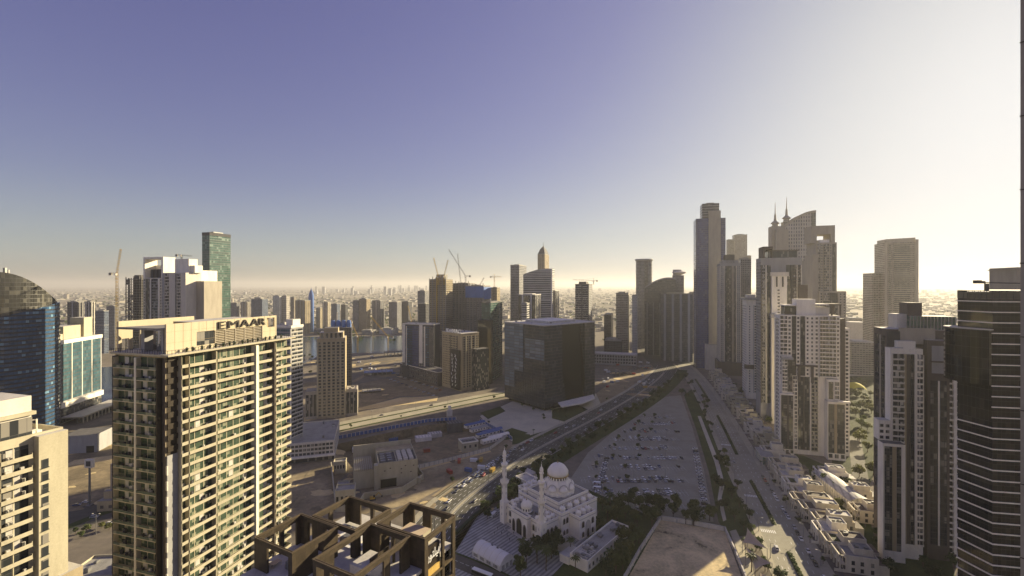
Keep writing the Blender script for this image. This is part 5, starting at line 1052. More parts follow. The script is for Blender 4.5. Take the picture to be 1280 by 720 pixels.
B = Bld('service_pavilion','low peaked white pavilion beside the main road','building',G(651,594),11,7,an); B.box('wall',0,0,0,11,7,3.5,MW); mb = MB(); mb.v = [(-.4,-.4,3.5),(11.4,-.4,3.5),(11.4,7.4,3.5),(-.4,7.4,3.5),(2.5,3.5,6),(8.5,3.5,6)]; mb.f = [(0,1,5,4),(1,2,5),(2,3,4,5),(3,0,4)]; mb.m = [0]*4; B.part('roof', mb, M['pale_grey_wall']); B.bays('F',.3,3.2,3,[(11,'P',4,'dark_glass',.5,.6,MT)]); B.done()
B = Bld('ablution_block','long low white block full of roof plant beside the mosque','building',(31,244),11,46,R(-41)); B.box('wall',0,0,0,11,46,5.2,MW,'roof_grey'); roof_kit(B,0,0,11,46,5.2,31,17,1.1,MW); B.bays('R',.5,4.8,4,[(46,'P',12,'dark_glass',.4,.5,MT)]); B.box('front_wing',-6,-1,0,-.05,10,4.2,MW,'roof_pale'); mb = MB()
for i in range(6): mb.box(1,2+i*1.6,5.25,9.6,3+i*1.6,6.2)
B.part('skylight', mb, M['roof_pale']); B.done()
# tent
B = Bld('event_tent','white arched event tent on the striped plaza','tent',(-21.9,251.6),21,11,R(-41.6)); n = 10; mb = MB()
pf = [(11*i/n, 3+3.6*math.sin(math.pi*i/n)**.8) for i in range(n+1)]
for a, b in zip(pf, pf[1:]): mb.poly([(0,a[0],a[1]),(21,a[0],a[1]),(21,b[0],b[1]),(0,b[0],b[1])])
B.part('roof', mb, M['white_canvas'])
mb = MB(); mb.box(0,0,0,21,.12,3); mb.box(0,10.88,0,21,11,3)
for x in (0,21): mb.poly([(x,0,0),(x,11,0)]+[(x,y,z) for y, z in pf[::-1]])
B.part('wall', mb, M['white_canvas']); mb = MB()
for k in range(6):
    x = k*4.2
    for a, b in zip(pf, pf[1:]): mb.tube((x,a[0],a[1]+.03),(x,b[0],b[1]+.03),.1,n=4)
    mb.tube((x,-.05,0),(x,-.05,3),.1,n=4)
B.part('frame', mb, M['pale_grey_wall']); mb = MB()
for k in range(4): mb.box(1+k*5,-.06,.8,4+k*5,-.02,2.4)
for k in range(3): mb.box(21.03,1.2+k*3.1,0,21.06,3.4+k*3.1,2.5)
B.part('window', mb, M['grey_wall']); mb = MB(); mb.box(8,6.4,6.1,9.2,7.2,6.6); mb.box(12,6.4,6.1,13.2,7.2,6.6); B.part('roof_vent', mb, M['dark_wall']); B.done()
mb = MB(); c = G(708,684); mb.lathe(c[0],c[1],[(5.4,.05),(5.4,.3),(5,.35),(4,.36)],28); tag(mb.build('paved_circle_pavement',M['paving']),kind='structure')
# ---------------------------------------------------------------- bronze frames on the roof below the camera
an = R(-28.1); P0 = (-19.3, 100.0); RZ, RF = 94.0, 87.6
K = Bld('bronze_frame_tower','tower below with bronze open cube frames on its roof','tower',P0,0,12,an)
def cube_frame(x0,y0,x1,y1,zb,sides):
    """one open roof cube: four wall panels with openings under a rim; sides: {face: [(start, end) solid shares]}"""
    fr = MB(); t = .5
    fr.box(x0,y0,RZ-1.15,x1,y0+t,RZ); fr.box(x0,y1-t,RZ-1.15,x1,y1,RZ); fr.box(x0,y0+t,RZ-1.15,x0+t,y1-t,RZ); fr.box(x1-t,y0+t,RZ-1.15,x1,y1-t,RZ)
    rim = K.part('roof_frame', fr, M['bronze'])
    cap = MB(); c = .12
    cap.box(x0-c,y0-c,RZ,x1+c,y0+.12,RZ+.14); cap.box(x0-c,y1-.12,RZ,x1+c,y1+c,RZ+.14); cap.box(x0-c,y0+.12,RZ,x0+.12,y1-.12,RZ+.14); cap.box(x1-.12,y0+.12,RZ,x1+c,y1-.12,RZ+.14)
    cap.box(x0+t-.14,y0+t-.14,RZ,x1-t+.14,y0+t,RZ+.1); cap.box(x0+t-.14,y1-t,RZ,x1-t+.14,y1-t+.14,RZ+.1); cap.box(x0+t-.14,y0+t,RZ,x0+t,y1-t,RZ+.1); cap.box(x1-t,y0+t,RZ,x1-t+.14,y1-t,RZ+.1)
    cap.build('rim_trim', M['bronze_edge'], rim)
    for face, segs in sides.items():
        for a, b in segs:
            mb = MB(); L = (x1-x0) if face in 'FB' else (y1-y0-2*t); a, b = a*L, b*L
            if face == 'F': mb.box(x0+a,y0,zb,x0+b,y0+t,RZ-1.15)
            if face == 'B': mb.box(x0+a,y1-t,zb,x0+b,y1,RZ-1.15)
            if face == 'L': mb.box(x0,y0+t+a,zb,x0+t,y0+t+b,RZ-1.15)
            if face == 'R': mb.box(x1-t,y0+t+a,zb,x1,y0+t+b,RZ-1.15)
            K.part('frame_panel', mb, M['bronze'])
P_ = {'F':[(0,.09),(.28,.42),(.9,1)],'B':[(0,.3),(.5,.62),(.9,1)],'L':[(0,.12),(.55,.68),(.88,1)],'R':[(0,.55),(.78,1)]}
cube_frame(-14.2,0.2,0,11.8,60,{'F':[(0,.05),(.55,1)],'B':[(0,.12),(.32,.5),(.72,.8),(.94,1)],'L':[(0,.3),(.8,1)],'R':[(0,.07),(.56,.64),(.94,1)]})
cube_frame(-15.4,-16.4,-3.6,-.5,60,{'F':[(0,.09),(.28,.42),(.9,1)],'B':[(0,.28),(.6,.64),(.92,1)],'L':[(0,.3),(.86,1)],'R':[(0,.1),(.5,.62),(.84,1)]})
cube_frame(-30.6,-4.6,-16.2,7.0,RF,{'F':[(0,.1),(.9,1)],'B':[(0,.3),(.55,.62),(.93,1)],'L':[(0,.1),(.4,.5),(.9,1)],'R':[(0,.12),(.9,1)]})
cube_frame(-33.8,-17,-21,-5.2,60,{'F':[(0,.34),(.9,1)],'B':[(0,.25),(.38,.72),(.9,1)],'L':[(0,.12),(.5,.6),(.9,1)],'R':[(0,.55),(.68,1)]})
K.box('roof_slab',-34,-40,RF-1.2,-.8,11.6,RF-.4,'roof_pale','roof_pale')
mb = MB(); mb.box(-33.6,-40,0,-1.2,11.2,RF-1.2); K.part('body', mb, M['smoke_glass'])
# floors and bronze piers of the right face
me = MB(); me.box(-1.2,0,-.25,.0,11.7,.25); sl = me.mesh('floor_slab',[M['bronze_edge']])
for i in range(20): put('floor_slab',sl,K.root,(0,0,RF-3.4-i*3.9))
for i in range(20):
    mb = MB(); z = RF-3.1-i*3.9; mb.box(-.9,.8+(i*37%5)*.3,z,-.3,6.2,z+1.5); K.part('spandrel', mb, M['yellow_panel'])
for (a, b) in ((0,.75),(6.4,7.3),(11,11.8)):
    mb = MB(); mb.box(-.8,a,0,.1,b,60); K.part('pier', mb, M['bronze'])
mb = MB(); mb.box(-14.2,-.15,0,-.8,.19,60); K.part('front_pier', mb, M['dark_bronze'])
mb = MB(); mb.box(-1.2,.9,85.8,-.6,6.3,90.8); K.part('sign_board', mb, M['dark_bronze'])
o = lettering(K,'\uFEE5\uFEEE\uFE98\uFEE0\uFEF4\uFEEB',2.7,.15,'letter_white',(-.35,.95,88.2),(R(90),0,R(90)),5.4,bold=.02)
# things on the roof terraces, seen through the frames
rr = random.Random(21)
for (x0,y0,x1,y1,n) in ((-13,1.5,-2,10,7),(-14.5,-15,-5,-2,9),(-29,-3,-18,6,8),(-32.5,-16,-22,-6.5,6)):
    for k in range(n):
        w, d, h = rr.uniform(.8,2.4), rr.uniform(.8,2.2), rr.uniform(.7,1.9); x, y = rr.uniform(x0,x1-w), rr.uniform(y0,y1-d); mb = MB()
        if k % 3 == 0:
            mb.box(x,y,RF-.4,x+w,y+d,RF-.4+h); mb.lathe(x+w/2,y+d/2,[(min(w,d)*.4,RF-.4+h),(min(w,d)*.4,RF-.2+h)],10)
        elif k % 3 == 1:
            mb.box(x,y,RF+.3,x+w,y+d,RF+.45)
            for sx in (x+.05, x+w-.12):
                for sy in (y+.05, y+d-.12): mb.box(sx,sy,RF-.4,sx+.08,sy+.08,RF+.3)
        else: mb.tube((x,y,RF),(x+w*2,y,RF),.22,n=8); mb.tube((x+w*2,y,RF),(x+w*2,y+d,RF),.22,n=8)
        K.part(['rooftop_unit','bench','duct'][k % 3], mb, M[['grey_steel','canvas','pale_grey_wall'][k % 3]])
K.box('roof_store',-12.5,3,RF-.4,-6,10,RF+2.6,'cream_wall','canvas'); K.box('roof_store',-13,-9,RF-.4,-7,-3,RF+2.2,'white_wall','roof_pale'); K.box('roof_deck',-28,-2,RF-.38,-19,5.5,RF-.1,'roof_pale','white_paint')
K.box('partition',-9.2,-7,RF-.4,-8.8,-1.5,RF+3.4,'bronze'); K.done()
# ---------------------------------------------------------------- beige utility building and its yard
A = (PX(473,335),335.0)
B = Bld('utility_building','sunlit beige windowless building with plant on its roof, inside a yard wall','building',A,28.5,38,R(20)); B.box('wall',0,0,0,28.5,38,17,'cream_wall','roof_dark')
mb = MB(); mb.box(0,0,17,28.5,.5,18.4); mb.box(28,.5,17,28.5,38,18.4); mb.box(0,.5,17,.5,24,18.4); mb.box(13,.5,17,13.6,24,18.2); mb.box(-17,37.4,0,28.5,38.2,21); mb.box(0,24,17,28,24.6,18.6); B.part('parapet', mb, M['cream_wall'])
B.box('rear_roof',0,24.7,17,28,37.3,17.4,'tan_wall'); B.box('gate_opening',1.5,-.06,0,13,-.02,6.5,'dark_opening'); B.box('gate_lintel',.8,-.6,6.5,13.6,-.03,7.3,'cream_wall'); B.box('corner_pier',-3,-2,0,-.05,3,17.8,'cream_wall'); B.box('corner_pier',28.55,-1.2,0,31,2,4,'cream_wall')
for x, z in ((4,12),(8,13.5),(16,9),(19,14),(23,9),(25,13.5),(16,12)): B.box('vent',x,-.12,z,x+1.1,-.02,z+.7,'brown_wall')
B.box('louvre_block',-17,4,0,-3.05,30,13,'cream_wall','tan_wall'); mb = MB()
for i in range(9): mb.box(-16.5+i*1.45,3.7,12.2,-15.8+i*1.45,30.2,14.2)
B.part('roof_louvre', mb, M['cream_wall'])
for i in range(6):
    for j in range(3): mb = MB(); x, y = 14.5+j*4.2, 2.5+i*3.4; mb.box(x,y,17,x+3,y+2.4,18.8); mb.lathe(x+1.5,y+1.2,[(.9,18.8),(.9,19.1)],10); B.part('rooftop_unit', mb, M['pale_grey_wall'])
for i in range(4):
    for j in range(2): mb = MB(); x, y = 2+j*5, 4+i*4.6; mb.box(x,y,17,x+3.4,y+2.8,18.4); B.part('rooftop_unit', mb, M['grey_steel'])
B.done()
def wall_line(name, label, px, h, t, mat, cap=None, cat='wall', posts=0, z0=0):
    pts = [Vector(G(*p)) for p in px]; o = pts[0]; T = thing(name,label,cat,(o.x,o.y,0))
    mb = MB(); pm = MB()
    for a, b in zip(pts, pts[1:]):
        d = (b-a).normalized(); n = Vector((-d.y,d.x))*t/2; a_, b_ = a-o-d*t*.45, b-o+d*t*.45
        mb.prism([tuple(a_-n),tuple(b_-n),tuple(b_+n),tuple(a_+n)],z0,h)
        n2 = n*1.5
        pm.prism([tuple(a_-n2),tuple(b_-n2),tuple(b_+n2),tuple(a_+n2)],h+.01,h+.18)
        if posts:
            L = (b-a).length; k = max(1,int(L/posts))
            for i in range(k+1): c = (a-o).lerp(b-o,i/k); pm.box(c.x-t,c.y-t,0,c.x+t,c.y+t,h+.1)
    mb.build('panel', M[mat], T); pm.build('coping', M[cap or mat], T); return T
wall_line('yard_wall','beige wall round the yard of the utility building',[(446,640),(455,624),(503,616),(529,599),(521,588)],4.2,.5,'cream_wall')
wall_line('yard_wall','beige wall with towers along the left side of the yard',[(446,640),(420,640),(414,584)],4,.5,'cream_wall')
for i, (u,v,w,d,h,l) in enumerate([(417,593,9,7,9,'small beige gatehouse with a lattice front by the yard wall'),(419,640,12,10,13,'square beige tank house at the corner of the yard'),(421,616,8,9,4,'low beige shed between gatehouse and tank house')]):
    B = Bld('gatehouse',l,'building',G(u,v),w,d,R(14)); B.box('wall',0,0,0,w,d,h,'cream_wall','roof_grey'); mb = MB(); mb.box(-.2,-.2,h,w+.2,.3,h+.9); mb.box(-.2,d-.3,h,w+.2,d+.2,h+.9); mb.box(-.2,.3,h,.3,d-.3,h+.9); mb.box(w-.3,.3,h,w+.2,d-.3,h+.9); B.part('parapet', mb, M['cream_wall'])
    for k in range(4): B.box('window',.6+k*w/4.2,-.06,h*.45,.6+k*w/4.2+w*.12,-.02,h*.75,'dark_opening')
B = Bld('site_office','cream flat roofed kiosk standing on the dirt lot','building',G(578,566),15,12,R(24)); B.box('wall',0,0,0,15,12,8,'cream_wall','roof_grey'); mb = MB(); mb.box(-.2,-.2,8,15.2,.3,9); mb.box(-.2,11.7,8,15.2,12.2,9); mb.box(-.2,.3,8,.3,11.7,9); mb.box(14.7,.3,8,15.2,11.7,9); B.part('parapet', mb, M['white_wall']); B.bays('F',2.5,6.5,4,[(15,'P',3,'dark_glass',.4,.6,'cream_wall')])
for k in range(4): B.box('rooftop_unit',2+k*3,4,8,4+k*3,7,9.4,'grey_steel')
B.done()
for i, (u,v,L,m,l) in enumerate([(604,556,22,'white_wall','white curved site tent beside the blue sheds'),(612,552,24,'white_wall','second white site tent beside the blue sheds'),(598,548,26,'blue_paint','blue roofed site shed nearest the excavation'),(604,545,24,'blue_paint','blue roofed site shed nearer the gardens'),(590,541,20,'grey_wall','grey site shed at the head of the excavation'),(583,536,24,'blue_paint','blue roofed site shed at the head of the excavation')]):
    B = Bld('site_shed',l,'shed',G(u,v),L,5,R(38)); B.box('wall',0,0,0,L,5,2.8,'white_wall'); mb = MB(); n = 6; pf = [(-.3+5.6*k/n, 2.8+1.5*math.sin(math.pi*k/n)) for k in range(n+1)]
    for a, b in zip(pf, pf[1:]): mb.poly([(-.3,a[0],a[1]),(L+.3,a[0],a[1]),(L+.3,b[0],b[1]),(-.3,b[0],b[1])])
    for x in (-.3,L+.3): mb.poly([(x,y,z) for y, z in pf])
    B.part('roof', mb, M[m]); B.bays('F',.4,2.6,2.2,[(L,'P',6,'dark_glass',.4,.6,'white_wall')]); B.done()
wall_line('site_hoarding','long blue site hoarding along the sandy road',[(412,551),(470,540),(535,527.5),(570,525)],3.4,.25,'blue_paint','pale_grey_wall','fence',4)
wall_line('site_hoarding','blue hoarding at the right end of the excavation',[(600,527),(632,544),(640,550)],3.0,.25,'blue_paint','pale_grey_wall','fence',4)
wall_line('site_hoarding','grey site hoarding between the dirt lot and excavation',[(518,587),(560,577),(612,563),(632,548)],3.0,.25,'pale_grey_wall','grey_wall','fence',4)
wall_line('lot_wall','pale wall round the walled sand lot',[(770,745),(800,690),(826,650),(866,656),(906,664),(918,690),(940,745)],2.6,.5,'pale_grey_wall','roof_pale','wall',7)
wall_line('hedge_wall','dark clipped hedge along the edge of the striped plaza',[(571,668),(592,648),(616,628)],1.8,1.4,'leaf_dark','leaf_dark','hedge')
rr = random.Random(9); pc = Vector((sum(p[0] for p in PIT)/len(PIT), sum(p[1] for p in PIT)/len(PIT)))
SITE = [('material_pile','grey'),('rebar_stack','red'),('site_cabin','white')]
for i, (u, v, w, d, h, m, nm, l) in enumerate([(520,553,16,9,4,'white_wall','site_cabin','long white cabin roofs in the middle of the excavation'),(536,548,14,8,4,'pale_grey_wall','site_cabin','grey white cabin behind the long white cabin'),(500,558,9,6,3,'red_paint','material_stack','red stack beside the white cabins in the pit'),(530,566,6,4,3,'red_paint','material_stack','red stack nearest the kiosk in the pit'),(545,540,18,10,9,'dark_concrete','concrete_frame','dark concrete core rising at the back of the pit'),(560,542,16,12,10,'dark_concrete','concrete_frame','second dark concrete core by the blue hoarding'),(470,562,14,6,3,'dark_concrete','material_stack','dark formwork stack at the near left of the pit'),(440,566,18,7,3,'white_wall','site_cabin','pale cabin roof at the left end of the pit'),(485,552,10,5,3,'blue_paint','material_stack','blue tarpaulin stack at the back left of the pit')]):
    p = G(u, v); k = (HC+9)/HC; B = Bld(nm,l,nm.split('_')[-1] if 'core' not in nm else 'structure',(p[0]*k,p[1]*k),w,d,R(20)); B.root.location.z = -9
    B.box('body',0,0,0,w,d,h,m); mb = MB()
    for j in range(5): mb.box(w*j/5+.2,-.3,h,w*j/5+.5,d+.3,h+.5)
    B.part('battens', mb, M['concrete' if m != 'white_wall' else 'roof_pale'])
# yellow crawler and a white information totem at the junction
B = Bld('information_totem','pale square totem at the garden corner by the sandy road','totem',G(559,522),6,3,R(20)); B.box('body',0,0,0,6,3,8,'pale_grey_wall'); B.box('top_block',1.5,.4,8,4.5,2.6,12.5,'white_wall'); B.box('base',-.6,-.6,0,6.6,-.05,1.2,'concrete')
# ---------------------------------------------------------------- lots between the left-hand towers
B = Bld('machinery_building','beige blank building with a tall ribbed tower on the dusty lot','building',G(121,640),34,16,R(8)); B.box('wall',0,0,0,34,16,7,'tan_wall','roof_grey'); B.box('tower_block',4,6,7,18,14.5,29,'tan_wall','roof_grey'); B.box('step_block',2,3,7,26,5.9,12,'tan_wall','roof_grey')
for k in range(4): B.box('rib',4.5+k*3.4,5.6,12,5.2+k*3.4,5.98,29,'beige_wall')
for k in range(5): B.box('vent',2+k*5,-.1,2,4+k*5,-.02,4,'brown_wall')
B = Bld('low_office','low grey pavilion with a dark doorway behind the curved tower','building',G(78,568),26,22,R(12)); B.box('wall',0,0,0,26,22,15,'grey_wall','roof_grey'); B.box('doorway',18,-.1,0,24,-.02,6,'dark_opening'); B.box('parapet',-.4,-.4,15,26.4,22.4,16,'grey_wall','roof_dark')
B = Bld('corner_building','low pale roofed building at the bottom left with roof plant','building',(PX(78,218),218.0),34,18,R(4)); B.box('wall',0,0,0,34,18,9,'roof_pale','roof_grey'); roof_kit(B,0,0,34,18,9,44,6,1,'cream_wall'); B.box('louvre_unit',20,3,9,27,11,14,'pale_grey_wall'); mb = MB()
for k in range(10): mb.box(20,2.8,9.3+k*.45,27,3.0,9.5+k*.45)
B.part('louvre', mb, M['grey_steel']); B.done()
T = thing('sign_totem','tall grey mast with a square sign head on the dusty lot','sign',(*G(112,632),0)); mb = MB(); mb.lathe(0,0,[(.7,0),(.6,26)],8); mb.build('pole', M['grey_steel'], T); mb = MB(); mb.box(-2.6,-1,26,2.6,1,31.5); hd = mb.build('sign_head', M['pale_grey_wall'], T); mb = MB(); mb.box(-1.6,-1.06,27,1.6,-1.01,30.5); mb.build('sign_panel', M['dark_wall'], hd); mb = MB(); mb.box(-1.4,-1.4,0,1.4,1.4,.8); mb.build('base', M['concrete'], T)
# ---------------------------------------------------------------- villas along the boulevard
def villa(P, k, label, group, far=False):
    r = random.Random(100+k); W_, D_ = 25+r.uniform(-2,3), 12.2; B = Bld('villa',label,'villa',P,W_,D_,GA,group); wm = r.choice(['villa_wall','villa_wall','white_wall']) if not far else r.choice(['villa_wall','pale_grey_wall','cream_wall'])
    h1, h2 = 7.6+r.uniform(-.5,.6), 11+r.uniform(-.4,1.2); dx = r.uniform(0,3); rm = lambda: r.choice(['roof_pale','roof_grey','roof_brown'])
    B.box('wall',3+dx,0,0,W_-5,D_-.3,h1,wm,rm()); B.box('upper_floor',8+dx,.6 if k%2 else 3.5,h1,W_-6,D_-1-(3 if k%2 else 0),h2,wm,rm()); B.box('rear_wing',W_-4.95,1,0,W_,D_-2,h1-2.6,wm,rm())
    def par(x0,y0,x1,y1,z,h=.95,nm='parapet'):
        mb = MB(); t = .28; mb.box(x0,y0,z,x1,y0+t,z+h); mb.box(x0,y1-t,z,x1,y1,z+h); mb.box(x0,y0+t,z,x0+t,y1-t,z+h); mb.box(x1-t,y0+t,z,x1,y1-t,z+h); B.part(nm, mb, M[wm])
    par(3+dx,0,W_-5,D_-.3,h1); par(8+dx,.6 if k%2 else 3.5,W_-6,D_-1-(3 if k%2 else 0),h2,.6)
    mb = MB(); x0 = dx
    for y in (0,4,8,D_-.8): mb.box(x0,y,0,x0+.7,y+.6,h1)
    mb.box(x0,0,h1,x0+3,.6,h1+.5); mb.box(x0,0,h1-.6,x0+.7,D_-.2,h1+.5); mb.box(x0,D_-.8,h1,x0+3,D_-.2,h1+.5); B.part('loggia', mb, M[wm]); B.box('balcony',x0+.5,.6,3.4,3+dx,D_-.9,3.8,wm)
    mb = MB(); mb.box(x0+.5,.7,3.8,x0+.6,D_-1,4.7); B.part('balcony_rail', mb, M['pale_grey_wall'])
    for z in (.4,4.2):
        for y in (.9,4.8,8.6): mb = MB(); mb.box(3+dx-.05,y,z,3+dx,y+2.6,z+2.5); B.part('window', mb, M['dark_glass'])
    if not far:
        for x in (5.5,9.5,14,18):
            if x+dx < W_-7:
                for z in (1,4.6): mb = MB(); mb.box(x+dx,-.05,z,x+dx+1.5,0,z+1.9); mb.box(x+dx-.12,-.16,z-.15,x+dx+1.62,0,z-.02); B.part('window', mb, M['dark_glass'])
    for j in range(2 if far else 4):
        x, y = r.uniform(9+dx,W_-8.5), r.uniform(4,D_-5.5); mb = MB(); mb.box(x,y,h2,x+1.3,y+1,h2+1); B.part('rooftop_unit', mb, M['grey_steel'])
    if k % 3 == 1: B.box('roof_terrace',4+dx,2,h1+.02,7.6+dx,D_-2,h1+.12,'leaf_dark' if k%2 else 'roof_brown')
    B.box('garden_wall',-1.2,-.2,0,dx+2.9,-.02,1.6,wm); return B
V0 = Vector(G(1003,715)); VD = (Vector(G(876,482))-V0).normalized(); VN = Vector((VD.y,-VD.x)); ords = ['nearest','second','third','fourth','fifth','sixth','seventh','eighth','ninth','tenth','eleventh']
VILLAS = []
for k in range(11):
    p = V0+VD*(6+k*13)+VN*(17.5-(k%3)*1.2); VILLAS.append(p)
    villa(p, k, ('nearest white villa in the sunlit row along the boulevard' if k == 0 else f'{ords[k]} villa from the near end of the white boulevard row'), 'white villas along the boulevard')
for k in range(3):
    p = V0+VD*(66+k*30)+VN*(46+(k%2)*3); villa(p, 40+k, ['nearest white villa of the back row, before the grey tower','middle white villa of the back row, in dark trees','farthest white villa of the back row, by the near white tower'][k], 'villas of the back row')
for k in range(22):
    p = V0+VD*(166+k*17.5)+VN*(17+(k*7%4)); villa(p, 60+k, f'grey townhouse in the shaded far row, number {k+1} counted away from the glass pavilion', 'townhouses in the far shaded row', True)
P = V0+VD*152+VN*14.5; B = Bld('glass_pavilion','small glass pavilion with a flat roof beside the boulevard','pavilion',(P.x,P.y),9,22,GA); B.box('glazing',0,0,.3,9,22,6.6,'teal_glass'); B.box('roof',-.8,-.8,6.6,9.8,22.8,7.2,'pale_grey_wall','roof_grey'); mb = MB()
for k in range(8): mb.box(-.25,k*3,0,-.02,k*3+.25,6.6)
for k in range(4): mb.box(k*2.9,-.25,0,k*2.9+.25,-.02,6.6)
B.part('mullions', mb, M['white_wall']); B.box('base',-.5,-.5,0,9.5,22.5,.3,'concrete'); B.done()
P = Vector(G(1062,640)); B = Bld('awning_hall','long pale ribbed roof between the trees and grey tower','building',(P.x,P.y),14,48,R(-8)); B.box('wall',0,0,0,14,48,7,'pale_grey_wall'); mb = MB(); n = 7; pf = [(14*i/n, 7+2.6*math.sin(math.pi*i/n)) for i in range(n+1)]
for a, b in zip(pf, pf[1:]): mb.poly([(a[0],0,a[1]),(b[0],0,b[1]),(b[0],48,b[1]),(a[0],48,a[1])])
mb.poly([(x,0,z) for x, z in pf]); B.part('roof', mb, M['awning']); mb = MB()
for k in range(17): mb.box(-.3,k*3,0,-.02,k*3+.5,7)
B.part('ribs', mb, M['white_wall']); B.done()
# shade sails
def sail(label, pts, k):
    P3 = [Vector((*[c*(1-z/HC) for c in G(u,v)], z)) for u, v, z in pts]; o = P3[0]; T = thing('shade_sail',label,'shade sail',(o.x,o.y,0)); a, b, c = [Vector((p.x-o.x,p.y-o.y,p.z)) for p in P3]; n = 10; mb = MB(); grid_ = {}
    cen = (a+b+c)/3
    for i in range(n+1):
        for j in range(n+1-i):
            u, v = i/n, j/n; w = 1-u-v; p = a*w+b*u+c*v
            edge = 27*u*v*w; pull = (1-edge)*.16*min(1,4*(u*v+v*w+w*u)); q = p.lerp(cen, pull); q = Vector((q.x,q.y,q.z-1.2*edge*.6)); grid_[i,j] = len(mb.v); mb.v.append(tuple(q))
    for i in range(n):
        for j in range(n-i):
            mb.f.append((grid_[i,j],grid_[i+1,j],grid_[i,j+1])); mb.m.append(0)
            if i+j < n-1: mb.f.append((grid_[i+1,j],grid_[i+1,j+1],grid_[i,j+1])); mb.m.append(0)
    s_ = mb.build('canvas', M['canvas'], T, smooth=True)
    for p in (a,b,c): mb = MB(); mb.tube((p.x,p.y,0),(p.x,p.y,p.z+.3),.16,.12,8); mb.build('pole', M['grey_steel'], T)
sail('tan shade sail with its peak up, farthest of the three',[(934,660,11),(928,678,6),(959,686,7)],0); sail('tan shade sail in the middle of the three',[(932,684,10),(965,704,7),(944,712,5)],1); sail('tan shade sail cut by the bottom edge, nearest of the three',[(950,716,8),(968,722,6),(948,738,5)],2)
# cranes
def crane(label, u, Y, vm, uj, vj, z0=0, mat='yellow_steel', flat_=False, w=1.0, ddep=0.0):
    x = PX(u,Y); zt = ZV(vm,Y); T = thing('tower_crane',label,'crane',(x,Y,z0)); H = zt-z0; e = Vector((PX(uj,Y+ddep)-x, ddep, ZV(vj,Y+ddep)-zt))
    def lattice(p, q, s, name):
        mb = MB(); p, q = Vector(p), Vector(q); d = q-p; L = d.length; d.normalize(); a = d.cross(Vector((0,1,0)) if abs(d.y)<.9 else Vector((1,0,0))).normalized(); b = d.cross(a); n = max(3,int(L/(s*2.2))); cs = [(a+b)*s*.5,(a-b)*s*.5,(-a-b)*s*.5,(b-a)*s*.5]
        for c in cs: mb.tube(p+c,q+c,s*.11,n=4)
        for i in range(n):
            for k in range(4): mb.tube(p+d*(L*i/n)+cs[k], p+d*(L*(i+1)/n)+cs[(k+1)%4], s*.06, n=3)
        return mb.build(name, M[mat], T)
    lattice((0,0,0),(0,0,H),2.0*w,'mast'); lattice((0,0,H),(e.x,e.y,H+e.z),1.5*w,'jib'); h = Vector((e.x,e.y,0)); h = h.normalized() if h.length > .1 else Vector((1,0,0))
    lattice((0,0,H),tuple(-h*9*w+Vector((0,0,H+.5))),1.4*w,'counter_jib'); mb = MB(); c = -h*8*w; mb.box(c.x-1.5*w,c.y-1.2*w,H-2.2*w,c.x+1.5*w,c.y+1.2*w,H+1); mb.build('counterweight', M['concrete'], T); mb = MB(); mb.box(-1.6*w,-1.6*w,H-2.4*w,-.2*w,1.2*w,H+.4*w); mb.build('cab', M['white_wall'], T)
    if flat_: mb = MB(); mb.tube((0,0,H),(0,0,H+6*w),.35*w,n=4); mb.tube((0,0,H+6*w),(e.x*.7,e.y*.7,H+e.z*.7),.12*w,n=3); mb.tube((0,0,H+6*w),tuple(c+Vector((0,0,H))),.12*w,n=3); mb.build('tie_mast', M[mat], T)
crane('yellow crane beside the unfinished dark tower on the left',146,585,342,151,311,0)
crane('left crane of the thin pair above the unfinished towers',548,790,346,542,322,150); crane('right crane of the thin pair above the unfinished towers',555,790,345,560,325,150)
crane('crane with the longest jib leaning left',582,845,345,561,312,148,'grey_steel'); crane('upright crane right beside the longest jib',576,855,354,572,317,148,'grey_steel'); crane('short dark crane on the blue netted tower',600,830,356,605,347,148,'dark_wall')
crane('flat topped crane right of the blue netting',618,1000,346,627,346,0,'yellow_steel',True); crane('flat crane on the tower with white bands',742,850,351,716,349.5,150,'grey_steel',True,.8)
crane('yellow crane on the far quay whose jib leans left',485,1080,421,464,396,0,w=1.3); crane('yellow crane nearer the striped tower on the quay',447,1020,420,437,398,0,w=1.2); crane('yellow crane rising before the dark tower by the canal',514,1150,400,510,382,0,w=1.2); crane('pale crane leaning left before the grey glass tower',534,1000,402,521,384,0,'beige_wall',w=.9); crane('small flat crane on the stepped white tower roof',227,518,319,240,320,178,'dark_wall',False,.7); crane('grey crane on the roof behind the cream grid tower',421,760,410,421.5,390,0,'pale_grey_wall',w=.8); crane('pale crane between the quay cranes',466,1040,414,465,400,0,'beige_wall',w=1.0)
B = Bld('unfinished_block','unfinished block with blue tarpaulins behind the cream grid tower','building',(PX(413,640),640.0),28,20,R(17)); B.box('wall',0,0,0,28,20,ZV(410,640),'grid_dark','concrete'); 
for k in range(4): mb = MB(); mb.lathe(3+k*7,8,[(3.2,ZV(410,640)),(3.6,ZV(405,640)),(2.2,ZV(401,640))],8); B.part('tarpaulin', mb, M['net_blue'])

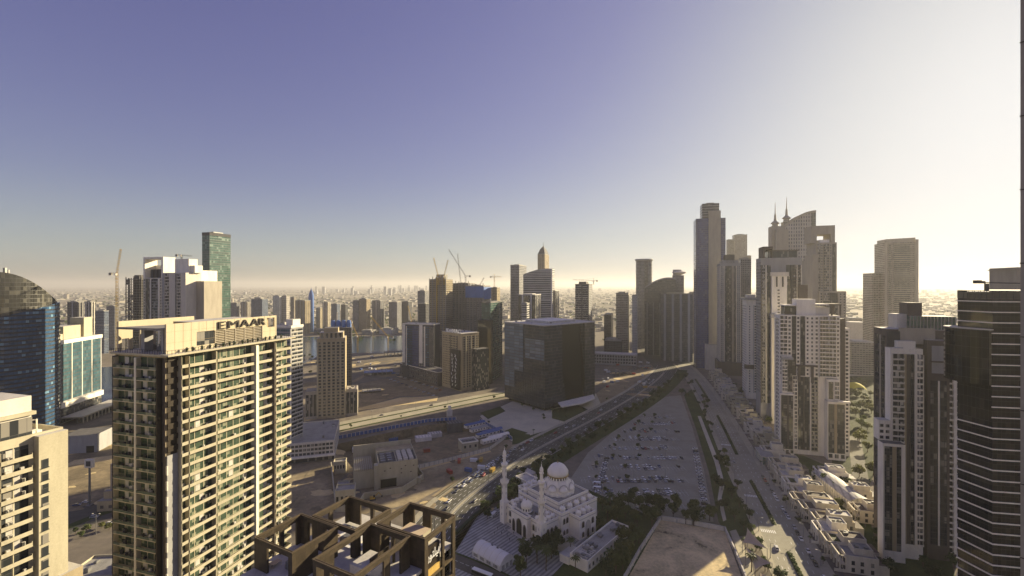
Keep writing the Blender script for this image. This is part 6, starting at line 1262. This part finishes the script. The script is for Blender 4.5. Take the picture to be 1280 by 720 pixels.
# ---------------------------------------------------------------- containers, cabins and heaps on the building sites
rr = random.Random(52); CM = {}
def container(u, v, col, label, group):
    p = G(u, v); o = thing('site_container', label, 'container', (p[0],p[1],.2), rr.uniform(0,3.1), group)
    if col not in CM:
        mb = MB(); mb.box(-3,-1.25,.15,3,1.25,2.7)
        for i in range(12): mb.box(-2.9+i*.5,-1.32,.3,-2.7+i*.5,1.32,2.6)
        d = MB(); d.box(3.0,-1.1,.25,3.08,1.1,2.55); CM[col] = (mb.mesh('body',[M[col]]), d.mesh('door',[M['grey_steel']]))
    put('body',CM[col][0],o); put('door',CM[col][1],o)
NMS = {'white_paint':'white','blue_paint':'blue','yellow_steel':'yellow','red_paint':'red','grey_steel':'grey'}
for area, n, (u0,u1,v0,v1) in (('quay building site',26,(445,560,443,470)),('site right of the black office',22,(750,812,452,486)),('lot beside the utility building',7,(540,620,575,596))):
    for i in range(n): c = rr.choice(['white_paint','white_paint','blue_paint','yellow_steel','grey_steel','red_paint']); container(rr.uniform(u0,u1),rr.uniform(v0,v1),c,f'{NMS[c]} site container on the {area}',f'{NMS[c]} containers on the {area}')
for i, (u,v,w,d,h,mt,lab) in enumerate([(455,470,46,20,5,'blue_paint','long blue tarpaulin shelter on the quay site'),(515,462,40,14,6,'dark_concrete','dark raft of concrete columns on the quay site'),(480,446,60,18,9,'dark_concrete','long unfinished slab beside the canal edge'),(545,448,34,16,7,'concrete','pale unfinished slab left of the blue striped tower'),(452,492,26,16,2.5,'concrete','low concrete basin wall right of the cream grid tower'),(770,470,30,16,6,'dark_concrete','dark unfinished slab right of the black office'),(800,462,24,12,5,'concrete','pale unfinished slab near the road bend')]):
    B = Bld('unfinished_slab',lab,'structure',G(u,v),w,d,R(17)); B.box('deck',0,0,h-.6,w,d,h,mt)
    for x in range(int(w//7)+1):
        for y in (0.6, d-1.2): B.box('column',min(w-1,x*7+.2),y,0,min(w-.2,x*7+1),y+.8,h+rr.choice([0,1.5,2.5]),'concrete')
for i, (u0,u1,vt,lab) in enumerate([(392,414,412,'low grey waterfront block left of the quay cranes'),(420,440,411,'low pale waterfront block below the brown twin towers'),(452,470,413,'long low waterfront shed beyond the canal'),(474,498,411,'low white waterfront block between grey towers'),(503,520,412,'low dark waterfront block at the canal bend'),(345,372,410,'low waterfront block left of the bullet tower'),(756,788,426,'low dark block behind the grey podium'),(700,718,404,'small block right of the black office roof')]):
    far_tower(u0,u1,vt,1390 if u0 < 600 else 930,['grid_grey','roof_pale','concrete','grid_white','grid_dark','grid_beige','grid_dark','grid_beige'][i],'low_building',lab,'building')
# ---------------------------------------------------------------- trees
def crown_mesh(seed, mat, n=430, rx=3.2, rz=2.6, zc=4.6, lobes=7, leaf=.55):
    r = random.Random(seed); L = []
    for i in range(lobes):
        a = 2*math.pi*i/lobes+r.uniform(-.4,.4); q = r.uniform(.25,.75); L.append((rx*q*math.cos(a), rx*q*math.sin(a), zc+r.uniform(-.5,.75)*rz, rx*r.uniform(.34,.58)))
    L.append((0,0,zc+rz*.45,rx*.5)); mb = MB()
    for i in range(n):
        c = r.choice(L); d = Vector((r.gauss(0,1),r.gauss(0,1),r.gauss(0,1))).normalized(); q = c[3]*(r.random()**.28)*(1.18 if r.random()<.08 else 1)
        p = Vector(c[:3])+Vector((d.x*q,d.y*q,d.z*q*.82)); s = leaf*r.uniform(.6,1.5); nrm = (d+Vector((r.gauss(0,.5),r.gauss(0,.5),r.gauss(0,.5)+.25))).normalized(); t = nrm.cross(Vector((r.gauss(0,1),r.gauss(0,1),r.gauss(0,1)))).normalized(); b = nrm.cross(t)
        mb.poly([tuple(p+t*s),tuple(p+b*s*.6+nrm*s*.15),tuple(p-t*s*.9),tuple(p-b*s*.7)])
    return mb.mesh('crown',[M[mat]])
def trunk_mesh(seed, h=3.6):
    r = random.Random(seed); mb = MB(); mb.tube((0,0,-.1),(.1,.05,h*.6),.24,.17,7)
    for k in range(4): a = 2*math.pi*k/4+r.uniform(-.4,.4); mb.tube((.1,.05,h*.55),(1.5*math.cos(a),1.5*math.sin(a),h+r.uniform(.2,1.2)),.13,.05,5)
    mb.tube((.1,.05,h*.55),(0,0,h+1.4),.14,.05,5); return mb.mesh('trunk',[M['trunk']])
KIND = {}
for nm, mats in (('dark','leaf_dark'),('mid','leaf_mid'),('yellow','leaf_yellow')): KIND[nm] = [(crown_mesh(40+i+len(nm)*7, mats, lobes=5+i*2, rx=2.9+.4*i, rz=2.1+.5*(i%2)), trunk_mesh(60+i)) for i in range(3)]
def palm_meshes():
    r = random.Random(2); mb = MB()
    for k in range(20):
        a = 2*math.pi*k/20+r.uniform(-.1,.1); up = r.uniform(.1,.95); L = r.uniform(2.3,3.0); prev = None
        for i in range(5):
            t = i/4; x = L*t; z = 7.4+up*L*t*.9-1.5*t*t*L*.55; c = Vector((x*math.cos(a),x*math.sin(a),z)); sd = Vector((-math.sin(a),math.cos(a),0))*(.42*math.sin(math.pi*min(.97,t*.85+.12))); q = (c-sd+Vector((0,0,-.12)), c, c+sd+Vector((0,0,-.12)))
            if prev: mb.poly([prev[0],q[0],q[1],prev[1]]); mb.poly([prev[1],q[1],q[2],prev[2]])
            prev = q
    tr = MB(); tr.lathe(0,0,[(.34,0),(.24,1),(.21,6.9),(.3,7.2),(.12,7.6)],8); return mb.mesh('crown',[M['leaf_mid']]), tr.mesh('trunk',[M['trunk']])
PALM = palm_meshes(); NT = 0
def tree(x, y, kind, label, group, s=1.0, z=0.0):
    global NT; NT += 1; r = rnd
    c, t = PALM if kind == 'palm' else r.choice(KIND[kind])
    o = thing('palm_tree' if kind == 'palm' else 'leafy_tree', label, 'tree', (x,y,z), r.uniform(0,6.28), group); k = s*r.uniform(.8,1.2); o.scale = (k*r.uniform(.9,1.1),k*r.uniform(.9,1.1),k*r.uniform(.85,1.15)); put('crown', c, o); put('trunk', t, o)
def along(line, off, n, kinds, label, group, s=1.0, jit=2.0, z=.2):
    L = offset_line(line, off); tot = len(L)-1
    for i in range(n):
        t = (i+.5)/n*tot; a = L[int(t)]; b = L[min(int(t)+1,tot)]; p = a.lerp(b, t-int(t)); tree(p.x+rnd.uniform(-jit,jit), p.y+rnd.uniform(-jit,jit), rnd.choice(kinds), label, group, s, z)
def scatter(px, n, kinds, label, group, s=1.0, dmin=3.0, z=.06):
    P = [G(*p) for p in px]; xs = [p[0] for p in P]; ys = [p[1] for p in P]; got = []; tries = 0
    while len(got) < n and tries < n*60:
        tries += 1; x, y = rnd.uniform(min(xs),max(xs)), rnd.uniform(min(ys),max(ys)); ins = False
        for (x0,y0),(x1,y1) in zip(P, P[1:]+P[:1]):
            if (y0>y) != (y1>y) and x < (x1-x0)*(y-y0)/(y1-y0)+x0: ins = not ins
        if ins and all((x-a)**2+(y-b)**2 > dmin*dmin for a, b in got): got.append((x,y)); tree(x,y,rnd.choice(kinds),label,group,s,z)
along(MAIN[12:50], 29, 32, ['dark','dark','mid'], 'dark green tree in the dense belt between main road and car park', 'trees between main road and car park', 1.0, 2.6)
along(MAIN[10:52], 21, 30, ['dark','dark','mid'], 'dark green tree in the dense belt between main road and car park', 'trees between main road and car park', 1.0, 2.6)
along(MAIN[14:20], 25, 9, ['dark','dark','mid'], 'dark bushy tree beside the left minaret and main road', 'trees behind the plaza', 1.25, 2.5)
scatter([(738,668),(748,640),(760,622),(800,640),(822,650),(790,715),(735,735),(770,690),(786,660)], 24, ['mid','mid','dark','yellow','palm'], 'large green tree in the grove beside the walled sand lot', 'grove beside the walled sand lot', 1.35, 4.5)
scatter([(648,690),(700,684),(720,690),(722,720),(650,720)], 12, ['dark','mid','palm'], 'dark tree in the clump in front of the mosque', 'dark trees in front of the mosque', 1.3, 4)
scatter([(775,632),(800,626),(892,646),(892,656),(860,658),(800,642)], 15, ['dark','mid','dark'], 'tree in the row along the near edge of the car park', 'trees along the near edge of the car park', 1.3, 4.5)
for i, (Y, x0, x1) in enumerate(ROWS):
    for k in range(2): tree(x0+(x1-x0)*(.08+.3*k+.06*(i%3)), Y+rnd.uniform(-.5,.5), rnd.choice(['dark','mid']), 'small tree on a planted island inside the car park', 'small trees inside the car park', .62, .06)
scatter([(868,490),(884,500),(912,570),(930,612),(922,618),(895,560)], 12, ['dark','mid'], 'tree in the upper part of the garden strip by the boulevard', 'trees in the upper garden strip', .85, 4)
scatter([(885,580),(905,572),(946,664),(905,668),(897,640)], 14, ['dark','dark','mid'], 'tree in the lower part of the garden strip by the boulevard', 'trees in the lower garden strip', 1.05, 4)
scatter([(846,470),(862,470),(870,500),(850,498),(838,486)], 8, ['dark'], 'dark tree at the far tip of the car park', 'trees at the far tip of the car park', 1.1, 5)
scatter([(918,690),(936,680),(962,690),(990,735),(950,745)], 6, ['dark','palm','dark'], 'dark tree standing around the tan shade sails', 'trees around the shade sails', .9, 4)
scatter([(1008,588),(1035,590),(1070,618),(1075,640),(1060,650),(1030,612)], 14, ['mid','dark','yellow'], 'tree behind the white villas below the near white tower', 'trees behind the white villas', 1.1, 4)
scatter([(1062,476),(1084,474),(1093,520),(1093,600),(1070,608),(1064,560)], 28, ['yellow','mid','yellow'], 'sunlit tree in the gap between the white tower and grey tower', 'sunlit trees in the gap between towers', 1.3, 5)
scatter([(1085,672),(1190,690),(1196,730),(1100,730)], 8, ['dark','palm','dark'], 'dark tree at the foot of the grey and brown tower', 'trees at the foot of the grey tower', 1.1, 4)
scatter([(905,470),(960,520),(990,575),(975,570),(930,520)], 14, ['dark','mid'], 'tree behind the grey townhouse row below the tall towers', 'trees behind the townhouse row', .95, 4)
scatter([(605,520),(640,508),(690,505),(735,508),(700,530),(655,548),(620,545)], 10, ['dark','mid'], 'shrub sized tree in the gardens round the black office block', 'small trees round the black office', .5, 4)
along(LROAD[4:], 17.5, 6, ['mid','dark'], 'roadside tree on the verge of the sandy canal road', 'trees on the canal road verge', .55, 1)
along(MAIN[14:50], -25, 8, ['mid','palm'], 'young tree on the left pavement of the main road', 'young trees left of the main road', .5, 1)
along(BLVD[2:30], -16.5, 12, ['mid','dark'], 'street tree on the promenade beside the boulevard', 'street trees on the promenade', .55, 1); along(BLVD[2:20], 13, 8, ['palm','dark'], 'street tree between boulevard and villas', 'street trees before the villas', .6, .6)
scatter([(385,440),(400,450),(395,470),(375,480),(365,455)], 6, ['mid'], 'tree on the green bank beside the canal', 'trees on the canal bank', 1.0, 5)
scatter([(80,664),(140,655),(142,664),(85,676)], 5, ['yellow','mid'], 'low tree on the green verge behind the bottom left block', 'trees on the left verge', .6, 5)
# hedges inside the boulevard median
for i, (k0,k1) in enumerate(((2,9),(11,17),(19,25),(27,33))):
    L = offset_line(BLVD[k0:k1], -1.9); r = random.Random(i); mb = MB()
    for a, b in zip(L, L[1:]):
        for j in range(int((b-a).length*9)):
            p = a.lerp(b, r.random()); s = r.uniform(.3,.6); n = Vector((r.gauss(0,1),r.gauss(0,1),abs(r.gauss(0,1))+.5)).normalized(); t = n.cross(Vector((r.gauss(0,1),r.gauss(0,1),.3))).normalized(); q = n.cross(t); c = Vector((p.x+r.uniform(-1,1),p.y+r.uniform(-1,1),r.uniform(.3,1.3))); mb.poly([tuple(c+t*s),tuple(c+q*s),tuple(c-t*s),tuple(c-q*s)])
    tag(mb.build('median_hedge', M['leaf_dark']), ['low hedge in the boulevard median at the bottom of the view','second hedge piece up the boulevard median','third hedge piece up the boulevard median','farthest hedge piece in the boulevard median'][i], 'hedge', 'hedges in the boulevard median')
# ---------------------------------------------------------------- cars
def carpaint(name, col):
    m, t, b = _base(name); b.inputs['Base Color'].default_value = (*col,1); b.inputs['Roughness'].default_value = .28; b.inputs['Coat Weight'].default_value = .5; b.inputs['Specular IOR Level'].default_value = .5
for n, c in (('white',(.72,.72,.71)),('silver',(.38,.385,.39)),('black',(.02,.02,.022)),('grey',(.12,.12,.125)),('red',(.30,.03,.025)),('blue',(.03,.06,.16)),('yellow',(.55,.36,.03)),('beige',(.42,.37,.28))): carpaint('paint_'+n, c)
def car_mesh(col, suv):
    mb = MB(); L, W_ = (4.7, .92); h = .2 if suv else 0
    def loft(secs, m):
        b = len(mb.v); k = len(secs[0])
        for s in secs: mb.v += s
        for i in range(len(secs)-1):
            for j in range(k-1): mb.f.append((b+i*k+j, b+i*k+j+1, b+(i+1)*k+j+1, b+(i+1)*k+j)); mb.m.append(m)
    prof = [(-2.32,.55),(-2.3,.78+h),(-2.1,.9+h),(-1.3,.95+h),(.9,.98+h),(1.7,.95+h),(2.25,.85+h),(2.34,.55)]
    secs = []
    for y, k in ((-W_,.0),(-W_+.1,1),(W_-.1,1),(W_,.0)): secs.append([(x, y, z-(.1 if k == 0 else 0)) for x, z in [(-2.32,.28)]+prof+[(2.34,.28)]])
    loft(secs, 0)
    for y in (-W_,W_): mb.poly([(x,y,z-.1) for x, z in [(-2.32,.28)]+prof+[(2.34,.28)]], 0)
    rl = 1.42+h; x0, x1, x2, x3 = (-2.15,-1.7,.35,1.1) if suv else (-1.75,-1.0,.35,1.25); a, b = W_-.08, W_-.26; g = .93+h
    V = [(x0,-a,g),(x3,-a,g),(x3,a,g),(x0,a,g),(x1,-b,rl),(x2,-b,rl),(x2,b,rl),(x1,b,rl)]; n = len(mb.v); mb.v += V
    for q, m in (((0,1,5,4),1),((1,2,6,5),1),((2,3,7,6),1),((3,0,4,7),1),((4,5,6,7),0)): mb.f.append(tuple(n+i for i in q)); mb.m.append(m)
    mb.box(x1-.05,-b,rl-.02,x2+.05,b,rl+.05,0)
    for x in (-1.4,1.45):
        for y in (-W_+.02,W_-.02):
            n = len(mb.v); k = 10
            for yy in (y-.1,y+.1):
                for i in range(k): t = 2*math.pi*i/k; mb.v.append((x+.34*math.cos(t),yy,.34+.34*math.sin(t)))
            for i in range(k): j = (i+1)%k; mb.f.append((n+i,n+j,n+k+j,n+k+i)); mb.m.append(2)
            mb.f.append(tuple(n+i for i in range(k))); mb.m.append(2); mb.f.append(tuple(n+k+i for i in range(k))); mb.m.append(2)
    for y in (-.62,.62): mb.box(2.28,y-.2,.66+h,2.36,y+.2,.8+h,3); mb.box(-2.34,y-.2,.68+h,-2.28,y+.2,.82+h,4)
    return mb.mesh('parked_car',[M['paint_'+col],M['smoke_glass'],M['dark_wall'],M['white_paint'],M['red_paint']])
CARM = {}
def car(x, y, ang, col, label, group, name='parked_car', z=.07):
    suv = rnd.random() < .45; key = (col, suv); CARM[key] = CARM.get(key) or car_mesh(col, suv)
    o = put(name, CARM[key], None, (x,y,z)); o.rotation_euler = (0,0,ang); return tag(o, label, 'car', group)
COLS = ['white']*9+['silver']*4+['black']*3+['grey']*4+['red','blue','beige']
occ = [.2,.25,.3,.34,.32,.37,.36,.42,.44,.4]; names = ['farthest','second farthest','third farthest','fourth farthest','fifth farthest','fifth nearest','fourth nearest','third nearest','second nearest','nearest']
for i, (Y, x0, x1) in enumerate(ROWS):
    nb = int((x1-x0)/2.6); seed = random.Random(i*5)
    for side in (-1, 1):
        cl = [seed.random() for _ in range(nb//5+2)]
        for k in range(nb):
            t = k/nb; p = occ[i]*(1.9 if cl[k//5] > .6 else .45)*(1.5 if .35 < t < .85 else .75)
            if rnd.random() < p*.88: c = rnd.choice(COLS); car(x0+(k+.5)*2.6, Y+side*2.55, R(90)+rnd.uniform(-.03,.03)+(math.pi if rnd.random()<.5 else 0), c, f'{c} car parked in the {names[i]} row of the big car park', f'{c} cars in the {names[i]} row of the car park')
# the column down the right edge of the car park
ea, eb = Vector(G(872,560)), Vector(G(888,645))
for k in range(20):
    p = ea.lerp(eb,(k+.5)/20); c = rnd.choice(['white','white','silver','black','white']); car(p.x-2.5,p.y,rnd.uniform(-.05,.05),c,f'{c} car parked side on along the right edge of the car park',f'{c} cars along the right edge of the car park')
ea, eb = Vector(G(744,622)), Vector(G(757,572))
for k in range(14):
    if rnd.random() < .75: p = ea.lerp(eb,(k+.5)/14); c = rnd.choice(['white','silver','black','grey']); car(p.x+1,p.y,rnd.uniform(-.05,.05)+math.pi,c,f'{c} car parked in the left column near the mosque',f'{c} cars in the left column of the car park')
def lane(line, off, ts, group, rev=False, cols=None, lab='in the queue'):
    L = offset_line(line, off); acc = [0]
    for a, b in zip(L, L[1:]): acc.append(acc[-1]+(b-a).length)
    for s in ts:
        i = max(k for k in range(len(acc)) if acc[k] <= s) if s < acc[-1] else len(L)-2; i = min(i,len(L)-2); d = L[i+1]-L[i]; p = L[i]+d.normalized()*(s-acc[i]); c = rnd.choice(cols or COLS); car(p.x,p.y,math.atan2(d.y,d.x)+(math.pi if rev else 0)+rnd.uniform(-.02,.02),c,f'{c} car {lab}',f'{c} cars {group}','driving_car')
lane(MAIN,-17.0,[95+7.2*k+rnd.uniform(-1,1) for k in range(17)],'queueing at the left kerb of the main road',True,None,'queueing nearest the left kerb of the main road')
lane(MAIN,-13.5,[88+8.5*k+rnd.uniform(-2,2) for k in range(10)],'queueing in the second lane of the main road',True,COLS+['yellow'],'queueing in the second lane of the main road')
lane(MAIN,-6.8,[60,150,270,330],'in the free lane of the main road',True,None,'driving in the free lane left of the median')
lane(MAIN,-10.2,[70,118,133,182,240,262,300,345,390,410],'in the third lane of the main road',True,None,'driving in the third lane of the main road')
lane(MAIN,13.0,[90,170,185,250,330,370,420],'in the slip lane beside the tree belt',False,None,'driving in the slip lane beside the tree belt')
lane(MAIN,6,[75,140,215,300,352],'on the right carriageway of the main road',False,None,'driving on the right carriageway of the main road'); lane(MAIN,9.6,[110,260,410],'in the outer right lane of the main road',False,None,'driving in the outer right lane of the main road')
for o in (-12,-8.5,-5): lane(MAIN,o,[505+9*k+rnd.uniform(-2,2) for k in range(6)],'waiting at the far junction',True,['white','white','silver','black'],'waiting at the far junction')
lane(BLVD,-7.5,[60,190,290],'driving along the boulevard',False,None,'driving along the boulevard'); lane(BLVD,8.7,[30+6.4*k for k in range(22) if k%4!=2],'parked at the kerb before the villas',True,None,'parked at the kerb before the white villas')
for u, v, c, l in ((118,647,'silver','silver car on the street beside the dusty lot'),(137,655,'white','white car half hidden by the sign tower on the left'),(108,628,'white','white car parked by the foot of the mast sign'),(96,632,'blue','blue car parked by the foot of the mast sign')): car(*G(u,v),R(12),c,l,None)
for k in range(26): u = 80+k*2.4; v = 552-k*.5+(k%3)*7; c = rnd.choice(COLS); car(*G(u,v),R(30+70*(k%2)),c,f'small {c} car parked below the teal office canopy',f'{c} cars below the teal office')
for k in range(24): p = Vector(G(482,472)).lerp(Vector(G(545,496)),k/24); q = Vector(G(498,470)).lerp(Vector(G(556,490)),k/24); p = p if k%2 else q; c = rnd.choice(COLS); car(p.x,p.y,R(40),c,f'{c} car in the far rows beside the lettered tower',f'{c} cars beside the lettered tower')
lane(LROAD,-6,[70,150,215],'on the sandy canal road',True,None,'driving on the sandy canal road')
T = thing('coach','black coach with a white roof at the bottom edge','coach',(*G(603,722),.07),R(-30)); mb = MB(); mb.prism([(-6,-1.25),(5.8,-1.25),(6,-1),(6,1),(5.8,1.25),(-6,1.25)],.4,3.0); mb.build('body',M['paint_black'],T); mb = MB(); mb.prism([(-5.9,-1.2),(5.7,-1.2),(5.9,-1),(5.9,1),(5.7,1.2),(-5.9,1.2)],3.0,3.25); mb.box(-1.5,-.7,3.25,1.2,.7,3.5); mb.build('roof',M['white_paint'],T); mb = MB(); mb.box(-5.8,-1.28,1.5,5.4,-1.26,2.6); mb.box(-5.8,1.26,1.5,5.4,1.28,2.6); mb.box(6.01,-1,1.2,6.03,1,2.7); mb.build('window',M['smoke_glass'],T)
for x in (-3.6,3.8):
    for y in (-1.2,1.2): mb = MB(); n = len(mb.v); mb.tube((x,y-.15,.48),(x,y+.15,.48),.48,n=14); mb.build('wheel',M['dark_wall'],T)
for i, (u, v, l) in enumerate([(746,612,'white van with red stripes, nearest of two by the mosque'),(746,606,'white van with red stripes, farther of two by the mosque'),(617,645,'white van parked on the striped plaza by the left minaret')]):
    T = thing('parked_van',l,'van',(*G(u,v),.1),R(170 if i < 2 else 60)); mb = MB(); mb.prism([(-2.8,-1),(2.3,-1),(2.3,1),(-2.8,1)],.4,2.3); mb.prism([(2.3,-1),(3.1,-.9),(3.1,.9),(2.3,1)],.4,[1.9,1.3,1.3,1.9]); mb.build('body',M['paint_white'],T); mb = MB(); mb.box(-2.7,-1.03,1.0,2.2,-1.01,1.3); mb.box(-2.7,1.01,1.0,2.2,1.03,1.3)
    mb.build('stripe',M['red_paint' if i < 2 else 'grey_wall'],T); mb = MB(); mb.box(.8,-1.03,1.4,2.1,-1.01,2.0); mb.box(.8,1.01,1.4,2.1,1.03,2.0); mb.build('window',M['smoke_glass'],T)
    for x in (-1.8,1.9):
        for y in (-.95,.95): mb = MB(); mb.tube((x,y-.1,.36),(x,y+.1,.36),.36,n=12); mb.build('wheel',M['dark_wall'],T)
# ---------------------------------------------------------------- street lamps, yellow balloon-like sail, digger
def lamp(x, y, ang, label, group, h=9, two=False):
    T = thing('street_lamp',label,'street lamp',(x,y,.1),ang,group); mb = MB(); mb.lathe(0,0,[(.2,0),(.16,.8),(.11,h)],8); mb.build('pole',M['grey_steel'],T)
    for s in ((1,-1) if two else (1,)): mb = MB(); mb.tube((0,0,h-.05),(s*1.9,0,h+.35),.06,n=5); a = mb.build('arm',M['grey_steel'],T); mb = MB(); mb.box(s*1.6,-.16,h+.3,s*2.5,.16,h+.45); mb.build('lamp_head',M['white_wall'],a)
def lamps(line, off, n, label, group, turn=0, h=9, two=False):
    L = offset_line(line, off)
    for i in range(n):
        k = int((i+.5)/n*(len(L)-1)); d = (L[k+1]-L[k]).normalized(); lamp(L[k].x,L[k].y,math.atan2(d.y,d.x)+turn,label,group,h,two)
lamps(MAIN[4:56],-1,12,'two armed street lamp on the main road median','lamps on the main road median',R(90),11,True); lamps(BLVD[:34],11,11,'street lamp on the villa side of the boulevard','lamps on the villa side of the boulevard',R(90),8); lamps(BLVD[:34],-13,11,'street lamp on the garden side of the boulevard','lamps on the garden side of the boulevard',R(-90),8); lamps(LROAD,-.3,8,'street lamp on the sandy canal road median','lamps on the canal road',R(90),9,True)
lamp(*G(120,668),R(0),'white street lamp on the green verge at lower left',None,12,True)
for i, Y in enumerate([r_[0] for r_ in ROWS][1::2]):
    for k in range(3): x0, x1 = ROWS[1+i*2][1:]; lamp(x0+(x1-x0)*(.2+.3*k),Y,0,'lamp mast between rows of the big car park','lamp masts in the car park',9,True)
T = thing('yellow_canopy','bright yellow curved canopy among trees in the gap between towers','canopy',(*G(1070,492),0)); mb = MB(); n = 10
for i in range(n):
    for j in range(6):
        def q(i,j): a = i/n*2-1; b = j/6*2-1; return (a*11, b*6, 10+7*(1-a*a)*.6+b*2.5-2*b*b)
        mb.poly([q(i,j),q(i+1,j),q(i+1,j+1),q(i,j+1)])
mb.build('canvas',M['yellow_canvas'] if 'yellow_canvas' in M else plain('yellow_canvas',(.62,.55,.06),var=.1),T,smooth=True)
for x in (-8,0,8): mb = MB(); mb.tube((x,0,0),(x,0,12),.2); mb.build('pole',M['grey_steel'],T)
T = thing('excavator','yellow excavator parked in the yard of the utility building','excavator',(*G(466,625),.1),R(20)); mb = MB(); mb.box(-2,-1.5,0,2,-.8,.9); mb.box(-2,.8,0,2,1.5,.9); mb.build('track',M['dark_wall'],T); mb = MB(); mb.box(-2,-1.3,.95,1.4,1.3,2.2); mb.build('body',M['yellow_steel'],T); mb = MB(); mb.box(.2,-1.2,2.2,1.4,-.1,3.4); mb.build('cab',M['smoke_glass'],T); mb = MB(); mb.tube((1.2,.4,2),(4,.4,4.4),.3,.25,6); mb.tube((4,.4,4.4),(6,.4,2),.25,.18,6); b = mb.build('arm',M['yellow_steel'],T); mb = MB(); mb.box(5.5,-.1,1,6.6,.9,2); mb.build('bucket',M['dark_wall'],b)
# ---------------------------------------------------------------- people on the plaza
def person_mesh(seed, cloth):
    r = random.Random(seed); mb = MB(); s = .12 if seed%2 else -.1
    mb.lathe(0,0,[(.10,.86),(.17,.95),(.155,1.1),(.19,1.36),(.15,1.47),(.055,1.5),(.055,1.56),(.09,1.6),(.105,1.68),(.085,1.76),(.02,1.8)],10,0)
    for k in (-1,1): mb.tube((.09*k,0,.92),(.1*k,s*k*.5,.48),.085,.06,7,1); mb.tube((.1*k,s*k*.5,.48),(.1*k,s*k,.04),.06,.04,7,1); mb.box(.06*k-.03,s*k-.16,0,.14*k+.03,s*k+.08,.06,1); mb.tube((.2*k,0,1.42),(.25*k,-s*k*.6,1.12),.05,.04,6,0); mb.tube((.25*k,-s*k*.6,1.12),(.24*k,-s*k-.05,.86),.04,.03,6,0)
    return mb.mesh('person',[M[cloth],M['dark_wall']])
PM = [person_mesh(1,'letter_dark'),person_mesh(2,'white_paint'),person_mesh(3,'dark_wall')]
for i, (u,v) in enumerate([(627,668),(631,664),(634,670),(642,668),(646,672),(622,662),(637,676),(650,676),(655,672),(618,668)]):
    o = put('person',PM[i%3],None,(*G(u,v),.07)); o.rotation_euler = (0,0,i*1.1); tag(o,['person in black walking on the striped plaza before the mosque','person in white clothes standing on the striped plaza','person in dark grey clothes walking on the striped plaza'][i%3],'person',['people in black on the plaza','people in white on the plaza','people in grey on the plaza'][i%3])
# ---------------------------------------------------------------- the far city that reads as one mass, and the air
r = random.Random(77); mb = MB(); mats = ['beige_wall','concrete','concrete','roof_grey','dark_concrete']
for i in range(5200):
    Y = 1350*(10**(r.random()**.8*1.02)); u = r.uniform(-60,1340)
    x = PX(u,Y); s = 1 if Y < 3500 else 1.6; w, d, h = r.uniform(10,34)*s, r.uniform(10,30)*s, r.choice([5,7,9,12,8,6,14]) * (1 if r.random() < .97 else r.uniform(2,4))
    if 1000 < Y < 1900 and 300 < u < 620 and r.random() < .5: continue
    c, sn = math.cos(GA), math.sin(GA); pts = [(x+a*c-b*sn, Y+a*sn+b*c) for a, b in ((0,0),(w,0),(w,d),(0,d))]; m = r.randrange(5); mb.prism(pts,0,h,m)
tag(mb.build('distant_city',[M[m] for m in mats]), kind='stuff')
mb = MB()
for i in range(90):
    Y = r.uniform(6500,13000); u = r.gauss(480,40) if i < 40 else r.uniform(0,1280); x = PX(u,Y); w = r.uniform(30,60); h = r.uniform(40,150)*(1 if i < 40 else .45); mb.box(x,Y,0,x+w,Y+w,h)
tag(mb.build('distant_skyline_city',M['grey_wall']), kind='stuff')
mb = MB(); rr = random.Random(8)
for i in range(2600):
    Y = 1200*(10**(rr.random()*.75)); x = PX(rr.uniform(-40,1320),Y); s = rr.uniform(2,5)*(1+Y/4000)
    for k in range(3): a = rr.uniform(0,6.28); p = Vector((x+rr.uniform(-s,s),Y+rr.uniform(-s,s),s*rr.uniform(.5,1.2))); t = Vector((math.cos(a),math.sin(a),.2))*s; b = Vector((-math.sin(a)*.5,math.cos(a)*.5,.8))*s*.8; mb.poly([tuple(p+t),tuple(p+b),tuple(p-t),tuple(p-b)])
tag(mb.build('distant_vegetation',M['leaf_dark']), kind='stuff')
hz = MB(); E_ = 61500; hz.box(-E_,-E_,-11,E_,E_,360); hm = bpy.data.materials.new('haze_air'); hm.use_nodes = True; t = hm.node_tree; t.nodes.clear(); pv = t.nodes.new('ShaderNodeVolumePrincipled'); out = t.nodes.new('ShaderNodeOutputMaterial')
pv.inputs['Color'].default_value = (.70,.70,.70,1); pv.inputs['Density'].default_value = HAZE_D; pv.inputs['Anisotropy'].default_value = .32; t.links.new(pv.outputs[0], out.inputs['Volume'])
tag(hz.build('haze', hm), kind='stuff')
